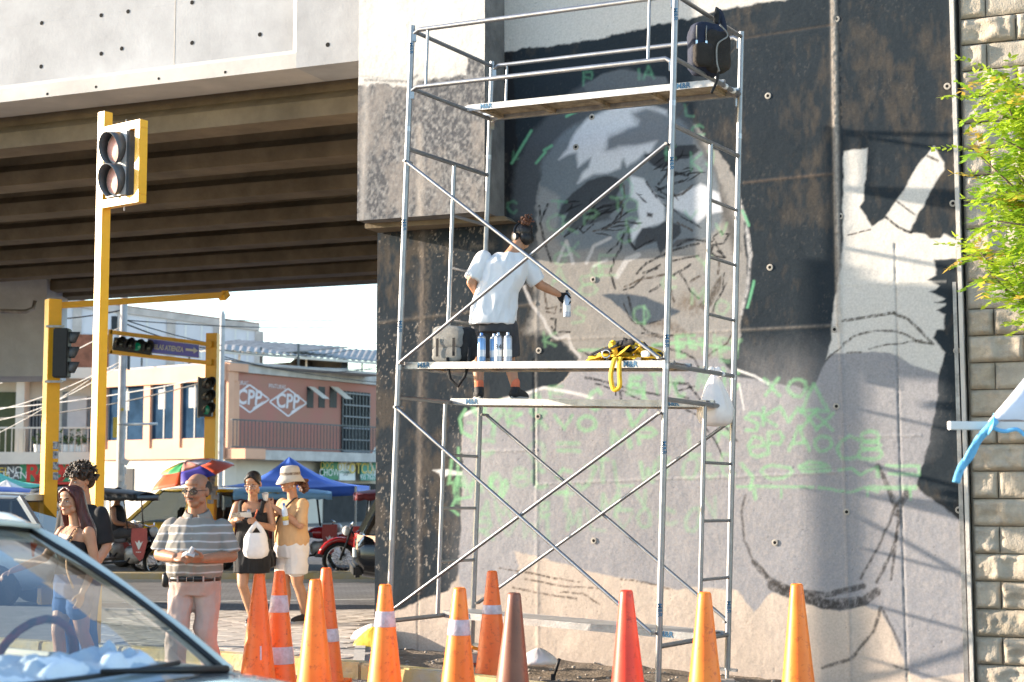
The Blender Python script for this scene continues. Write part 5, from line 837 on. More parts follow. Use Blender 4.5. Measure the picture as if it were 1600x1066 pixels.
# near pedestrian signal
DS=14.9; b=atY(158,470,DS); t=thing('pedestrian_signal','tall yellow post with a two-lamp signal in a square frame','traffic signal',(b.x,DS,0),R(-38.5)); t.scale=(.93,.93,1); zt=atY(158,176,DS).z
MB().bbox((-.053,-.053,0),(.053,.053,zt)).build('post','yellow',t,bevel=.004)
z0=atY(200,324,DS-.1).z; z1=atY(200,197,DS-.1).z
fr=MB(); fr.bbox((.055,-.05,z1-.075),(.62,.05,z1)); fr.bbox((.055,-.05,z0),(.62,.05,z0+.075)); fr.bbox((.545,-.05,z0+.076),(.62,.05,z1-.076)); fr.build('frame','yellow',t,bevel=.003)
pm('signal_grey',(.075,.085,.095),rough=.5,var=.2,scale=9); pm('signal_pale',(.45,.44,.43),rough=.6,var=.1)
hs=z1-z0-.15; MB().bbox((.115,-.06,z0+.078),(.46,.10,z1-.078)).build('housing','signal_grey',t,bevel=.01); MB().bbox((.125,-.068,z0+.085),(.435,-.061,z1-.085)).build('face_plate','signal_pale',t)
for k in (0,1):
    c=Vector((.285,-.07,z0+.078+hs*(.26+.48*k))); o=disc(c+Vector((0,-.012,0)),.13,(0,-1,0),24,.02).build('lens','lens_sunlit',t,smooth=True,fix=False); visor(MB(),c,.150,.14,(0,-1,0),(0,0,1),.02,a0=-.38*PI,a1=1.38*PI).build('visor','signal_grey',t,smooth=True,solid=.006,fix=False)  # pale pink lens colour carries the sun falling on the glass
for zz in (z0-.03,z1+.02): MB().tube([(.34,0,zz-.02),(.34,0,zz+.02)],.008,6).build('bolt','steel_worn',t)
# mast with long arm (left)
b=atY(79,650,21.5); t=thing('mast_arm_signal','yellow mast in shade with long arm and dark backed signal head at left','traffic signal',(b.x,21.5,0),R(-55)); zt=atY(79,468,21.5).z
MB().bbox((-.09,-.09,0),(.09,.09,zt)).build('mast','yellow',t,bevel=.006)
m=MB(); m.bar(atY(84,478,21.5),atY(352,461,23.5),.10,.085); m.build('arm','yellow',t,world=True); m=MB(); m.bar(atY(348,458,23.45),atY(352,466,23.5),.12,.13); m.build('arm_end','yellow',t,world=True)
hc=atY(97,552,21.3); m=MB(); m.box(hc,(.20,.20,.66)); m.build('signal_head','black',t,world=True,bevel=.015)
for k in (-1,0,1): visor(MB(),hc+Vector((.10,.0,.2*k)),.085,.13,(1,.2,0),(0,0,1)).build('visor','signal_grey',t,smooth=True,world=True,solid=.005,fix=False)
for dz in (-.38,.36): m=MB(); m.bar(hc+Vector((-.22,0,dz)),hc+Vector((.02,0,dz)),.03); m.build('bracket','steel_worn',t,world=True)
pm('sticker',(.35,.36,.38),rough=.7,var=.5,scale=30,c2=(.05,.05,.06),detail=2); pm('sticker_b',(.5,.5,.48),rough=.7,var=.4,scale=25,c2=(.2,.24,.3),detail=2)
for y0 in (696,711,728,744): p=atY(87,y0,21.30); m=MB(); m.box(p,(.07,.01,.10)); m.build('sticker','sticker',t,world=True)
# street-name gantry
D=30; b=atY(332,650,D); t=thing('street_name_gantry','yellow post carrying a sideways signal, purple street sign and three-lamp signal','traffic signal',(b.x,D,0),R(-8)); zt=atY(332,521,D).z
MB().bbox((-.125,-.09,0),(.09,.09,zt)).build('post','yellow',t,bevel=.006)
def gb(x0,y0,x1,y1,w,h,name='frame_bar',mat='yellow',d0=D-.1,d1=D-.1): m=MB(); m.bar(atY(x0,y0,d0),atY(x1,y1,d1),w,h); return m.build(name,mat,t,world=True,bevel=.004)
gb(173,519,324,538,.07,.075); gb(173,550,324,567,.07,.075); gb(173,515,173,553,.08,.07)
for y in (538,566): p=atY(327,y,D-.14); m=MB(); m.box(p,(.10,.06,.12)); m.build('clamp','yellow',t,world=True,bevel=.01)
A=atY(178,537,D-.15); B=atY(238,545.5,D-.15); ax=(B-A).normalized(); m=MB(); m.bar(A,B,.12,.24); m.build('signal_head','dark_plastic',t,world=True,bevel=.01)
for k in range(4):
    c=A+(B-A)*(.14+.24*k)+Vector((0,-.07,0)); o=disc(c,.075,(0,-1,0),16,.01).build('lens','lens_green' if k==2 else 'lens_dark',t,world=True,smooth=True,fix=False); visor(MB(),c,.092,.20,(.75,-1,.25),(0,0,1)).build('visor','dark_plastic',t,world=True,smooth=True,solid=.005,fix=False)
pm('sign_purple',(.20,.15,.60),rough=.4,var=.1,scale=4,c2=(.12,.18,.66))
P00=atY(231,551,D-.16);P10=atY(311,559.5,D-.16);P11=atY(311,539,D-.16);P01=atY(231,529,D-.16); m=MB(); m.hexa([P00,P10,P10+Vector((0,.03,0)),P00+Vector((0,.03,0))],[P01,P11,P11+Vector((0,.03,0)),P01+Vector((0,.03,0))]); sb=m.build('street_sign','sign_purple',t,world=True)
xd=(P10-P00).normalized(); c=atY(261,544.2,D-.175); text('lettering','J. BLAS ATIENZA',.135,'sign_white',t,t.matrix_basis.inverted()@frameM(c,xd,(0,0,1)),depth=.001,bold=.004,sx=.62)
m=MB(); a0=atY(290,546.2,D-.175); up=Vector((0,0,1))
for pts in ([(0,-.022),(.15,-.022),(.15,-.06),(.235,0),(.15,.06),(.15,.022),(0,.022)],): m.add([a0+xd*x+up*z for x,z in pts],[tuple(range(7))])
m.build('arrow','sign_white',t,world=True,fix=False)
for e0,e1 in ((P00,P10),(P10,P11),(P11,P01),(P01,P00)): m=MB(); m.bar(e0+Vector((0,-.004,0)),e1+Vector((0,-.004,0)),.006,.012); m.build('sign_border','sign_white',t,world=True)
hc=atY(322,621,D-.25); m=MB(); m.box(hc,(.24,.18,.72)); m.build('signal_head','dark_plastic',t,world=True,bevel=.01); m=MB(); m.box(hc+Vector((-.135,.0,0)),(.02,.2,.76)); m.build('backplate','signal_pale',t,world=True)
for k in (-1,0,1):
    c=hc+Vector((.03,-.095,-.235*k)); disc(c,.085,(.2,-1,0),16,.01).build('lens','lens_green' if k==1 else 'lens_dark',t,world=True,smooth=True,fix=False); visor(MB(),c,.10,.24,(.55,-.8,.12),(0,0,1)).build('visor','dark_plastic',t,world=True,smooth=True,solid=.005,fix=False)
for i in range(9):
    p=atY(330+random.uniform(-3,6),728+i*7,D-.1); m=MB(); m.box(p,(random.uniform(.08,.14),.012,random.uniform(.06,.09))); m.build('poster_scrap','sticker_b',t,world=True)
# utility poles
def upole(name,label,x,ytop,D,r0,r1,extra=()):
    p=atY(x,700,D); zt=atY(x,ytop,D).z; t=thing(name,label,'utility pole',(p.x,D,0)); MB().lathe([(r0,0),(r1,zt),(r1*.4,zt+.12)],16).build('shaft','concrete_pole',t,smooth=True,auto=50); return t,zt,p
t,zt,p=upole('utility_pole','pale round concrete utility pole with pasted bills, left of the umbrella',189,440,38,.105,.08)
for k,(dx,y,w,h,rt) in enumerate(((-.14,668,.10,.48,.0),(.11,722,.14,.14,.5),(.1,735,.06,.16,0),(.03,748,.10,.12,.2),(.08,763,.08,.16,0),(.03,640,.07,.06,0))): q=atY(189,y,38-.11); m=MB(); m.box(q+Vector((dx,0,0)),(w,.012,h),Matrix.Rotation(rt,3,'Y')); m.build('pasted_bill','sign_ochre' if k in(0,5) else 'curtain',t,world=True)
for dz in (3.0,4.75): MB().tube([(.1*math.cos(a*PI/6),.1*math.sin(a*PI/6),dz) for a in range(12)],.012,6,closed=True).build('band_clamp','steel_worn',t,smooth=True)
MB().bar((-.5,0,4.75),(.45,0,4.85),.05).build('cross_bracket','steel_worn',t); MB().tube([(.08,0,3.0),(.85,.0,3.02)],.03,8).build('side_bracket','white_paint',t,smooth=True); MB().bar((.14,0,4.3),(.14,0,4.85),.06).build('insulator_rack','rail_grey',t)
t,zt,p=upole('utility_pole','slim pointed concrete utility pole behind the gantry post',344.5,492,46,.085,.075)
t,zt,p=upole('utility_pole','concrete utility pole standing beyond the left edge of the street',-160,430,44,.11,.08)
# overhead cables
def cable(a,b,sag,r=.012,mat='wire',label=''):
    a=Vector(a);b=Vector(b); t=thing('overhead_cable',label,'cable',a,0,'overhead cables'); m=MB(); m.tube([a+(b-a)*(k/16)-Vector((0,0,sag*4*(k/16)*(1-k/16))) for k in range(17)],r,5); m.build('strand',mat,t,world=True,smooth=True)
cl=[((0,640),(60),(189,512),38),((-20,615),60,(189,505),38),((-20,690),60,(189,515),38),((-20,670),55,(350,558),46),((0,655),58,(189,640),38)]
CL=['topmost pale cable rising from the left edge to the billed pole','pale cable crossing the cream balcony, upper of a close pair','pale cable crossing the cream balcony, lower of a close pair','pale cable running down past the hanging balcony sheet','thick pale cable crossing the blue windows to the slim pole','dark cable just under the thick pale one across the blue windows','dark cable from the billed pole far right across the white sky','dark cable dipping from the billed pole to the gantry, lower one','dark cable dipping from the billed pole to the gantry, upper one','faint high dark cable from the slim pole tip across the sky','dark cable slanting down along the top of the salmon wall','dark cable drooping in a loop before the sheet roof','pale cable running below the sheet roof edge','short dark cable between the shaded mast and the billed pole','thin dark cable crossing above the sheet roof']
pm('wire_pale',(.35,.34,.33),rough=.6,var=.1)
for (x0,y0,D0,x1,y1,D1,sg,rr,mt) in ((-30,610,56,187,512,38,.1,.013,'wire_pale'),(-30,645,56,189,565,38,.2,.013,'wire_pale'),(-30,660,56,189,570,38,.3,.013,'wire_pale'),(-30,690,56,160,580,40,.1,.011,'wire_pale'),(-30,640,56,345,586,46,.15,.018,'wire_pale'),(-30,655,56,345,590,46,.25,.022,'wire'),(189,500,38,620,505,70,.2,.014,'wire'),(189,503,38,345,548,46,.1,.02,'wire'),(189,498,38,345,540,46,.05,.016,'wire'),(345,500,46,640,494,70,.1,.014,'wire'),(345,560,46,620,600,64,.1,.016,'wire'),(345,556,46,640,560,60,.5,.016,'wire'),(345,565,46,600,578,60,.05,.018,'wire_pale'),(60,500,38,189,485,38,.05,.016,'wire'),(345,547,46,600,533,66,.35,.012,'wire')):
    cable(atY(x0,y0,D0),atY(x1,y1,D1),sg,rr,mt,CL.pop(0))
# ================================================================== STALLS, UMBRELLA
pm('tarp_blue',(.05,.13,.52),rough=.6,var=.12,scale=2,bump=.2,bscale=5); pm('tarp_light',(.20,.38,.58),rough=.6,var=.12,scale=3); pm('tarp_white',(.66,.65,.64),rough=.7,var=.06,scale=3)
def gazebo(label,xp,yp,xl,xr,ye,D,dep,mat,drop=.18,legs=True):
    a=atY(xl,ye,D);b=atY(xr,ye,D);pk=atY(xp,yp,D+dep/2); t=thing('canopy_tent',label,'tent',((a.x+b.x)/2,D+dep/2,0))
    c=[Vector((a.x,D,a.z)),Vector((b.x,D,b.z)),Vector((b.x+.0,D+dep,b.z)),Vector((a.x,D+dep,a.z))]; pk=Vector((pk.x,D+dep/2,pk.z)); m=MB()
    for i in range(4):
        p,q=c[i],c[(i+1)%4]; 
        def fn(u,v,p=p,q=q): e=p*(1-u)+q*u; r=e*(1-v)+pk*v; return r-Vector((0,0,.16*math.sin(PI*v)*(1)+.05*math.sin(PI*u)*(1-v)))
        m.sheet(fn,8,6)
        m.sheet(lambda u,v,p=p,q=q:(p*(1-u)+q*u)-Vector((0,0,drop*v+.05*math.sin(PI*u))),8,1)
    m.build('canopy',mat,t,world=True,smooth=True,auto=40,solid=.006,fix=False)
    if legs:
        for k in c: MB().bar(Vector((k.x,k.y,0)),k,.035).build('leg','white_paint',t,world=True)
    return t
gazebo('blue peaked canopy tent behind the two women',452,714,345,556,760,31,2.9,'tarp_blue',.17)
gazebo('low white market canopy at the left edge',10,750,-90,62,770,36,2.6,'tarp_white',.1); gazebo('teal and yellow market canopy tip at the far left',-30,720,-120,18,757,39,2.6,pm('tarp_teal',(.05,.36,.26),rough=.6,var=.1),.05)
b=atY(297,800,29.5); t=thing('market_umbrella','multicoloured panelled market umbrella behind the older man','umbrella',(b.x,29.5,0)); t.scale=(1.15,1.15,1.0); MB().tube([(0,0,0),(0,0,1.75)],.02,8).build('pole','white_paint',t,smooth=True)
cols=[(.75,.10,.03),(.05,.04,.30),(.70,.09,.03),(.68,.62,.62),(.60,.45,.06),(.05,.32,.12),(.70,.30,.24),(.55,.5,.6)]; Mt=Matrix.Rotation(R(14),3,'X')@Matrix.Rotation(R(-16),3,'Y')
for k in range(8):
    mt=pm('gore%d'%k,cols[k],rough=.6,var=.08); m=MB()
    for ring in range(2):
        mm=mt if ring==0 else pm('gore%d'%((k+3)%8),cols[(k+3)%8],rough=.6,var=.08); m=MB(); r0,r1=((.0,.42),(.42,.74))[ring]
        def fn(u,v,k=k,r0=r0,r1=r1):
            a=(k+u)*PI/4; r=(r0+(r1-r0)*v)*(1-.05*math.sin(PI*u)); return Mt@Vector((r*math.cos(a),r*math.sin(a),.30-.5*r*r-.02*math.sin(PI*u)))+Vector((0,0,1.72))
        m.sheet(fn,5,4); m.build('gore',mm,t,smooth=True,solid=.004,fix=False)
    a=k*PI/4; MB().tube([Mt@Vector((r*math.cos(a),r*math.sin(a),.29-.5*r*r))+Vector((0,0,1.715)) for r in (0,.3,.55,.74)],.006,5).build('rib','steel_worn',t)
# canopy corner at the right edge
D=8.0; c0=atY(1482,665,D); t=thing('white_canopy','white fabric canopy corner tied with blue cord at the right edge','tent',(c0.x+1.6,D+1.2,0))
pm('bar_white',(.66,.64,.62),rough=.5,var=.06); m=MB(); e=Vector((c0.x,D,c0.z)); f=e+Vector((3.2,.35,-.01)); m.bar(e,f,.038,.042); m.build('edge_bar','bar_white',t,world=True,bevel=.004)
pk=e+Vector((1.35,.95,1.35)); bk=e+Vector((1.9,3.0,.0)); m=MB(); s0=e+Vector((.20,.0,.02))
m.sheet(lambda u,v:(s0*(1-u)+(f+Vector((0,0,.02)))*u)*(1-v)+pk*v-Vector((0,0,.10*math.sin(PI*v)-.012*math.sin(u*38)*(1-v))),40,8); m.sheet(lambda u,v:(s0*(1-u)+bk*u)*(1-v)+pk*v-Vector((0,0,.10*math.sin(PI*v))),12,8); m.build('canopy_fabric',pm('canopy_cloth',(.66,.66,.70),rough=.7,var=.10,scale=3,bump=.3,bscale=9),t,world=True,smooth=True,solid=.004,fix=False)
for q in (f,bk+Vector((1.2,.2,0))): MB().bar(Vector((q.x,q.y,-.15)),q,.04).build('leg','bar_white',t,world=True)
pm('cord_blue',(.14,.42,.66),rough=.6,var=.2,scale=12,bump=.4,bscale=30); k0=e+Vector((.20,-.03,0))
tt=thing('blue_cord','frayed light blue plastic cord knotted round the canopy bar','cord',k0); ribbon([(.03,0,.03),(0,-.02,0),(-.06,0,-.07),(-.10,.01,-.15),(-.15,0,-.21),(-.175,.01,-.285)],.04,'tail','cord_blue',tt,nrm=(.2,-1,.2)); ribbon([(0,0,-.02),(-.09,0,-.1),(-.16,0,-.23)],.018,'strand','cord_blue',tt,nrm=(-.3,-1,.2)); ribbon([(-.02,-.005,0),(.06,-.005,-.03),(.13,0,-.02),(.17,0,-.05)],.02,'strand','cord_blue',tt,nrm=(0,-1,.4)); ribbon([(-.02,-.005,-.035),(.0,-.03,0),(.02,-.005,.04),(.03,.03,.02),(.0,.03,-.02)],.04,'knot','cord_blue',tt,nrm=(1,0,.2))
# ================================================================== TREE right
def leafmat():
    m,t,b=_bsdf('leaf_lime'); N=t.nodes;L=t.links; a=N.new('ShaderNodeAttribute'); a.attribute_name='col'; L.new(a.outputs['Color'],b.inputs['Base Color']); b.inputs['Roughness'].default_value=.5
    tr=N.new('ShaderNodeBsdfTranslucent'); L.new(a.outputs['Color'],tr.inputs[0]); mx=N.new('ShaderNodeMixShader'); mx.inputs[0].default_value=.45; L.new(b.outputs[0],mx.inputs[1]); L.new(tr.outputs[0],mx.inputs[2]); L.new(mx.outputs[0],N['Material Output'].inputs[0]); MATS['leaf_lime']=m; return m
leafmat(); pm('bark',(.14,.10,.07),rough=.9,var=.3,scale=12,bump=.5,bscale=30)
DT=11.2; tr0=atY(1668,700,DT); tree=thing('pinnate_tree','young tree with feathery lime green leaves leaning in from the right','tree',(tr0.x,DT,-.15))
tb0=Vector((tr0.x,DT,-.15)); m=MB(); trunk=[tb0,tb0+Vector((.03,.02,1.2)),tb0+Vector((-.02,.0,2.3)),tb0+Vector((.02,.03,3.4)),tb0+Vector((.0,0,4.4))]; m.tube(trunk,[.07,.06,.05,.035,.015],10)
rt=random.Random(11); tips=[]
ends=[(1500,160),(1520,125),(1545,170),(1496,240),(1530,215),(1575,150),(1515,290),(1550,260),(1585,230),(1500,395),(1525,345),(1560,330),(1590,310),(1510,420),(1545,400),(1580,385),(1560,445),(1595,430),(1590,470),(1640,140),(1680,200),(1700,300),(1660,380),(1720,420),(1630,250),(1750,260),(1690,90),(1640,460),(1720,150),(1600,180),(1615,290),(1610,400),(1540,300),(1570,200)]
for x,y in ends:
    x=x+32
    e=atY(x,y,DT+rt.uniform(-.45,.45)); z0=min(4.2,max(1.6,e.z-rt.uniform(.3,.9))); k=z0/4.6; st=tb0+Vector((0,0,z0+.15)); md=st*.45+e*.55+Vector((rt.uniform(-.1,.1),rt.uniform(-.1,.1),rt.uniform(.0,.18))); m.tube([st,md,e],[.016,.010,.004],6); tips.append((st,md,e))
m.build('trunk','bark',tree,world=True,smooth=True)
V=[];Fc=[];Cc=[]
def leaflet(c,d,w,nrm,colr):
    i=len(V); s_=d.cross(nrm).normalized()*w; V.extend([c,c+d*.45+s_,c+d,c+d*.45-s_]); Fc.append((i,i+1,i+2,i+3)); Cc.extend([colr]*4)
def frond(base,dirv,L_,young):
    d=dirv.normalized(); up=Vector((0,0,1)); side=d.cross(up).normalized() if abs(d.z)<.95 else Vector((1,0,0)); n=8; p=base.copy()
    g=rt.uniform(.75,1.2); colr=(.46*g,.60*g,.05,1) if not young else (.66*g,.46*g,.08,1)
    if not young and rt.random()<.4: colr=(.27*g,.46*g,.04,1)
    for k in range(n):
        dd=(d+Vector((0,0,-.55*(k/n)))).normalized(); p=p+dd*(L_/n); w=.019*(1-.4*abs(k/n-.5))
        for s_ in (-1,1):
            q=(side*s_+dd*.5+Vector((0,0,rt.uniform(-.35,.15)))).normalized()*rt.uniform(.058,.082); leaflet(p,q,w,Vector((rt.uniform(-.5,.5),rt.uniform(-.5,.5),1)).normalized(),colr)
    leaflet(p,d*.055,.013,up,colr)
for st,md,e in tips:
    for q in np.linspace(.35,1.0,9):
        b=(st*(1-q)**2+md*2*q*(1-q)+e*q*q) if q<1 else e
        for r_ in range(2):
            dv=(e-md).normalized()*.6+Vector((rt.gauss(0,.6),rt.gauss(0,.6),rt.gauss(.1,.45))); frond(Vector(b),dv,rt.uniform(.18,.32),q>.85 and rt.random()<.22)
me=bpy.data.meshes.new('crown'); Mi=tree.matrix_basis.inverted(); me.from_pydata([tuple(Mi@v) for v in V],[],Fc); at=me.color_attributes.new('col','FLOAT_COLOR','POINT'); at.data.foreach_set('color',np.array(Cc,np.float32).ravel()); me.materials.append(MATS['leaf_lime']); cr=mkobj('crown',me,tree)
# ================================================================== VEHICLES
pm('tyre',(.014,.014,.014),rough=.85,var=.3,scale=30); pm('rim_silver',(.55,.56,.58),rough=.35,metal=.25,var=.1); pm('tail_red',(.40,.012,.012),rough=.15,var=.15,spec=.7); pm('lamp_clear',(.55,.55,.55),rough=.1,var=.1,spec=.7); pm('seat_grey',(.10,.10,.11),rough=.8,var=.2); pm('car_trim',(.012,.012,.013),rough=.5,var=.2)
glassmat('car_glass_dark',(.30,.34,.36),.08); glassmat('windscreen',(.74,.82,.87),.2); glassmat('side_glass',(.66,.72,.72),.03)
def wheel(par,c,r,w,axis,rim='rim_silver',n=22,spokes=5):
    M=Matrix.Rotation(PI/2,3,'X') if axis=='y' else Matrix.Rotation(PI/2,3,'Y')
    wh=MB().lathe([(r*.62,-w/2),(r*.93,-w/2),(r,-w*.3),(r,w*.3),(r*.93,w/2),(r*.62,w/2)],n,c,M).build('wheel','tyre',par,smooth=True,auto=40)
    MB().lathe([(r*.15,-w*.42),(r*.60,-w*.48),(r*.63,-w*.3),(r*.63,w*.3),(r*.60,w*.48),(r*.15,w*.42)],n,c,M).build('rim',rim,wh,smooth=True,auto=30)
    m=MB()
    for k in range(spokes):
        a=2*PI*k/spokes
        for s_ in (-1,1): p=Vector((math.cos(a+.3)*r*.38,math.sin(a+.3)*r*.38,s_*w*.46)); p=M@p+Vector(c); m.ell(p,(r*.13,w*.06,r*.13) if axis=='y' else (w*.06,r*.13,r*.13),8,6)
    m.build('rim_opening','car_trim',wh,smooth=True); return wh
def loftx(st,n=10,power=3.2):
    """closed hull from stations (x, z0, z1, halfwidth): rounded-box cross-sections"""
    m=MB(); N=4*n; v=[];f=[]
    for x,z0,z1,hw in st:
        for k in range(N):
            a=2*PI*k/N; c,s_=math.cos(a),math.sin(a); e=2/power; y=hw*math.copysign(abs(c)**e,c); z=(z0+z1)/2+(z1-z0)/2*math.copysign(abs(s_)**e,s_); v.append((x,y,z))
    for i in range(len(st)-1): f+=[(i*N+k,i*N+(k+1)%N,(i+1)*N+(k+1)%N,(i+1)*N+k) for k in range(N)]
    f+=[tuple(range(N))[::-1],tuple((len(st)-1)*N+k for k in range(N))]; return m.add(v,f)
def car(label,name,loc,rz,paint,L=3.9,H=1.48,Wd=1.62,cat='car'):
    t=thing(name,label,cat,loc,rz); h=Wd/2
    loftx([(-L/2,.42,.80,h*.86),(-L/2+.08,.30,.90,h*.95),(-L/2+.5,.22,.95,h),(-.4,.20,.94,h),(.5,.20,.93,h),(L/2-.9,.22,.88,h*.98),(L/2-.25,.26,.74,h*.94),(L/2-.05,.32,.66,h*.86),(L/2,.38,.60,h*.8)],10,4).build('body',paint,t,smooth=True,auto=40)
    # greenhouse: glass band, roof, pillars
    zr=H; xs=((-L/2+.12,.92),(-L/2+.45,zr-.06),(.35,zr-.04),(1.05,.90))
    m=MB(); lo=[(-L/2+.10,h*.93),(1.08,h*.93)]; 
    base=[Vector((-L/2+.10,-h*.92,.90)),Vector((1.10,-h*.92,.88)),Vector((1.10,h*.92,.88)),Vector((-L/2+.10,h*.92,.90))]; top=[Vector((-L/2+.50,-h*.74,zr-.05)),Vector((.38,-h*.74,zr-.05)),Vector((.38,h*.74,zr-.05)),Vector((-L/2+.50,h*.74,zr-.05))]
    m.hexa(base,top); m.build('glazing','car_glass_dark',t)
    loftx([(-L/2+.44,zr-.10,zr-.02,h*.70),(-L/2+.62,zr-.10,zr+.0,h*.77),(-.4,zr-.09,zr+.03,h*.78),(.2,zr-.09,zr+.01,h*.77),(.42,zr-.09,zr-.03,h*.70)],8,4).build('roof',paint,t,smooth=True,auto=40)
    for a,b in ((0,0),(1,1),(2,2),(3,3)): MB().bar(base[a],top[a],.07,.06).build('pillar',paint,t)
    for s_ in (-1,1): MB().bar((-.35,s_*h*.925,.9),(-.38,s_*h*.75,zr-.05),.09,.05).build('pillar',paint,t)
    for x in (-L/2+.72,L/2-.72):
        for s_ in (-1,1): wheel(t,(x,s_*(h-.09),.30),.30,.19,'y')
    for s_ in (-1,1):
        m=MB(); m.hexa([(-L/2-.02,s_*h*.55,.68),(-L/2+.25,s_*h*1.0,.68),(-L/2+.25,s_*h*.9,.68),(-L/2+.05,s_*h*.5,.68)],[(-L/2-.0,s_*h*.55,.88),(-L/2+.28,s_*h*1.0,.88),(-L/2+.28,s_*h*.9,.88),(-L/2+.05,s_*h*.5,.88)]); m.build('tail_light','tail_red',t)
        m=MB(); m.ell((L/2-.14,s_*h*.66,.62),(.12,.17,.08),12,8); m.build('headlight','lamp_clear',t,smooth=True)
        MB().box((-.15,s_*(h+.005),.80),(.16,.02,.03)).build('door_handle','car_trim',t)
    MB().bbox((-L/2-.06,-h*.8,.30),(-L/2+.06,h*.8,.47)).build('rear_bumper','car_trim',t,bevel=.03); MB().bbox((L/2-.1,-h*.8,.26),(L/2+.02,h*.8,.42)).build('front_bumper','car_trim',t,bevel=.03)
    MB().box((-L/2-.02,0,.62),(.03,.42,.12)).build('number_plate','sign_white',t)
    for x in (-.55,.1):
        for s_ in (-1,1): MB().bbox((x-.2,s_*h*.36-.22,.35),(x+.0,s_*h*.36+.22,1.15)).build('seat','seat_grey',t,bevel=.05)
    return t
pm('paint_yellow',(.68,.42,.01),rough=.25,var=.05,coat=.6); pm('paint_black',(.012,.012,.014),rough=.22,var=.1,coat=.6); pm('paint_silver',(.46,.48,.52),rough=.3,metal=.4,var=.05,coat=.5); pm('paint_blue',(.03,.07,.22),rough=.3,var=.1,coat=.5)
p=onz(268,880,0); q=Vector((-5.55,31,0)); car('yellow taxi hatchback behind the black mototaxi','yellow_taxi',(-6.1,31.2,0),R(150),'paint_yellow',H=1.52)
car('black sport utility vehicle, rear end showing at the mural wall edge','black_vehicle',(-.16,23.4,0),R(8),'paint_black',L=4.2,H=1.68,Wd=1.75)
car('silver hatchback waiting across the road behind the white car','silver_car',(-7.75,21.3,0),R(178),'paint_silver',L=3.9)
# ---------------------------------------------------------------- mototaxis
pm('canopy_black',(.016,.018,.022),rough=.5,var=.3,scale=5,bump=.3,bscale=12); pm('canopy_maroon',(.16,.025,.03),rough=.6,var=.2,scale=5); pm('flap_red',(.36,.07,.06),rough=.6,var=.15,scale=6); pm('paint_red',(.35,.015,.015),rough=.25,var=.1,coat=.6); pm('clear_vinyl',(.36,.34,.34),rough=.3,var=.2,scale=6)
def spokewheel(par,c,r,w=.07):
    M=Matrix.Rotation(PI/2,3,'X'); wh=MB(); N=26; v=[]
    t=[Vector((c[0]+r*.94*math.cos(2*PI*k/N),c[1],c[2]+r*.94*math.sin(2*PI*k/N))) for k in range(N)]; o=MB().tube(t,r*.115,8,closed=True).build('wheel','tyre',par,smooth=True)
    t=[Vector((c[0]+r*.80*math.cos(2*PI*k/N),c[1],c[2]+r*.80*math.sin(2*PI*k/N))) for k in range(N)]; MB().tube(t,r*.035,6,closed=True).build('rim','chrome',o,smooth=True)
    m=MB()
    for k in range(16): a=2*PI*k/16; m.tube([(c[0]+.04*math.cos(a+.5),c[1]+.02*(-1)**k,c[2]+.04*math.sin(a+.5)),(c[0]+r*.8*math.cos(a),c[1],c[2]+r*.8*math.sin(a))],.004,4)
    m.build('spokes','chrome',o); MB().lathe([(.055,-.04),(.055,.04)],14,c,M).build('hub','rim_silver',o,smooth=True,auto=40); return o
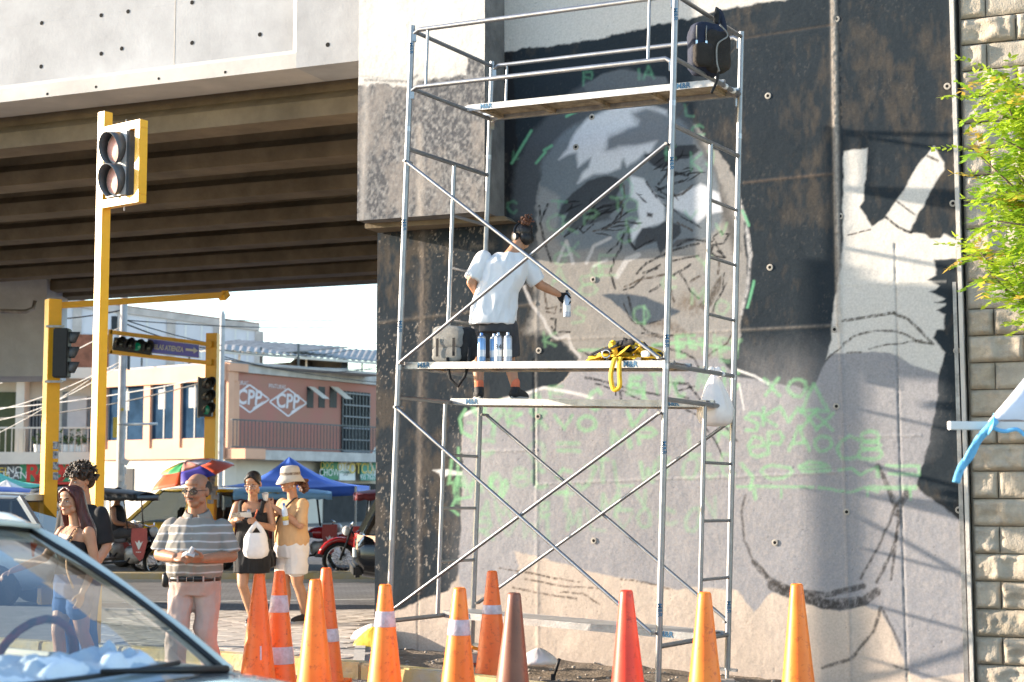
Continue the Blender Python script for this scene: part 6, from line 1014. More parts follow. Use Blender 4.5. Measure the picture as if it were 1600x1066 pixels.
def mototaxi(label,loc,rz,canopy,body,flap,rear_curtain=None,panel='paint_black'):
    t=thing('mototaxi',label,'mototaxi',loc,rz,'three-wheeled mototaxis'); t.scale=(.88,.88,.88); g='blackmetal'
    spokewheel(t,(1.12,0,.33),.33)
    for s_ in (-1,1): spokewheel(t,(-.75,s_*.50,.29),.29)
    for s_ in (-1,1): MB().tube([(1.12,s_*.07,.33),(1.0,s_*.07,.66),(.88,s_*.06,.98)],.022,8).build('fork',g,t,smooth=True)
    MB().tube([(1.12+.40*math.cos(a),0,.33+.40*math.sin(a)) for a in np.linspace(.3,2.5,9)],.055,8).build('mudguard',body,t,smooth=True)
    MB().tube([(.86,-.34,1.06),(.92,-.2,1.02),(.88,0,1.0),(.92,.2,1.02),(.86,.34,1.06)],.014,8).build('handlebar','chrome',t,smooth=True); MB().ell((.99,0,.90),(.09,.10,.10),12,8).build('headlamp','lamp_clear',t,smooth=True)
    MB().ell((.62,0,.80),(.26,.13,.13),14,10).build('fuel_tank',body,t,smooth=True); puff((.28,0,.76),(.42,.26,.13),4,.06).build('rider_seat','seat_grey',t,smooth=True); puff((.60,0,.47),(.34,.22,.32),5,.25).build('engine','steel_worn',t,smooth=True)
    for s_ in (-1,1): MB().tube([(.9,s_*.05,.9),(.5,s_*.1,.34),(0,s_*.3,.30),(-.9,s_*.42,.30)],.02,8).build('chassis_rail',g,t,smooth=True)
    MB().bbox((-1.05,-.55,.34),(.02,.55,.40)).build('floor',g,t,bevel=.01); puff((-.72,0,.58),(.42,1.0,.16),5,.05).build('bench_seat','seat_grey',t,smooth=True); puff((-.95,0,.88),(.12,1.0,.55),5,.05).build('backrest','seat_grey',t,smooth=True)
    for s_ in (-1,1): MB().bbox((-1.08,s_*.56-.015,.40),(-.35,s_*.56+.015,.72)).build('side_panel',panel,t,bevel=.01)
    for x in (-1.06,-.10,.62):
        for s_ in (-1,1): MB().tube([(x,s_*.55 if x<.5 else s_*.40,.40 if x<.5 else .95),(x-.02 if x<.5 else x-.08,s_*.53 if x<.5 else s_*.46,1.60)],.014,8).build('canopy_post',g,t,smooth=True)
    m=MB(); m.sheet(lambda u,v:((-1.16+u*2.0),(v-.5)*1.22,1.60+.10*math.sin(PI*v)**.7+.05*math.sin(PI*min(1,u*1.3))-.05*max(0,u-.8)/.2),14,10); m.build('canopy',canopy,t,smooth=True,solid=.02,fix=False)
    m=MB()
    for s_ in (-1,1): m.sheet(lambda u,v,s_=s_:((-1.16+u*2.0),s_*.61,1.62-.12*v-.012*math.sin(u*60)),40,1)
    m.sheet(lambda u,v:(.84,(u-.5)*1.2,1.60-.11*v),10,1); m.build('valance',canopy,t,smooth=True,solid=.006,fix=False)
    m=MB(); m.prism([(-.14,.98),(.16,.98),(.17,.72),(.10,.42),(.03,.36),(-.10,.50),(-.15,.75)],lambda x,z:Vector((.80+x,-.30,z)),lambda x,z:Vector((.80+x,-.285,z))); fl=m.build('mud_flap',flap,t); m=MB()
    for pts in ([(.0,.58),(-.07,.74),(-.02,.70),(.01,.76),(.04,.70),(.09,.74),(.02,.58)],): m.add([Vector((.80+x,-.303,z)) for x,z in pts],[tuple(range(len(pts)))])
    m.build('emblem','sign_white',fl,fix=False); MB().box((.805,-.303,.53),(.10,.002,.012)).build('emblem_line','sign_white',fl)
    if rear_curtain:
        m=MB(); m.sheet(lambda u,v:(-1.10-.02*math.sin(u*20),(u-.5)*1.12,.62+v*.98),14,4); rcv=m.build('rear_curtain',rear_curtain,t,smooth=True,solid=.01,fix=False); MB().bbox((-1.135,-.26,1.02),(-1.128,.26,1.38)).build('vinyl_window','clear_vinyl',rcv)
        m=MB(); m.sheet(lambda u,v:((-1.08+u*.8),-.575-.008*math.sin(u*25),.70+v*.88),12,4); rcv=m.build('side_curtain',rear_curtain,t,smooth=True,solid=.01,fix=False); MB().bbox((-.98,-.60,1.0),(-.45,-.592,1.42)).build('vinyl_window','clear_vinyl',rcv)
        MB().ell((-.72,-.604,1.18),(.17,.004,.11),12,6).build('window_print','sign_white',t,smooth=True)
    MB().box((-1.12,0,.46),(.03,.5,.10)).build('rear_light','tail_red',t)
    return t
w=onz(241,907,0); mototaxi('black mototaxi with red mud flap and passengers behind the older man',(w.x-1.06*.88,w.y+.35,0),R(-8),'canopy_black','paint_black','flap_red')
w=onz(527,903,0); mototaxi('dark red mototaxi with maroon canopy beside the mural wall edge',(w.x+1.0,w.y+.3,0),R(188),'canopy_maroon','paint_red','flap_red')
w=onz(490,898,0); mototaxi('mototaxi with light blue canopy and maroon curtain behind the hat woman',(w.x-.55,w.y+.9,0),R(-172)-R(180),'tarp_light','paint_red','flap_red','canopy_maroon')
mototaxi('dark mototaxi with blue tarpaulin roof at the left edge',(-9.3,30.0,0),R(-5),'tarp_blue','paint_black','flap_red'); mototaxi('mototaxi with dark grey roof behind the girl with red hair',(-7.6,29.0,0),R(12),'canopy_black','paint_blue','flap_red')
# ---------------------------------------------------------------- white car in the foreground
hd=Vector((.85,-.53,0)).normalized(); lf=Vector((-hd.y,hd.x,0)); C1=atY(345,1043,6.0); O=C1-lf*.68; wc=thing('white_car','pale cream car in the left foreground, windscreen with white cloth behind it','car',(O.x,O.y,0),math.atan2(hd.y,hd.x))
pm('car_cream',(.58,.60,.53),rough=.22,var=.03,coat=.7); pm('dash',(.025,.026,.028),rough=.7,var=.2); pm('cloth_white',(.62,.66,.70),rough=.9,var=.06,scale=6,bump=.3,bscale=20); pm('wiper',(.01,.01,.011),rough=.5,var=.2)
def wsp(u,v):   # windscreen surface: u 0..1 left->right, v 0..1 base->top
    y0=.68-1.36*u; y1=.56-1.12*u; bow=math.sin(PI*u); b=Vector((.14*bow,y0,.925-.02*bow)); tp=Vector((-.93+.10*bow,y1+.02*(1-2*u),1.415+.035*bow)); p=b*(1-v)+tp*v; p.z+=.022*math.sin(PI*v); p.x+=.015*math.sin(PI*v); return p
MB().sheet(wsp,24,14).build('windscreen','windscreen',wc,smooth=True,fix=False)
m=MB()   # black frit and rubber along the edge
for u in (0,1): m.tube([wsp(u,v) for v in np.linspace(0,1,13)],.011,6)
m.tube([wsp(u,1) for u in np.linspace(0,1,13)],.011,6); m.build('windscreen_seal','car_trim',wc,smooth=True)
for s_ in (1,-1):
    pl=[Vector((-.0,s_*.715,.90)),Vector((-.22,s_*.70,1.035)),Vector((-.50,s_*.665,1.195)),Vector((-.80,s_*.625,1.355)),Vector((-1.08,s_*.595,1.45)),Vector((-1.55,s_*.575,1.49)),Vector((-2.2,s_*.565,1.45)),Vector((-2.75,s_*.57,1.30))]
    MB().tube(pl,[.032,.030,.030,.032,.034,.036,.036,.03],10).build('a_pillar','car_cream',wc,smooth=True)
    MB().tube([Vector((-1.35,s_*.70,.92)),Vector((-1.42,s_*.585,1.46))],.035,8).build('b_pillar','car_trim',wc,smooth=True); MB().tube([Vector((-2.75,s_*.72,.95)),Vector((-2.45,s_*.58,1.40))],.05,8).build('c_pillar','car_cream',wc,smooth=True)
    m=MB(); m.add([(-.12,s_*.715,.93),(-1.33,s_*.715,.93),(-1.40,s_*.60,1.45),(-.92,s_*.61,1.39)],[(0,1,2,3)]); m.build('door_glass','side_glass',wc,fix=False); m=MB(); m.add([(-1.38,s_*.715,.93),(-2.6,s_*.72,.95),(-2.35,s_*.60,1.40),(-1.44,s_*.60,1.45)],[(0,1,2,3)]); m.build('door_glass','side_glass',wc,fix=False)
    loftx([(-2.95,.30,.92,.02),(-2.9,.25,.95,.05),(-1.5,.22,.94,.06),(-.1,.22,.92,.06),(.5,.25,.88,.06),(.95,.35,.78,.04)],5,4); m=MB(); m.prism([(-2.9,.25),(-2.95,.9),(-1.4,.935),(-.1,.925),(.45,.86),(.95,.70),(1.0,.35),(.7,.24)],lambda x,z:Vector((x,s_*.74-(.03 if z>.8 else 0)*s_,z)),lambda x,z:Vector((x,s_*.66,z))); m.build('side_panel','car_cream',wc,bevel=.015)
    for x in (-2.35,.42): wheel(wc,(x,s_*.67,.29),.29,.18,'y')
m=MB(); m.sheet(lambda u,v:(-.88-1.9*u+.10*math.sin(PI*v)*(1-u),(.59-1.18*v)*(1-.06*u),1.43+.035*math.sin(PI*v)+.07*math.sin(PI*min(1,u*.9))-.12*max(0,u-.75)),16,12); m.build('roof','car_cream',wc,smooth=True,solid=.02,fix=False)
m=MB(); m.sheet(lambda u,v:(.10+.92*u+.14*math.sin(PI*v)*(1-u*.3),.70-1.40*v,.895-.07*u-.14*u**3+.035*math.sin(PI*v)),14,14); m.build('bonnet','car_cream',wc,smooth=True,solid=.02,fix=False)
m=MB(); m.sheet(lambda u,v:(.0+.14*math.sin(PI*v)-.02+.13*u,.69-1.38*v,.905-.012*u),3,20); m.build('cowl','car_trim',wc,smooth=True,solid=.012,fix=False)
MB().bbox((.93,-.66,.25),(1.06,.66,.60)).build('front_bumper','car_cream',wc,bevel=.05); MB().bbox((-3.02,-.66,.28),(-2.88,.66,.62)).build('rear_bumper','car_cream',wc,bevel=.05); m=MB(); m.bbox((-2.9,-.66,.25),(.9,.66,.32)); m.build('floor_pan','car_trim',wc)
m=MB(); m.sheet(lambda u,v:(.10*math.sin(PI*v)-.02-.42*u,.66-1.32*v,.885+.03*math.sin(u*PI)-.05*u),8,14); m.build('dashboard','dash',wc,smooth=True,solid=.04,fix=False)
def cl(u,v):
    x=.03-.40*u; y=.50-1.08*v; e=min(u,1-u,v,1-v)*6; e=min(1,max(0,e)); q=Vector((x*5,y*5,1)); n_=mnoise.fractal(q,1,2,4)
    return Vector((x+.05*math.sin(PI*v)+.02*n_,y,.915+.06*e+.06*n_*e+.035*abs(math.sin(y*9+x*14+2*n_))*e))
MB().sheet(cl,44,90).build('dashboard_cloth','cloth_white',wc,smooth=True,fix=False)
for s_ in (-1,1):
    puff((-1.15,s_*.34,.80),(.18,.46,.62),5,.06).build('seat_back','seat_grey',wc,smooth=True); puff((-1.2,s_*.34,1.20),(.10,.26,.18),4,.06).build('headrest','seat_grey',wc,smooth=True)
MB().tube([Vector((-.62+.06*math.cos(a),.34+.19*math.cos(a)*0+.19*math.sin(a),.93+.17*math.cos(a))) for a in np.linspace(0,2*PI,20)[:-1]],.016,8,closed=True).build('steering_wheel',pm('wheel_cover',(.25,.02,.03),rough=.6,var=.3,scale=12,c2=(.02,.02,.02)),wc,smooth=True)
# wiper: arm and blade hugging the glass base
wb=[wsp(u,.05+.03*math.sin(PI*u))+Vector((.012,0,.012)) for u in np.linspace(.18,.86,9)]; MB().tube(wb,.009,6).build('wiper_blade','wiper',wc,smooth=True); MB().tube([wsp(.04,-.03)+Vector((.03,0,.02)),wsp(.25,.02)+Vector((.03,0,.03)),wsp(.5,.075)+Vector((.02,0,.03))],[.016,.013,.008],8).build('wiper_arm','wiper',wc,smooth=True)
wb=[wsp(u,.035)+Vector((.02,0,.01)) for u in np.linspace(.55,.97,7)]; MB().tube(wb,.009,6).build('wiper_blade','wiper',wc,smooth=True)
MB().ell((-.12,.82,.98),(.06,.10,.07),12,8).build('door_mirror','car_cream',wc,smooth=True) if False else None
# ================================================================== PEOPLE
def limb(m,pts,rad,n=14,flat=False):
    P=[Vector(p) for p in pts]; rad=list(rad) if isinstance(rad,(list,tuple)) else [rad]*len(P); Q=[];Rr=[]
    for i in range(len(P)-1):
        p0=P[max(i-1,0)];p1=P[i];p2=P[i+1];p3=P[min(i+2,len(P)-1)]
        for k in range(4): t=k/4; Q.append(.5*((2*p1)+(-p0+p2)*t+(2*p0-5*p1+4*p2-p3)*t*t+(-p0+3*p1-3*p2+p3)*t**3)); Rr.append(rad[i]*(1-t)+rad[i+1]*t)
    Q.append(P[-1]); Rr.append(rad[-1]); d0=(Q[0]-Q[1]).normalized(); d1=(Q[-1]-Q[-2]).normalized(); r0,r1=Rr[0],Rr[-1]
    Q=[Q[0]+d0*r0*.98,Q[0]+d0*r0*.85,Q[0]+d0*r0*.5]+Q+([] if flat else [Q[-1]+d1*r1*.5,Q[-1]+d1*r1*.85,Q[-1]+d1*r1*.98]); Rr=[r0*.15,r0*.52,r0*.86]+Rr+([] if flat else [r1*.86,r1*.52,r1*.15])
    return m.tube(Q,Rr,n)
def rings(m,L,n=24,pw=2.3):
    """stack of flattened rings: (centre, half-width x, half-depth y[, yaw])"""
    v=[];f=[]
    for e in L:
        c=Vector(e[0]); yw=e[3] if len(e)>3 else 0
        for k in range(n):
            a=2*PI*k/n; ca,sa=math.cos(a),math.sin(a); x=e[1]*math.copysign(abs(ca)**(2/pw),ca); y=e[2]*math.copysign(abs(sa)**(2/pw),sa); v.append(c+Vector((x*math.cos(yw)-y*math.sin(yw),x*math.sin(yw)+y*math.cos(yw),0)))
    for i in range(len(L)-1): f+=[(i*n+k,i*n+(k+1)%n,(i+1)*n+(k+1)%n,(i+1)*n+k) for k in range(n)]
    f+=[tuple(range(n))[::-1],tuple((len(L)-1)*n+k for k in range(n))]; return m.add(v,f)
def fuse(m,name,mat,parent,voxel=.007,smooth=4,fold=0,fscale=9,fseed=0,fdir=None):
    me=bpy.data.meshes.new(name); me.from_pydata([tuple(p) for p in m.v],[],m.f); bm=bmesh.new(); bm.from_mesh(me); bmesh.ops.recalc_face_normals(bm,faces=bm.faces); bm.to_mesh(me); bm.free()
    o=bpy.data.objects.new(name,me); COL.objects.link(o); md=o.modifiers.new('r','REMESH'); md.mode='VOXEL'; md.voxel_size=voxel; md.adaptivity=0; sm=o.modifiers.new('s','SMOOTH'); sm.factor=.5; sm.iterations=smooth
    dg=bpy.context.evaluated_depsgraph_get(); me2=bpy.data.meshes.new_from_object(o.evaluated_get(dg)); bpy.data.objects.remove(o); bpy.data.meshes.remove(me); me2.name=name
    if fold:
        n=len(me2.vertices); co=np.empty(n*3,np.float32); no=np.empty(n*3,np.float32); me2.vertices.foreach_get('co',co); me2.vertices.foreach_get('normal',no); co=co.reshape(-1,3); no=no.reshape(-1,3); dsp=np.empty(n,np.float32); sx,sy,sz=fdir or (1,1,.45)
        for i in range(n):
            p=Vector((co[i,0]*sx*fscale+fseed,co[i,1]*sy*fscale,co[i,2]*sz*fscale)); dsp[i]=(1-2*abs(mnoise.noise(p)))*.6+.4*mnoise.noise(p*2.3)
        co+=no*(dsp*fold)[:,None]; me2.vertices.foreach_set('co',co.ravel()); me2.update()
    me2.materials.clear(); me2.materials.append(MATS[mat] if isinstance(mat,str) else mat); me2.polygons.foreach_set('use_smooth',np.ones(len(me2.polygons),bool)); return mkobj(name,me2,parent)
def rotM(yaw,pitch=0,roll=0): return Matrix.Rotation(yaw,3,'Z')@Matrix.Rotation(pitch,3,'X')@Matrix.Rotation(roll,3,'Y')
def head(m,c,M,s=1.0,jaw=1.0,nose=1.0):
    """skull, face, nose, brow, lips, chin, ears; local front is -Y, chin to crown 0.23"""
    c=Vector(c)
    def e(p,r,R_=None): m.ell(c+M@(Vector(p)*s),[k*s for k in r],18,12,M@R_ if R_ else M)
    e((0,.012,.030),(.074,.094,.086)); e((0,-.018,-.025),(.064*jaw,.074,.084)); e((0,-.048,-.082),(.042*jaw,.040,.032)); e((0,-.066,-.097),(.024,.022,.016))
    e((0,-.082,.026),(.050,.014,.011)); e((0,-.074,.055),(.048,.022,.030))
    for s_ in (-1,1): e((s_*.036,-.070,-.028),(.023,.021,.022)); e((s_*.078,.008,-.010),(.009,.020,.031)); e((s_*.013,-.098,-.036),(.010*nose,.010,.008)); e((s_*.050*jaw,-.02,-.065),(.020,.035,.025))
    P=[c+M@(Vector(q)*s) for q in ((0,-.086,.016),(0,-.099,-.008),(0,-.111,-.030))]; limb(m,P,[.009*s*nose,.011*s*nose,.0135*s*nose],10)
    e((0,-.086,-.058),(.024,.012,.0065)); e((0,-.083,-.069),(.021,.012,.0075))
def face_parts(par,c,M,s=1.0,lipc='lip',brow='hair_black',closed=False,smile=0):
    c=Vector(c); T=lambda q:c+M@(Vector(q)*s)
    for s_ in (-1,1):
        MB().ell(T((s_*.031,-.0845,.001)),(.0135*s,.006*s,.0065*s if not closed else .002*s),12,8,M).build('eye','eye_white',par,smooth=True); MB().ell(T((s_*.031,-.0895,.001)),(.006*s,.0025*s,.006*s if not closed else .002*s),10,8,M).build('iris','eye_dark',par,smooth=True)
        MB().tube([T((s_*.014,-.094,.021)),T((s_*.032,-.094,.028)),T((s_*.050,-.080,.022))],[.0035*s,.0042*s,.002*s],6).build('eyebrow',brow,par,smooth=True)
        MB().tube([T((s_*.016,-.0885,.003)),T((s_*.031,-.0915,.0095)),T((s_*.046,-.083,.003))],.0020*s,6).build('upper_lid',brow,par,smooth=True)
    MB().tube([T((-.025,-.0875,-.0635+smile*.006)),T((-.010,-.0985,-.0625)),T((.010,-.0985,-.0625)),T((.025,-.0875,-.0635+smile*.006))],[.002*s,.0042*s,.0042*s,.002*s],8).build('lips',lipc,par,smooth=True)
def hand(m,wrist,fdir,ndir,tside,curl=.5,s=1.0,spread=.0):
    """palm and five fingers; fdir = knuckle direction, ndir = palm normal (fingers curl towards it), tside = thumb side"""
    w=Vector(wrist); f=Vector(fdir).normalized(); n=Vector(ndir); n=(n-f*n.dot(f)).normalized(); t=Vector(tside); t=(t-f*t.dot(f)-n*t.dot(n)).normalized()
    for k in np.linspace(-.028,.026,4): limb(m,[w+f*.005+t*k*.55*s,w+f*.05*s+t*k*s,w+f*.085*s+t*k*s],[.014*s,.014*s,.0115*s],8)
    tips=[]
    for k,(off,L) in enumerate(((.029,.068),(.0095,.078),(-.0105,.073),(-.030,.057))):
        p=w+f*.084*s+t*off*s; d=(f+t*off*spread*8).normalized(); pts=[p]; a=0
        for j,seg in enumerate((.44,.32,.24)):
            a+=curl*(.75,1.0,.7)[j]; dd=d*math.cos(a)+n*math.sin(a); p=p+dd*L*seg*s; pts.append(p)
        limb(m,pts,[.0088*s,.0083*s,.0076*s,.0066*s],8); tips.append(p)
    p=w+f*.022*s+t*.026*s; d=(t*.75+f*.6+n*.25).normalized(); q=p+d*.036*s; d2=(f*.85+n*(.25+.5*curl)+t*.15).normalized(); limb(m,[p-d*.012*s,q,q+d2*.030*s,q+d2*.05*s],[.0125*s,.0105*s,.0092*s,.0075*s],8)
    return w+f*.10*s+n*.03*s
pm('skin_tan',(.42,.215,.125),rough=.48,var=.10,scale=14,spec=.35,sub=.08,bump=.06,bscale=120); pm('skin_brown',(.31,.145,.08),rough=.45,var=.12,scale=14,spec=.4,sub=.06,bump=.08,bscale=120); pm('skin_light',(.50,.28,.18),rough=.48,var=.08,scale=14,spec=.35,sub=.08,bump=.05,bscale=120)
pm('hair_black',(.012,.009,.008),rough=.42,var=.4,scale=60,stretch=(1,1,.15),bump=.4,bscale=90); pm('hair_curl',(.045,.027,.016),rough=.5,var=.5,scale=50,bump=.5,bscale=110); pm('hair_grey',(.09,.075,.065),rough=.6); pm('hair_red',(.055,.010,.009),rough=.38,var=.5,scale=60,stretch=(1,1,.12),bump=.4,bscale=90); pm('hair_auburn',(.11,.042,.022),rough=.5,var=.5,scale=50,bump=.5,bscale=110); pm('eye_white',(.62,.58,.54),rough=.3,var=.02); pm('eye_dark',(.012,.008,.006),rough=.1,var=.1); pm('lip',(.34,.12,.09),rough=.4,var=.1); pm('lip_red',(.40,.07,.06),rough=.35,var=.1)
pm('cloth_black',(.011,.011,.012),rough=.85,var=.25,scale=8,bump=.2,bscale=150); pm('tee_white',(.66,.66,.67),rough=.9,var=.03,scale=5,bump=.12,bscale=200); pm('shorts_grey',(.045,.045,.05),rough=.9,var=.2,scale=8,bump=.2,bscale=150); pm('trouser',(.40,.29,.245),rough=.9,var=.08,scale=5,bump=.2,bscale=180); pm('top_tan',(.56,.34,.17),rough=.85,var=.06,scale=6,bump=.2,bscale=160); pm('shorts_white',(.68,.63,.59),rough=.85,var=.04,scale=6,bump=.15,bscale=150); pm('denim',(.04,.08,.18),rough=.9,var=.25,scale=14,bump=.3,bscale=180); pm('hat_cloth',(.46,.42,.36),rough=.9,var=.08,scale=9,bump=.25,bscale=90); pm('leather',(.012,.010,.009),rough=.4,var=.2,scale=12); pm('sock_orange',(.60,.16,.08),rough=.9,var=.15); pm('shoe_dark',(.018,.017,.018),rough=.7,var=.3,scale=20); pm('sole',(.30,.29,.28),rough=.8,var=.15)
def stripemat():
    m,t,b=_bsdf('striped_polo'); N=t.nodes;L=t.links; tc=N.new('ShaderNodeTexCoord'); sx=N.new('ShaderNodeSeparateXYZ'); L.new(tc.outputs['Object'],sx.inputs[0])
    n=N.new('ShaderNodeTexNoise'); n.inputs['Scale'].default_value=5; L.new(tc.outputs['Object'],n.inputs['Vector']); ma=N.new('ShaderNodeMath'); ma.operation='MULTIPLY_ADD'; ma.inputs[1].default_value=.035; L.new(n.outputs['Fac'],ma.inputs[0]); L.new(sx.outputs['Z'],ma.inputs[2])
    md=N.new('ShaderNodeMath'); md.operation='PINGPONG'; md.inputs[1].default_value=.0285; L.new(ma.outputs[0],md.inputs[0]); r=N.new('ShaderNodeValToRGB'); e=r.color_ramp.elements; e[0].position=0.0; e[0].color=(.42,.40,.39,1); e[1].position=.0062; e[1].color=(.215,.19,.165,1); e2=r.color_ramp.elements.new(.0045); e2.color=(.40,.385,.37,1); e3=r.color_ramp.elements.new(.024); e3.color=(.20,.18,.155,1)
    L.new(md.outputs[0],r.inputs[0]); L.new(r.outputs[0],b.inputs['Base Color']); b.inputs['Roughness'].default_value=.9; n2=N.new('ShaderNodeTexNoise'); n2.inputs['Scale'].default_value=220; L.new(tc.outputs['Object'],n2.inputs['Vector']); bp=N.new('ShaderNodeBump'); bp.inputs['Strength'].default_value=.2; bp.inputs['Distance'].default_value=.005; L.new(n2.outputs['Fac'],bp.inputs['Height']); L.new(bp.outputs[0],b.inputs['Normal']); MATS['striped_polo']=m
stripemat()
def shoe(par,a,fd,name='shoe',mat='shoe_dark',s=1.0,high=False):
    a=Vector(a); f=Vector((fd[0],fd[1],0)).normalized(); z=-a.z+.035; m=MB(); limb(m,[a+Vector((0,0,-.0)),a+f*.00+Vector((0,0,z+.02)),a+f*.09*s+Vector((0,0,z+.012)),a+f*.165*s+Vector((0,0,z+.0))],[.040*s,.042*s,.043*s,.034*s]); limb(m,[a-f*.035*s+Vector((0,0,z+.01)),a+f*.05+Vector((0,0,z+.01))],.038*s)
    o=fuse(m,name,mat,par,.009,3); m=MB(); n_=Vector((-f.y,f.x,0)); pts=[]
    for k in range(20): t=2*PI*k/20; pts.append(a+f*(.068+.135*math.cos(t))*s+n_*(.040+.006*math.cos(t))*math.sin(t)*s)
    m.add([Vector((p.x,p.y,.002)) for p in pts]+[Vector((p.x,p.y,.026)) for p in pts],[tuple(range(20))[::-1],tuple(range(20,40))]+[(i,(i+1)%20,20+(i+1)%20,20+i) for i in range(20)]); m.build('sole','sole',o); return o
def glasses(par,c,M,s=1.0,mat='leather',dark=True,rr=.021):
    c=Vector(c); T=lambda q:c+M@(Vector(q)*s); g=glassmat('spec_glass',(.45,.45,.42),.12) if dark else glassmat('spec_clear',(.9,.9,.9),.05); fr=MB()
    for s_ in (-1,1):
        ring=[T((s_*.033+rr*1.25*math.cos(a),-.104+.012*abs(math.cos(a))*(1 if math.cos(a)*s_>0 else 0),.0+rr*.78*math.sin(a))) for a in np.linspace(0,2*PI,15)[:-1]]; fr.tube(ring,.0023*s if dark else .0012*s,6,closed=True); fr.tube([T((s_*.060,-.093,.006)),T((s_*.077,-.04,.006)),T((s_*.080,.012,.0))],.0022*s,6)
    fr.tube([T((-.010,-.106,.004)),T((.010,-.106,.004))],.002*s,6); o=fr.build('glasses',mat,par,smooth=True)
    for s_ in (-1,1): m=MB(); ring=[T((s_*.033+rr*1.2*math.cos(a),-.1045+.012*abs(math.cos(a))*(1 if math.cos(a)*s_>0 else 0),rr*.74*math.sin(a))) for a in np.linspace(0,2*PI,15)[:-1]]; m.add(ring,[tuple(range(14))]); m.build('lens',g,o,fix=False)
    return o
def curls(par,c,M,shell,n,r,mat,name='hair',seed=1,voxel=.007,base=None):
    """mop of overlapping curl blobs on a shell function(u,v)->local point"""
    rr=random.Random(seed); m=MB(); c=Vector(c)
    if base: 
        for p,q in base: m.ell(c+M@Vector(p),q,16,10,M)
    for i in range(n):
        p=c+M@Vector(shell(rr.random(),rr.random(),rr)); k=rr.uniform(.6,1.25)*r; m.ell(p,(k,k*rr.uniform(.6,1),k*rr.uniform(.6,1)),7,5,rotM(rr.uniform(0,6),rr.uniform(0,3)))
    return fuse(m,name,mat,par,voxel,0)
def person(label,loc,rz=0): return thing('person',label,'person',loc,rz)
# ------------------------------------------------------------ 1 older man in striped polo
PY=12.0; k=FPX/PY; om=person('balding man in grey striped polo counting money, walking behind the white car',((309-800)/k,PY,0))
hc=(.015,-.045,1.55); HM=rotM(R(-22),R(5)); m=MB(); head(m,hc,HM,1.07,1.08,1.2)
limb(m,[(0,.01,1.27),(.008,0,1.37),(.012,-.015,1.46)],[.080,.074,.066])
rings(m,[((0,0,.80),.155,.115),((0,-.01,.92),.17,.14),((0,-.02,1.06),.175,.15),((0,-.01,1.20),.18,.13),((0,.0,1.30),.165,.10),((0,.005,1.36),.10,.07)])
LA=[(-.185,.01,1.275),(-.262,-.01,1.075),(-.10,-.25,1.065)]; RA=[(.19,.01,1.275),(.275,-.02,1.065),(.115,-.26,1.055)]
for A in (LA,RA): limb(m,[A[0],(Vector(A[0])+Vector(A[1]))/2,A[1]],[.056,.052,.046]); limb(m,[A[1],(Vector(A[1])*.6+Vector(A[2])*.4),A[2]],[.046,.046,.032])
hand(m,LA[2],(.75,-.55,.05),(.2,.6,-.5),(-.1,-.2,.9),.75); hand(m,RA[2],(-.75,-.5,.0),(-.1,.5,.55),(.1,-.3,.8),.6)
ML=(((-.085,0,.86),(-.105,-.12,.50),(-.10,-.20,.09)),((.09,0,.86),(.095,-.04,.49),(.135,.22,.12)))
for hp,kn,an in ML: limb(m,[hp,kn],[.085,.06]); limb(m,[kn,an],[.056,.038])
bd=fuse(m,'body','skin_brown',om,.006,2)
face_parts(om,hc,HM,1.07,'lip',brow='hair_grey'); glasses(om,hc,HM,1.09,'leather',True,.0225)
m=MB(); c=Vector(hc)
for s_ in (-1,1): m.ell(c+HM@Vector((s_*.064,.040,.018)),(.024,.056,.050),14,10,HM)
m.ell(c+HM@Vector((0,.078,.002)),(.066,.038,.066),14,10,HM); fuse(m,'hair','hair_black',om,.006,1,.003,50,1)
m=MB(); T=lambda q:c+HM@(Vector(q)*1.07); m.tube([T((-.024,-.094,-.052)),T((0,-.1,-.046)),T((.024,-.094,-.052))],.0045,6); m.build('moustache','hair_grey',om,smooth=True)
for s_ in (-1,1): MB().tube([T((s_*.018,-.098,-.038)),T((s_*.031,-.090,-.052)),T((s_*.034,-.082,-.072))],.0022,6).build('cheek_crease','skin_brown',om,smooth=True)
m=MB(); rings(m,[((0,0,.895),.182,.15),((0,-.015,.95),.203,.182),((0,-.025,1.06),.208,.186),((0,-.01,1.19),.208,.158),((0,.0,1.275),.196,.124),((0,.005,1.345),.118,.09)])
for A in (LA,RA): limb(m,[Vector(A[0])*1,(Vector(A[0])*.55+Vector(A[1])*.45),Vector(A[0])*.10+Vector(A[1])*.90],[.070,.074,.078],flat=True)
fuse(m,'polo_shirt','striped_polo',om,.008,3,.013,9,2,(1.2,1.2,.7))
m=MB(); v=[]
for j,(r1,r2,zz) in enumerate(((.108,.094,1.335),(.094,.086,1.372),(.080,.076,1.405),(.090,.084,1.395),(.116,.106,1.345))): v+=[(.008+r1*math.sin(a),.004-r2*math.cos(a),zz-.030*math.cos(a)) for a in np.linspace(.22,2*PI-.22,24)]
m.add(v,[(j*24+i,j*24+i+1,(j+1)*24+i+1,(j+1)*24+i) for j in range(4) for i in range(23)]); m.build('collar',pm('collar_grey',(.22,.20,.175),rough=.9,var=.08),om,smooth=True,solid=.004,fix=False)
for z,y in ((1.265,-.150),(1.20,-.172)): MB().ell((.005,y,z),(.005,.003,.005),8,6).build('button','collar_grey',om)
m=MB(); rings(m,[((0,.0,.78),.172,.135),((0,-.005,.86),.186,.155),((0,-.01,.918),.184,.156)])
for hp,kn,an in ML: a=Vector(an)+Vector((0,0,-.045)); limb(m,[Vector(hp)-Vector((0,0,.03)),(Vector(hp)+Vector(kn))/2,kn,(Vector(kn)+a)/2,a],[.102,.092,.078,.070,.066],flat=True)
fuse(m,'trousers','trouser',om,.008,2,.015,9,5,(1.2,1.2,.6))
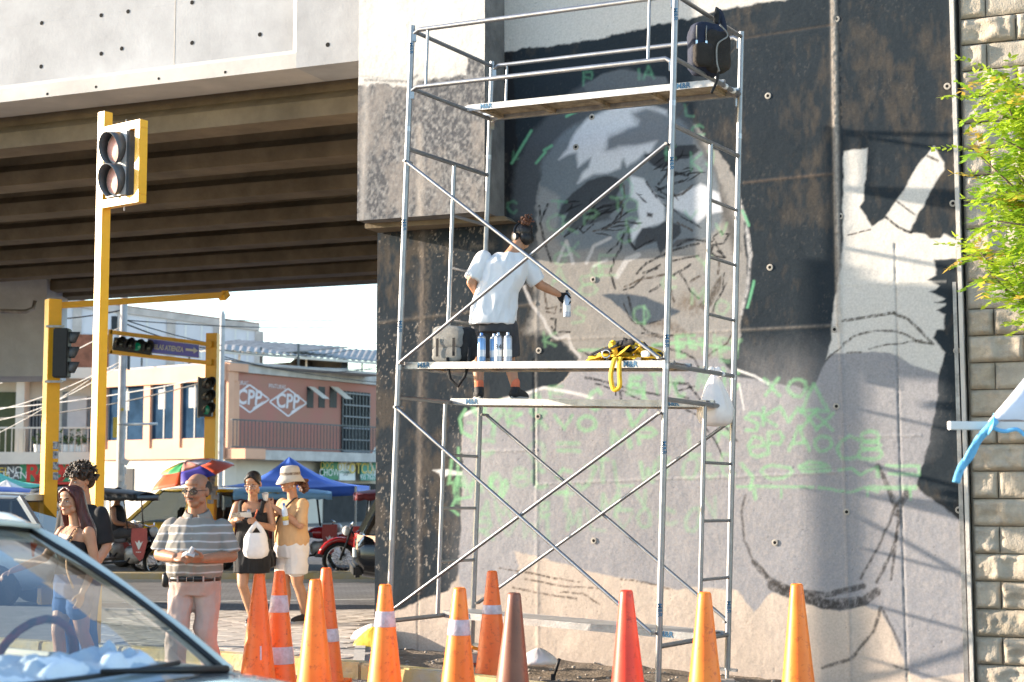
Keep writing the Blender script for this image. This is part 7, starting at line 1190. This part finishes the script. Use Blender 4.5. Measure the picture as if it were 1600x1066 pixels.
m=MB(); rg=lambda e,z:[(e[0]*math.cos(a),-.01+e[1]*math.sin(a),z) for a in np.linspace(0,2*PI,33)[:-1]]; v=rg((.193,.168),.885)+rg((.195,.170),.922); m.add(v,[(i,(i+1)%32,32+(i+1)%32,32+i) for i in range(32)]); bl=m.build('belt','leather',om,smooth=True,solid=.006,fix=False)
m=MB(); m.tube([(-.025,-.183,.887),(.025,-.183,.887),(.025,-.183,.920),(-.025,-.183,.920)],.003,6,closed=True); m.build('buckle','chrome',bl)
for x,y in ((-.095,-.160),(.095,-.160),(.165,-.10),(-.165,-.10)): MB().box((x,y-.004,.903),(.012,.008,.05)).build('belt_loop','trouser',om)
puff((-.205,-.02,.89),(.06,.10,.11),4,.1).build('belt_pouch','leather',om,smooth=True)
for (hp,kn,an),fd in zip(ML,((-.1,-1),(.05,-1))): shoe(om,an,fd,mat='leather')
t=thing('banknotes','folded banknotes held in the hands of the man in the polo','money',om.location+Vector((.02,-.325,1.085))); ribbon([(-.05,0,0),(-.01,-.01,.015),(.04,0,.0)],.06,'note',pm('note_paper',(.45,.42,.40),rough=.8,var=.2,scale=40),t,nrm=(0,-.6,1)); ribbon([(.0,-.005,.0),(.015,-.01,.03),(.03,0,.055)],.035,'note','note_paper',t,nrm=(0,-1,.1))
# ------------------------------------------------------------ 2 woman in black dress
PY=17.0; k=FPX/PY; wd=person('woman in black dress and round glasses reading a paper',((397-800)/k,PY,.125))
hc=(.01,-.06,1.475); HM=rotM(R(-10),R(20)); m=MB(); head(m,hc,HM,1.03,.98,.95); limb(m,[(0,.02,1.26),(.0,.0,1.34),(.005,-.03,1.42)],[.06,.05,.05])
rings(m,[((0,.0,.72),.165,.12),((0,.0,.85),.175,.125),((0,0,.98),.145,.105),((0,-.015,1.12),.155,.125),((0,0,1.22),.155,.095),((0,.01,1.28),.09,.06)])
for s_ in (-1,1): m.ell((s_*.07,-.085,1.13),(.06,.055,.06),14,10)
LA=[(-.165,.01,1.24),(-.235,-.02,1.02),(-.155,-.24,1.10)]; RA=[(.17,.01,1.24),(.215,-.02,1.01),(.085,-.24,1.06)]
for A in (LA,RA): limb(m,[A[0],(Vector(A[0])+Vector(A[1]))/2,A[1]],[.052,.047,.038]); limb(m,[A[1],(Vector(A[1])*.6+Vector(A[2])*.4),A[2]],[.038,.036,.025])
hand(m,LA[2],(.6,-.6,.25),(.5,.3,-.2),(0,-.1,1),.5,.9); hand(m,RA[2],(-.35,-.7,.3),(-.4,.4,-.2),(-.4,-.1,.9),.8,.9)
for hp,kn,an in (((-.085,0,.70),(-.085,-.06,.42),(.00,.03,.085)),((.085,0,.70),(.075,.02,.42),(.085,.15,.11))): limb(m,[hp,kn],[.082,.055]); limb(m,[kn,(Vector(kn)*.6+Vector(an)*.4)+Vector((0,.015,0)),an],[.052,.050,.033])
fuse(m,'body','skin_tan',wd,.0065,3); face_parts(wd,hc,HM,1.03,'lip_red',closed=True); glasses(wd,hc,HM,1.03,'chrome',False,.024)
m=MB(); rings(m,[((0,.0,.545),.185,.14),((0,0,.64),.19,.145),((0,0,.80),.192,.145),((0,0,.90),.175,.13),((0,0,.985),.158,.118),((0,-.015,1.10),.168,.148),((0,-.01,1.17),.155,.128)])
for s_ in (-1,1): m.ell((s_*.068,-.088,1.125),(.068,.064,.066),14,10)
fuse(m,'dress','cloth_black',wd,.008,3,.012,10,3,(1.3,1.3,.35))
for s_ in (-1,1): ribbon([(s_*.11,-.145,1.16),(s_*.118,-.10,1.255),(s_*.115,-.02,1.30),(s_*.11,.06,1.27),(s_*.10,.11,1.16)],.045,'strap','cloth_black',wd,nrm=(s_*.3,-.2,1))
m=MB(); c=Vector(hc); m.ell(c+HM@Vector((0,.026,.047)),(.083,.100,.085),18,12,HM); m.ell(c+HM@Vector((0,.085,-.02)),(.055,.045,.06),14,10,HM); m.ell(c+HM@Vector((.0,.125,-.01)),(.04,.04,.045),12,8,HM)
for s_ in (-1,1): limb(m,[c+HM@Vector((s_*.012,-.055,.105)),c+HM@Vector((s_*.058,-.055,.065)),c+HM@Vector((s_*.078,-.015,.0))],[.014,.016,.012],8)
fuse(m,'hair','hair_black',wd,.007,2)
for a,fd in (((.0,.03,.085),(-.1,-1)),((.085,.15,.11),(0,-1))): shoe(wd,a,fd,s=.9,mat='leather')
t=thing('paper_sheets','printed paper sheets held by the woman in black','paper',wd.location+Vector((-.06,-.325,1.15))); 
for i in range(3): MB().box((0,-.004*i,.004*i),(.20,.002,.075),Matrix.Rotation(.9,3,'X')@Matrix.Rotation(.05*i,3,'Z')).build('sheet',pm('printed',(.62,.58,.50),rough=.8,var=.35,scale=60,c2=(.25,.23,.22),detail=1) if i==2 else MATS['white_paint'],t)
MB().tube([(.13,-.0,-.03),(.165,-.02,.06)],.007,8).build('pen','sock_orange',t,smooth=True)
bg=thing('shopping_bag','white plastic shopping bag hanging from the wrist of the woman in black','bag',wd.location+Vector((.09,-.31,.70)),R(20)); bg.scale=(.92,.92,.86)
m=MB(); prof=[(0,0),(.5,.01),(.85,.06),(1,.16),(.98,.28),(.86,.40),(.74,.50)]; n=30; v=[]
for r,z in prof:
    for q in range(n): a=2*PI*q/n; w=1+.12*mnoise.noise(Vector((math.cos(a)*2,math.sin(a)*2,z*6)))+.05*math.sin(a*7+z*12); v.append((r*.145*w*math.cos(a),r*.085*w*math.sin(a),z*.62))
m.add(v,[(j*n+q,j*n+(q+1)%n,(j+1)*n+(q+1)%n,(j+1)*n+q) for j in range(len(prof)-1) for q in range(n)]); m.build('bag_body','plastic_white',bg,smooth=True,fix=False)
for s_ in (-1,1): ribbon([(s_*.095,0,.28),(s_*.05,-.01,.36),(s_*.0,0,.42),(s_*-.015,.01,.43)],.055,'handle','plastic_white',bg,nrm=(0,-1,.1))
t=thing('sunglasses','dark sunglasses hooked in the neckline of the black dress','glasses',wd.location+Vector((-.0,-.172,1.20))); MB().ell((-.012,0,-.02),(.020,.006,.028),12,8).build('lens',pm('lens_blue',(.12,.15,.22),rough=.1,spec=.8),t,smooth=True); MB().tube([(-.03,0,.01),(.02,-.004,.012)],.003,6).build('temple','leather',t)
# ------------------------------------------------------------ 3 woman with bucket hat
PY=17.2; k=FPX/PY; wh=person('woman in beige bucket hat, tan top and white shorts sipping from a cup',((458-800)/k,PY,.125),R(-46))
hc=(0,-.035,1.505); HM=rotM(R(-8),R(4)); m=MB(); head(m,hc,HM,.98,1.0,.95); limb(m,[(0,.02,1.27),(0,.0,1.36),(0,-.01,1.44)],[.065,.054,.052])
rings(m,[((0,.01,.74),.18,.145),((0,.01,.85),.185,.15),((0,0,.98),.165,.135),((0,-.01,1.12),.165,.14),((0,0,1.23),.165,.105),((0,.01,1.30),.09,.065)])
for s_ in (-1,1): m.ell((s_*.075,-.095,1.12),(.07,.065,.07),14,10)
LA=[(.175,.01,1.255),(.235,-.06,1.035),(.035,-.27,1.235)]; RA=[(-.175,.01,1.255),(-.245,-.05,1.03),(-.10,-.25,1.20)]
for A in (LA,RA): limb(m,[A[0],(Vector(A[0])+Vector(A[1]))/2,A[1]],[.056,.05,.042]); limb(m,[A[1],(Vector(A[1])*.6+Vector(A[2])*.4),A[2]],[.042,.040,.026])
hand(m,LA[2],(-.55,-.35,.5),(-.3,.6,.1),(-.1,-.2,.9),.9,.9); hand(m,RA[2],(.55,-.4,.4),(.2,.6,.1),(-.1,-.2,.9),.9,.9)
for hp,kn,an in (((-.09,0,.72),(-.085,-.03,.43),(-.08,-.02,.085)),((.09,0,.72),(.085,.02,.43),(.085,.12,.09))): limb(m,[hp,(Vector(hp)+Vector(kn))/2,kn],[.098,.085,.06]); limb(m,[kn,(Vector(kn)*.6+Vector(an)*.4)+Vector((0,.02,0)),an],[.056,.058,.036])
fuse(m,'body','skin_tan',wh,.0065,3); face_parts(wh,hc,HM,.98,'lip_red'); glasses(wh,hc,HM,1.0,'leather',True,.024)
m=MB(); rings(m,[((0,.0,.815),.19,.155),((0,0,.90),.197,.165),((0,-.01,.98),.185,.16),((0,-.015,1.12),.182,.162),((0,0,1.22),.178,.125),((0,.005,1.30),.115,.085)])
for s_ in (-1,1): m.ell((s_*.074,-.10,1.12),(.077,.072,.077),14,10)
for A in (LA,RA): limb(m,[A[0],(Vector(A[0])+Vector(A[1]))/2,Vector(A[0])*.05+Vector(A[1])*.95],[.066,.060,.055],flat=True)
fuse(m,'top','top_tan',wh,.008,3,.010,10,7)
m=MB(); rings(m,[((0,.005,.70),.19,.16),((0,.005,.80),.198,.168),((0,.0,.86),.188,.155)])
for s_ in (-1,1): limb(m,[(s_*.09,.0,.72),(s_*.092,.0,.60)],[.118,.118]); rings(m,[((s_*.092,.0,.525),.105,.12),((s_*.092,.0,.62),.108,.125)])
fuse(m,'shorts','shorts_white',wh,.008,2,.010,11,8)
m=MB(); c=Vector(hc)+HM@Vector((0,.012,.040)); prof=[(.150,-.058),(.128,-.016),(.101,.022),(.100,.05),(.094,.095),(.078,.115),(.03,.122)]; n=28; v=[]
for r,z in prof:
    for q in range(n): a=2*PI*q/n; v.append(c+HM@Vector((r*.92*math.cos(a),r*1.08*math.sin(a),z+(.012*math.cos(2*a) if r>.12 else 0))))
m.add(v,[(j*n+q,j*n+(q+1)%n,(j+1)*n+(q+1)%n,(j+1)*n+q) for j in range(len(prof)-1) for q in range(n)]+[tuple((len(prof)-1)*n+q for q in range(n))]); ht=m.build('bucket_hat','hat_cloth',wh,smooth=True,solid=.005,fix=False)
m=MB(); v=[]
for z in (.024,.052):
    for q in range(n): a=2*PI*q/n; v.append(c+HM@Vector((.105*.92*math.cos(a),.105*1.08*math.sin(a),z)))
m.add(v,[(q,(q+1)%n,n+(q+1)%n,n+q) for q in range(n)]); m.build('hat_band',pm('hat_band',(.09,.05,.035),rough=.9,var=.4,scale=70,c2=(.35,.30,.24),detail=1),ht,smooth=True,fix=False)
c=Vector(hc); curls(wh,c,HM,lambda u,v,r:(r.gauss(0,.035),.11+abs(r.gauss(0,.03))+.05*v,-.02-.10*v+r.gauss(0,.02)),70,.022,'hair_auburn','ponytail',5,.008,[((0,.045,.0),(.074,.062,.065)),((0,.11,-.02),(.03,.03,.03))])
for s_ in (-1,1): MB().ell(c+HM@Vector((s_*.088,.0,-.055)),(.006,.006,.012),8,6,HM).build('earring','white_paint',wh,smooth=True)
for a,fd in (((-.08,-.02,.085),(0,-1)),((.085,.12,.09),(.1,-1))): shoe(wh,a,fd,s=.95)
ribbon([(-.13,-.135,.78),(-.06,-.19,.98),(.02,-.175,1.14),(.10,-.105,1.27),(.115,-.01,1.325),(.08,.11,1.22),(-.08,.16,.95),(-.16,.08,.80)],.028,'bag_strap','leather',wh,nrm=(.1,-1,.3))
W2=Matrix.Translation(wh.location)@Matrix.Rotation(wh.rotation_euler.z,4,'Z')
t=thing('shoulder_bag','small black shoulder bag on the hip of the hat woman','bag',W2@Vector((-.17,-.155,.60)),R(-46)); puff((0,0,.08),(.17,.075,.19),6,.08).build('bag_body','leather',t,smooth=True); puff((0,-.02,.12),(.16,.06,.10),4,.08).build('flap','leather',t,smooth=True)
t=thing('paper_cup','white cup at the mouth of the hat woman','cup',W2@Vector((-.03,-.325,1.335)),rot=(.35,0,0)); MB().lathe([(.025,-.035),(.034,.035),(.036,.04)],16).build('cup_wall','white_paint',t,smooth=True,auto=40); MB().lathe([(.032,.030),(.028,.041)],14).build('contents','curtain',t)
t=thing('water_bottle','clear water bottle with blue cap under the arm of the hat woman','bottle',W2@Vector((.175,-.20,1.04)),rot=(.05,-.12,0)); MB().lathe([(.0,0),(.031,.004),(.033,.06),(.030,.10),(.033,.13),(.030,.17),(.013,.20),(.013,.212)],18).build('bottle_body',pm('pet',(.52,.58,.66),rough=.12,var=.15,scale=20,spec=.7),t,smooth=True); MB().lathe([(.016,.208),(.016,.235)],14).build('cap','can_cap',t,smooth=True,auto=40); MB().lathe([(.0338,.05),(.0338,.095)],18).build('label_band','sign_ochre',t,smooth=True)
# ------------------------------------------------------------ 4 girl with red hair
PY=12.6; k=FPX/PY; gr=person('young woman with long red hair in black lace camisole and denim shorts',((121-800)/k,PY,0),R(-38))
hc=(0,-.04,1.465); HM=rotM(R(12),R(2)); m=MB(); head(m,hc,HM,.95,.94,.95); limb(m,[(0,.02,1.24),(0,.0,1.33),(0,-.015,1.40)],[.056,.046,.046])
rings(m,[((0,.0,.76),.155,.115),((0,.0,.88),.16,.12),((0,0,1.0),.118,.092),((0,-.01,1.12),.135,.112),((0,0,1.21),.15,.09),((0,.01,1.27),.08,.055)])
for s_ in (-1,1): m.ell((s_*.062,-.075,1.11),(.055,.05,.055),14,10)
LA=[(.165,.01,1.225),(.205,.05,.98),(.19,-.06,.76)]; RA=[(-.165,.01,1.225),(-.235,-.10,1.02),(-.26,-.38,.93)]
for A in (LA,RA): limb(m,[A[0],(Vector(A[0])+Vector(A[1]))/2,A[1]],[.046,.041,.034]); limb(m,[A[1],(Vector(A[1])*.6+Vector(A[2])*.4),A[2]],[.034,.033,.022])
hand(m,LA[2],(0,-.3,-1),(-.8,0,0),(0,-1,.2),.4,.85); hand(m,RA[2],(-.1,-.9,-.3),(.3,0,-.8),(.6,-.2,.6),.6,.85)
for hp,kn,an in (((-.085,0,.74),(-.085,-.07,.45),(-.08,-.06,.085)),((.085,0,.74),(.085,.03,.45),(.085,.16,.10))): limb(m,[hp,(Vector(hp)+Vector(kn))/2,kn],[.085,.073,.052]); limb(m,[kn,(Vector(kn)*.6+Vector(an)*.4)+Vector((0,.018,0)),an],[.05,.05,.032])
fuse(m,'body','skin_tan',gr,.006,3); face_parts(gr,hc,HM,.95,'lip_red',smile=1)
m=MB(); rings(m,[((0,.0,.90),.165,.125),((0,0,1.0),.128,.104),((0,-.012,1.10),.146,.128),((0,-.012,1.16),.138,.112)])
for s_ in (-1,1): m.ell((s_*.060,-.079,1.105),(.061,.057,.063),14,10)
fuse(m,'camisole','cloth_black',gr,.008,3,.004,12,2)
m=MB()
for i in range(22):
    x=-.12+.24*i/21; m.ell((x,-.125-.012*math.cos(x*14)+.02*abs(x)*3,1.165+.018*math.cos(x*52)+.02*abs(x)*2),(.011,.006,.012),7,5)
m.build('lace_trim','cloth_black',gr,smooth=True)
for s_ in (-1,1): MB().tube([(s_*.075,-.118,1.17),(s_*.085,-.07,1.245),(s_*.085,.0,1.272),(s_*.07,.08,1.20)],.0035,6).build('strap','cloth_black',gr,smooth=True)
m=MB(); rings(m,[((0,0,.72),.165,.128),((0,0,.82),.17,.13),((0,0,.90),.155,.118)])
for s_ in (-1,1): limb(m,[(s_*.085,0,.74),(s_*.088,-.01,.64)],[.098,.10])
fuse(m,'shorts','denim',gr,.009,3,.004,10,4)
m=MB(); c=Vector(hc); m.ell(c+HM@Vector((0,.026,.044)),(.080,.094,.081),18,12,HM)
for s_ in (-1,1):
    for q in range(4): limb(m,[c+HM@Vector((s_*.006,-.062+q*.02,.108)),c+HM@Vector((s_*(.055+q*.004),-.060+q*.02,.072)),c+HM@Vector((s_*.078,-.028+q*.018,.0)),c+HM@Vector((s_*.082,.0+q*.02,-.09)),Vector((s_*.10,.0+q*.02,1.24))],[.012,.014,.014,.016,.012],7)
m.ell(c+HM@Vector((0,.07,-.05)),(.072,.05,.10),16,12,HM)
for i in range(26):
    a=R(-18)+i*R(216)/25; sx_,cy_=math.cos(a),math.sin(a); p0=c+HM@Vector((.068*sx_,.03+.055*cy_,.03)); p1=c+HM@Vector((.085*sx_,.045+.065*cy_,-.10)); p2=Vector((.105*sx_+.01,.06+.07*max(0,cy_),1.22+.02*math.sin(i*2.2))); p3=Vector((.11*sx_+.02,.075+.05*max(0,cy_),1.07+.05*math.sin(i*1.7))); limb(m,[p0,p1,p2,p3],[.026,.032,.030,.014],7)
fuse(m,'hair','hair_red',gr,.008,1,.004,40,1,(1,1,.12))
MB().tube([(-.055,-.055,1.27),(-.03,-.105,1.225),(0,-.125,1.20),(.03,-.105,1.225),(.055,-.055,1.27)],.0018,5).build('necklace','chrome',gr,smooth=True); MB().ell((0,-.128,1.19),(.008,.004,.012),8,6).build('pendant','chrome',gr)
ribbon([(.10,-.05,1.255),(.105,-.135,1.12),(.13,-.16,.95),(.16,-.12,.80)],.022,'bag_strap',pm('strap_tan',(.42,.22,.10),rough=.6),gr,nrm=(0,-1,.2))
for a,fd in (((-.08,-.06,.085),(0,-1)),((.085,.16,.10),(0,-1))): shoe(gr,a,fd,s=.88,mat='sole')
# ------------------------------------------------------------ 5 young man with curly hair
PY=13.75; k=FPX/PY; cm=person('young man with curly dark hair in black T-shirt behind the red-haired woman',((133-800)/k,PY,0),R(-30))
hc=(0,-.035,1.625); HM=rotM(R(-6),R(8)); m=MB(); head(m,hc,HM,1.0,1.0,1.05); limb(m,[(0,.02,1.36),(0,.01,1.46),(0,-.01,1.55)],[.068,.058,.056])
rings(m,[((0,0,.86),.155,.115),((0,0,1.02),.15,.11),((0,0,1.20),.18,.125),((0,0,1.34),.175,.10),((0,.01,1.41),.095,.065)])
LA=[(.20,.01,1.34),(.25,.04,1.07),(.23,-.12,.86)]; RA=[(-.20,.01,1.34),(-.26,.0,1.08),(-.14,-.22,1.02)]
for A in (LA,RA): limb(m,[A[0],(Vector(A[0])+Vector(A[1]))/2,A[1]],[.054,.05,.041]); limb(m,[A[1],(Vector(A[1])*.6+Vector(A[2])*.4),A[2]],[.041,.039,.027])
hand(m,LA[2],(0,-.4,-1),(-.8,0,0),(0,-1,.2),.4); hand(m,RA[2],(.6,-.7,.1),(.4,.6,-.2),(0,0,1),.5)
for s_ in (-1,1): limb(m,[(s_*.09,0,.86),(s_*.095,-.02,.48),(s_*.10,.04,.09)],[.09,.058,.038])
fuse(m,'body','skin_tan',cm,.007,3); face_parts(cm,hc,HM,1.0)
m=MB(); rings(m,[((0,0,.80),.19,.145),((0,0,1.0),.185,.14),((0,0,1.2),.205,.15),((0,0,1.34),.195,.122),((0,.005,1.42),.11,.085)])
for A in (LA,RA): limb(m,[A[0],(Vector(A[0])+Vector(A[1]))/2,Vector(A[0])*.1+Vector(A[1])*.9],[.068,.068,.068],flat=True)
fuse(m,'t_shirt','cloth_black',cm,.01,4,.009,7,9)
m=MB(); rings(m,[((0,0,.74),.175,.135),((0,0,.86),.175,.135)])
for s_ in (-1,1): limb(m,[(s_*.09,0,.78),(s_*.095,-.02,.48),(s_*.10,.03,.10)],[.105,.085,.07],flat=True)
fuse(m,'trousers','denim',cm,.01,3,.008,8,3)
def shell(u,v,r):
    a=2*PI*u; e=math.acos(1-1.45*v); g=r.uniform(.9,1.22); x=math.sin(e)*math.cos(a)*.118*g; y=math.sin(e)*math.sin(a)*.122*g+.018; z=math.cos(e)*.112*g+.045; 
    if y<-.02 and z<.045: z=.045+r.random()*.05
    return (x,y,z)
curls(cm,hc,HM,shell,620,.0115,'hair_curl','hair',3,.0045,[((0,.022,.055),(.095,.105,.092)),((0,.075,-.01),(.08,.055,.07))])
for s_ in (-1,1): shoe(cm,(s_*.10,.04,.09),(0,-1))
# ------------------------------------------------------------ 6 mural painter (back to camera, facing the wall)
pf=sp(upx(780,.98,LV['L']+.04),.98,LV['L']+.038); pa=person('painter in white T-shirt, dark shorts and headphones spraying the mural from the scaffold',pf)
hc=(.20,.16,1.445); HM=rotM(R(180+38),R(12)); m=MB(); head(m,hc,HM,1.0,1.0,1.0); limb(m,[(.10,.06,1.26),(.14,.09,1.33),(.175,.13,1.40)],[.068,.058,.056])
rings(m,[((-.045,.02,.64),.155,.12,.1),((-.04,.03,.78),.155,.12,.1),((-.01,.04,.93),.15,.115,.05),((.03,.05,1.08),.175,.125,0),((.05,.055,1.20),.175,.11,-.05),((.07,.06,1.28),.10,.075,0)])
LA=[(-.14,.03,1.235),(-.245,-.01,1.02),(-.13,.20,.86)]; RA=[(.225,.09,1.20),(.355,.13,1.02),(.525,.22,.945)]
for A in (LA,RA): limb(m,[A[0],(Vector(A[0])+Vector(A[1]))/2,A[1]],[.056,.050,.042]); limb(m,[A[1],(Vector(A[1])*.6+Vector(A[2])*.4),A[2]],[.042,.040,.028])
hand(m,LA[2],(.5,.5,-.3),(.4,-.4,-.5),(.3,.5,.7),.6)
LG=[((-.13,.02,.64),(-.185,.06,.37),(-.175,.0,.10)),((.055,.02,.64),(.085,.07,.36),(.14,-.0,.10))]
for hp,kn,an in LG: limb(m,[hp,(Vector(hp)+Vector(kn))/2,kn],[.088,.074,.055]); limb(m,[kn,(Vector(kn)*.6+Vector(an)*.4)-Vector((0,.018,0)),an],[.052,.052,.034])
fuse(m,'body','skin_tan',pa,.0065,3); face_parts(pa,hc,HM,1.0)
m=MB(); gp=hand(m,RA[2],(.45,.30,-.35),(-.15,-.75,-.3),(-.2,.1,.9),.85,1.04); fuse(m,'glove','cloth_black',pa,.006,2)
m=MB(); rings(m,[((-.055,.02,.655),.205,.155,.1),((-.05,.03,.78),.20,.155,.1),((-.02,.04,.93),.19,.15,.05),((.03,.05,1.08),.205,.152,0),((.05,.055,1.20),.20,.135,-.05),((.085,.065,1.285),.115,.09,0)])
for A in (LA,RA): limb(m,[A[0],(Vector(A[0])*.5+Vector(A[1])*.5),Vector(A[0])*.14+Vector(A[1])*.86],[.070,.074,.078],flat=True)
fuse(m,'t_shirt','tee_white',pa,.007,3,.016,7,4,(1.4,1.0,.6))
m=MB(); rings(m,[((-.045,.02,.58),.178,.135,.1),((-.045,.02,.70),.175,.135,.1)])
for hp,kn,an in LG: limb(m,[hp,(Vector(hp)+Vector(kn))/2,Vector(hp)*.06+Vector(kn)*.94],[.112,.104,.098],flat=True)
fuse(m,'shorts','shorts_grey',pa,.009,3,.010,8,6)
for hp,kn,an in LG: m=MB(); a=Vector(an); limb(m,[a+Vector((0,0,.05)),a],[.042,.041]); fuse(m,'sock','sock_orange',pa,.008,1); shoe(pa,an,(.55,1) if an[0]>0 else (-.1,1),s=1.08)
c=Vector(hc); m=MB(); m.ell(c+HM@Vector((0,.024,.035)),(.080,.094,.080),18,12,HM); m.ell(c+HM@Vector((0,.06,-.03)),(.068,.05,.06),14,10,HM); fuse(m,'hair','hair_black',pa,.007,1,.004,40,1)
curls(pa,c,HM,lambda u,v,r:(r.gauss(0,.026),.085+r.gauss(0,.026),.125+r.gauss(0,.024)),120,.012,'hair_auburn','hair_bun',8,.006,[((0,.08,.11),(.042,.042,.042))])
m=MB()
for s_ in (-1,1): M2=HM@Matrix.Rotation(PI/2,3,'Y'); m.lathe([(.012,-.018),(.038,-.016),(.042,0),(.036,.016),(.012,.02)],20,c+HM@Vector((s_*.088,.008,-.008)),M2)
m.tube([c+HM@Vector((.090*math.sin(a),.012,.030+.092*math.cos(a))) for a in np.linspace(-1.5,1.5,13)],.009,8); m.build('headphones','dark_plastic',pa,smooth=True,auto=45)
pw=pa.location+Vector(gp)+Vector((-.0,.0,-.125)); can(0,0,0,'white-labelled spray can in the gloved hand of the painter','can_grey','can_black',P=pw,group='spray cans on the front plank'); 
# passengers in the black mototaxi
def sitter(label,loc,rz,top,low,hair,skin='skin_tan'):
    t=person(label,loc,rz); hc=(0,-.02,.70); HM=rotM(0,R(4)); m=MB(); head(m,hc,HM,.95); limb(m,[(0,.02,.50),(0,0,.62)],[.055,.05]); rings(m,[((0,.0,.0),.16,.12),((0,0,.2),.15,.11),((0,0,.42),.165,.10),((0,.01,.52),.08,.06)])
    for s_ in (-1,1): limb(m,[(s_*.17,.01,.46),(s_*.20,-.05,.24),(s_*.08,-.24,.20)],[.05,.042,.028]); limb(m,[(s_*.09,-.02,.05),(s_*.10,-.42,.08),(s_*.10,-.46,-.32)],[.085,.058,.04]); hand(m,(s_*.08,-.24,.20),(-s_*.3,-.9,-.1),(0,0,-1),(-s_*1,0,0),.5,.9)
    fuse(m,'body',skin,t,.01,2); face_parts(t,hc,HM,.95); m=MB(); rings(m,[((0,.0,.02),.175,.135),((0,0,.2),.165,.125),((0,0,.42),.178,.115),((0,.01,.51),.10,.075)]); fuse(m,'top',top,t,.012,2,.006,9,1); m=MB(); rings(m,[((0,0,-.04),.165,.13),((0,0,.08),.16,.12)])
    for s_ in (-1,1): limb(m,[(s_*.09,-.02,.05),(s_*.10,-.34,.075)],[.10,.082])
    fuse(m,'shorts',low,t,.012,2); m=MB(); c=Vector(hc); m.ell(c+Vector((0,.02,.04)),(.08,.095,.083),14,10); m.ell(c+Vector((0,.07,-.03)),(.07,.05,.09),14,10); fuse(m,'hair',hair,t,.01,1); return t

w=onz(241,907,0); mt0=Matrix.Translation((w.x-1.06*.88,w.y+.35,0))@Matrix.Rotation(R(-8),4,'Z')
sitter('woman in pale floral top and blue shorts seated in the black mototaxi',mt0@Vector((-.56,-.24,.58)),R(82),pm('floral',(.55,.52,.40),rough=.9,var=.3,scale=30,c2=(.4,.42,.2)),pm('short_blue',(.06,.08,.30),rough=.9,var=.1),'hair_black'); sitter('driver in dark shirt astride the black mototaxi',mt0@Vector((.22,0,.72)),R(82),'cloth_black','shorts_grey','hair_black','skin_brown')
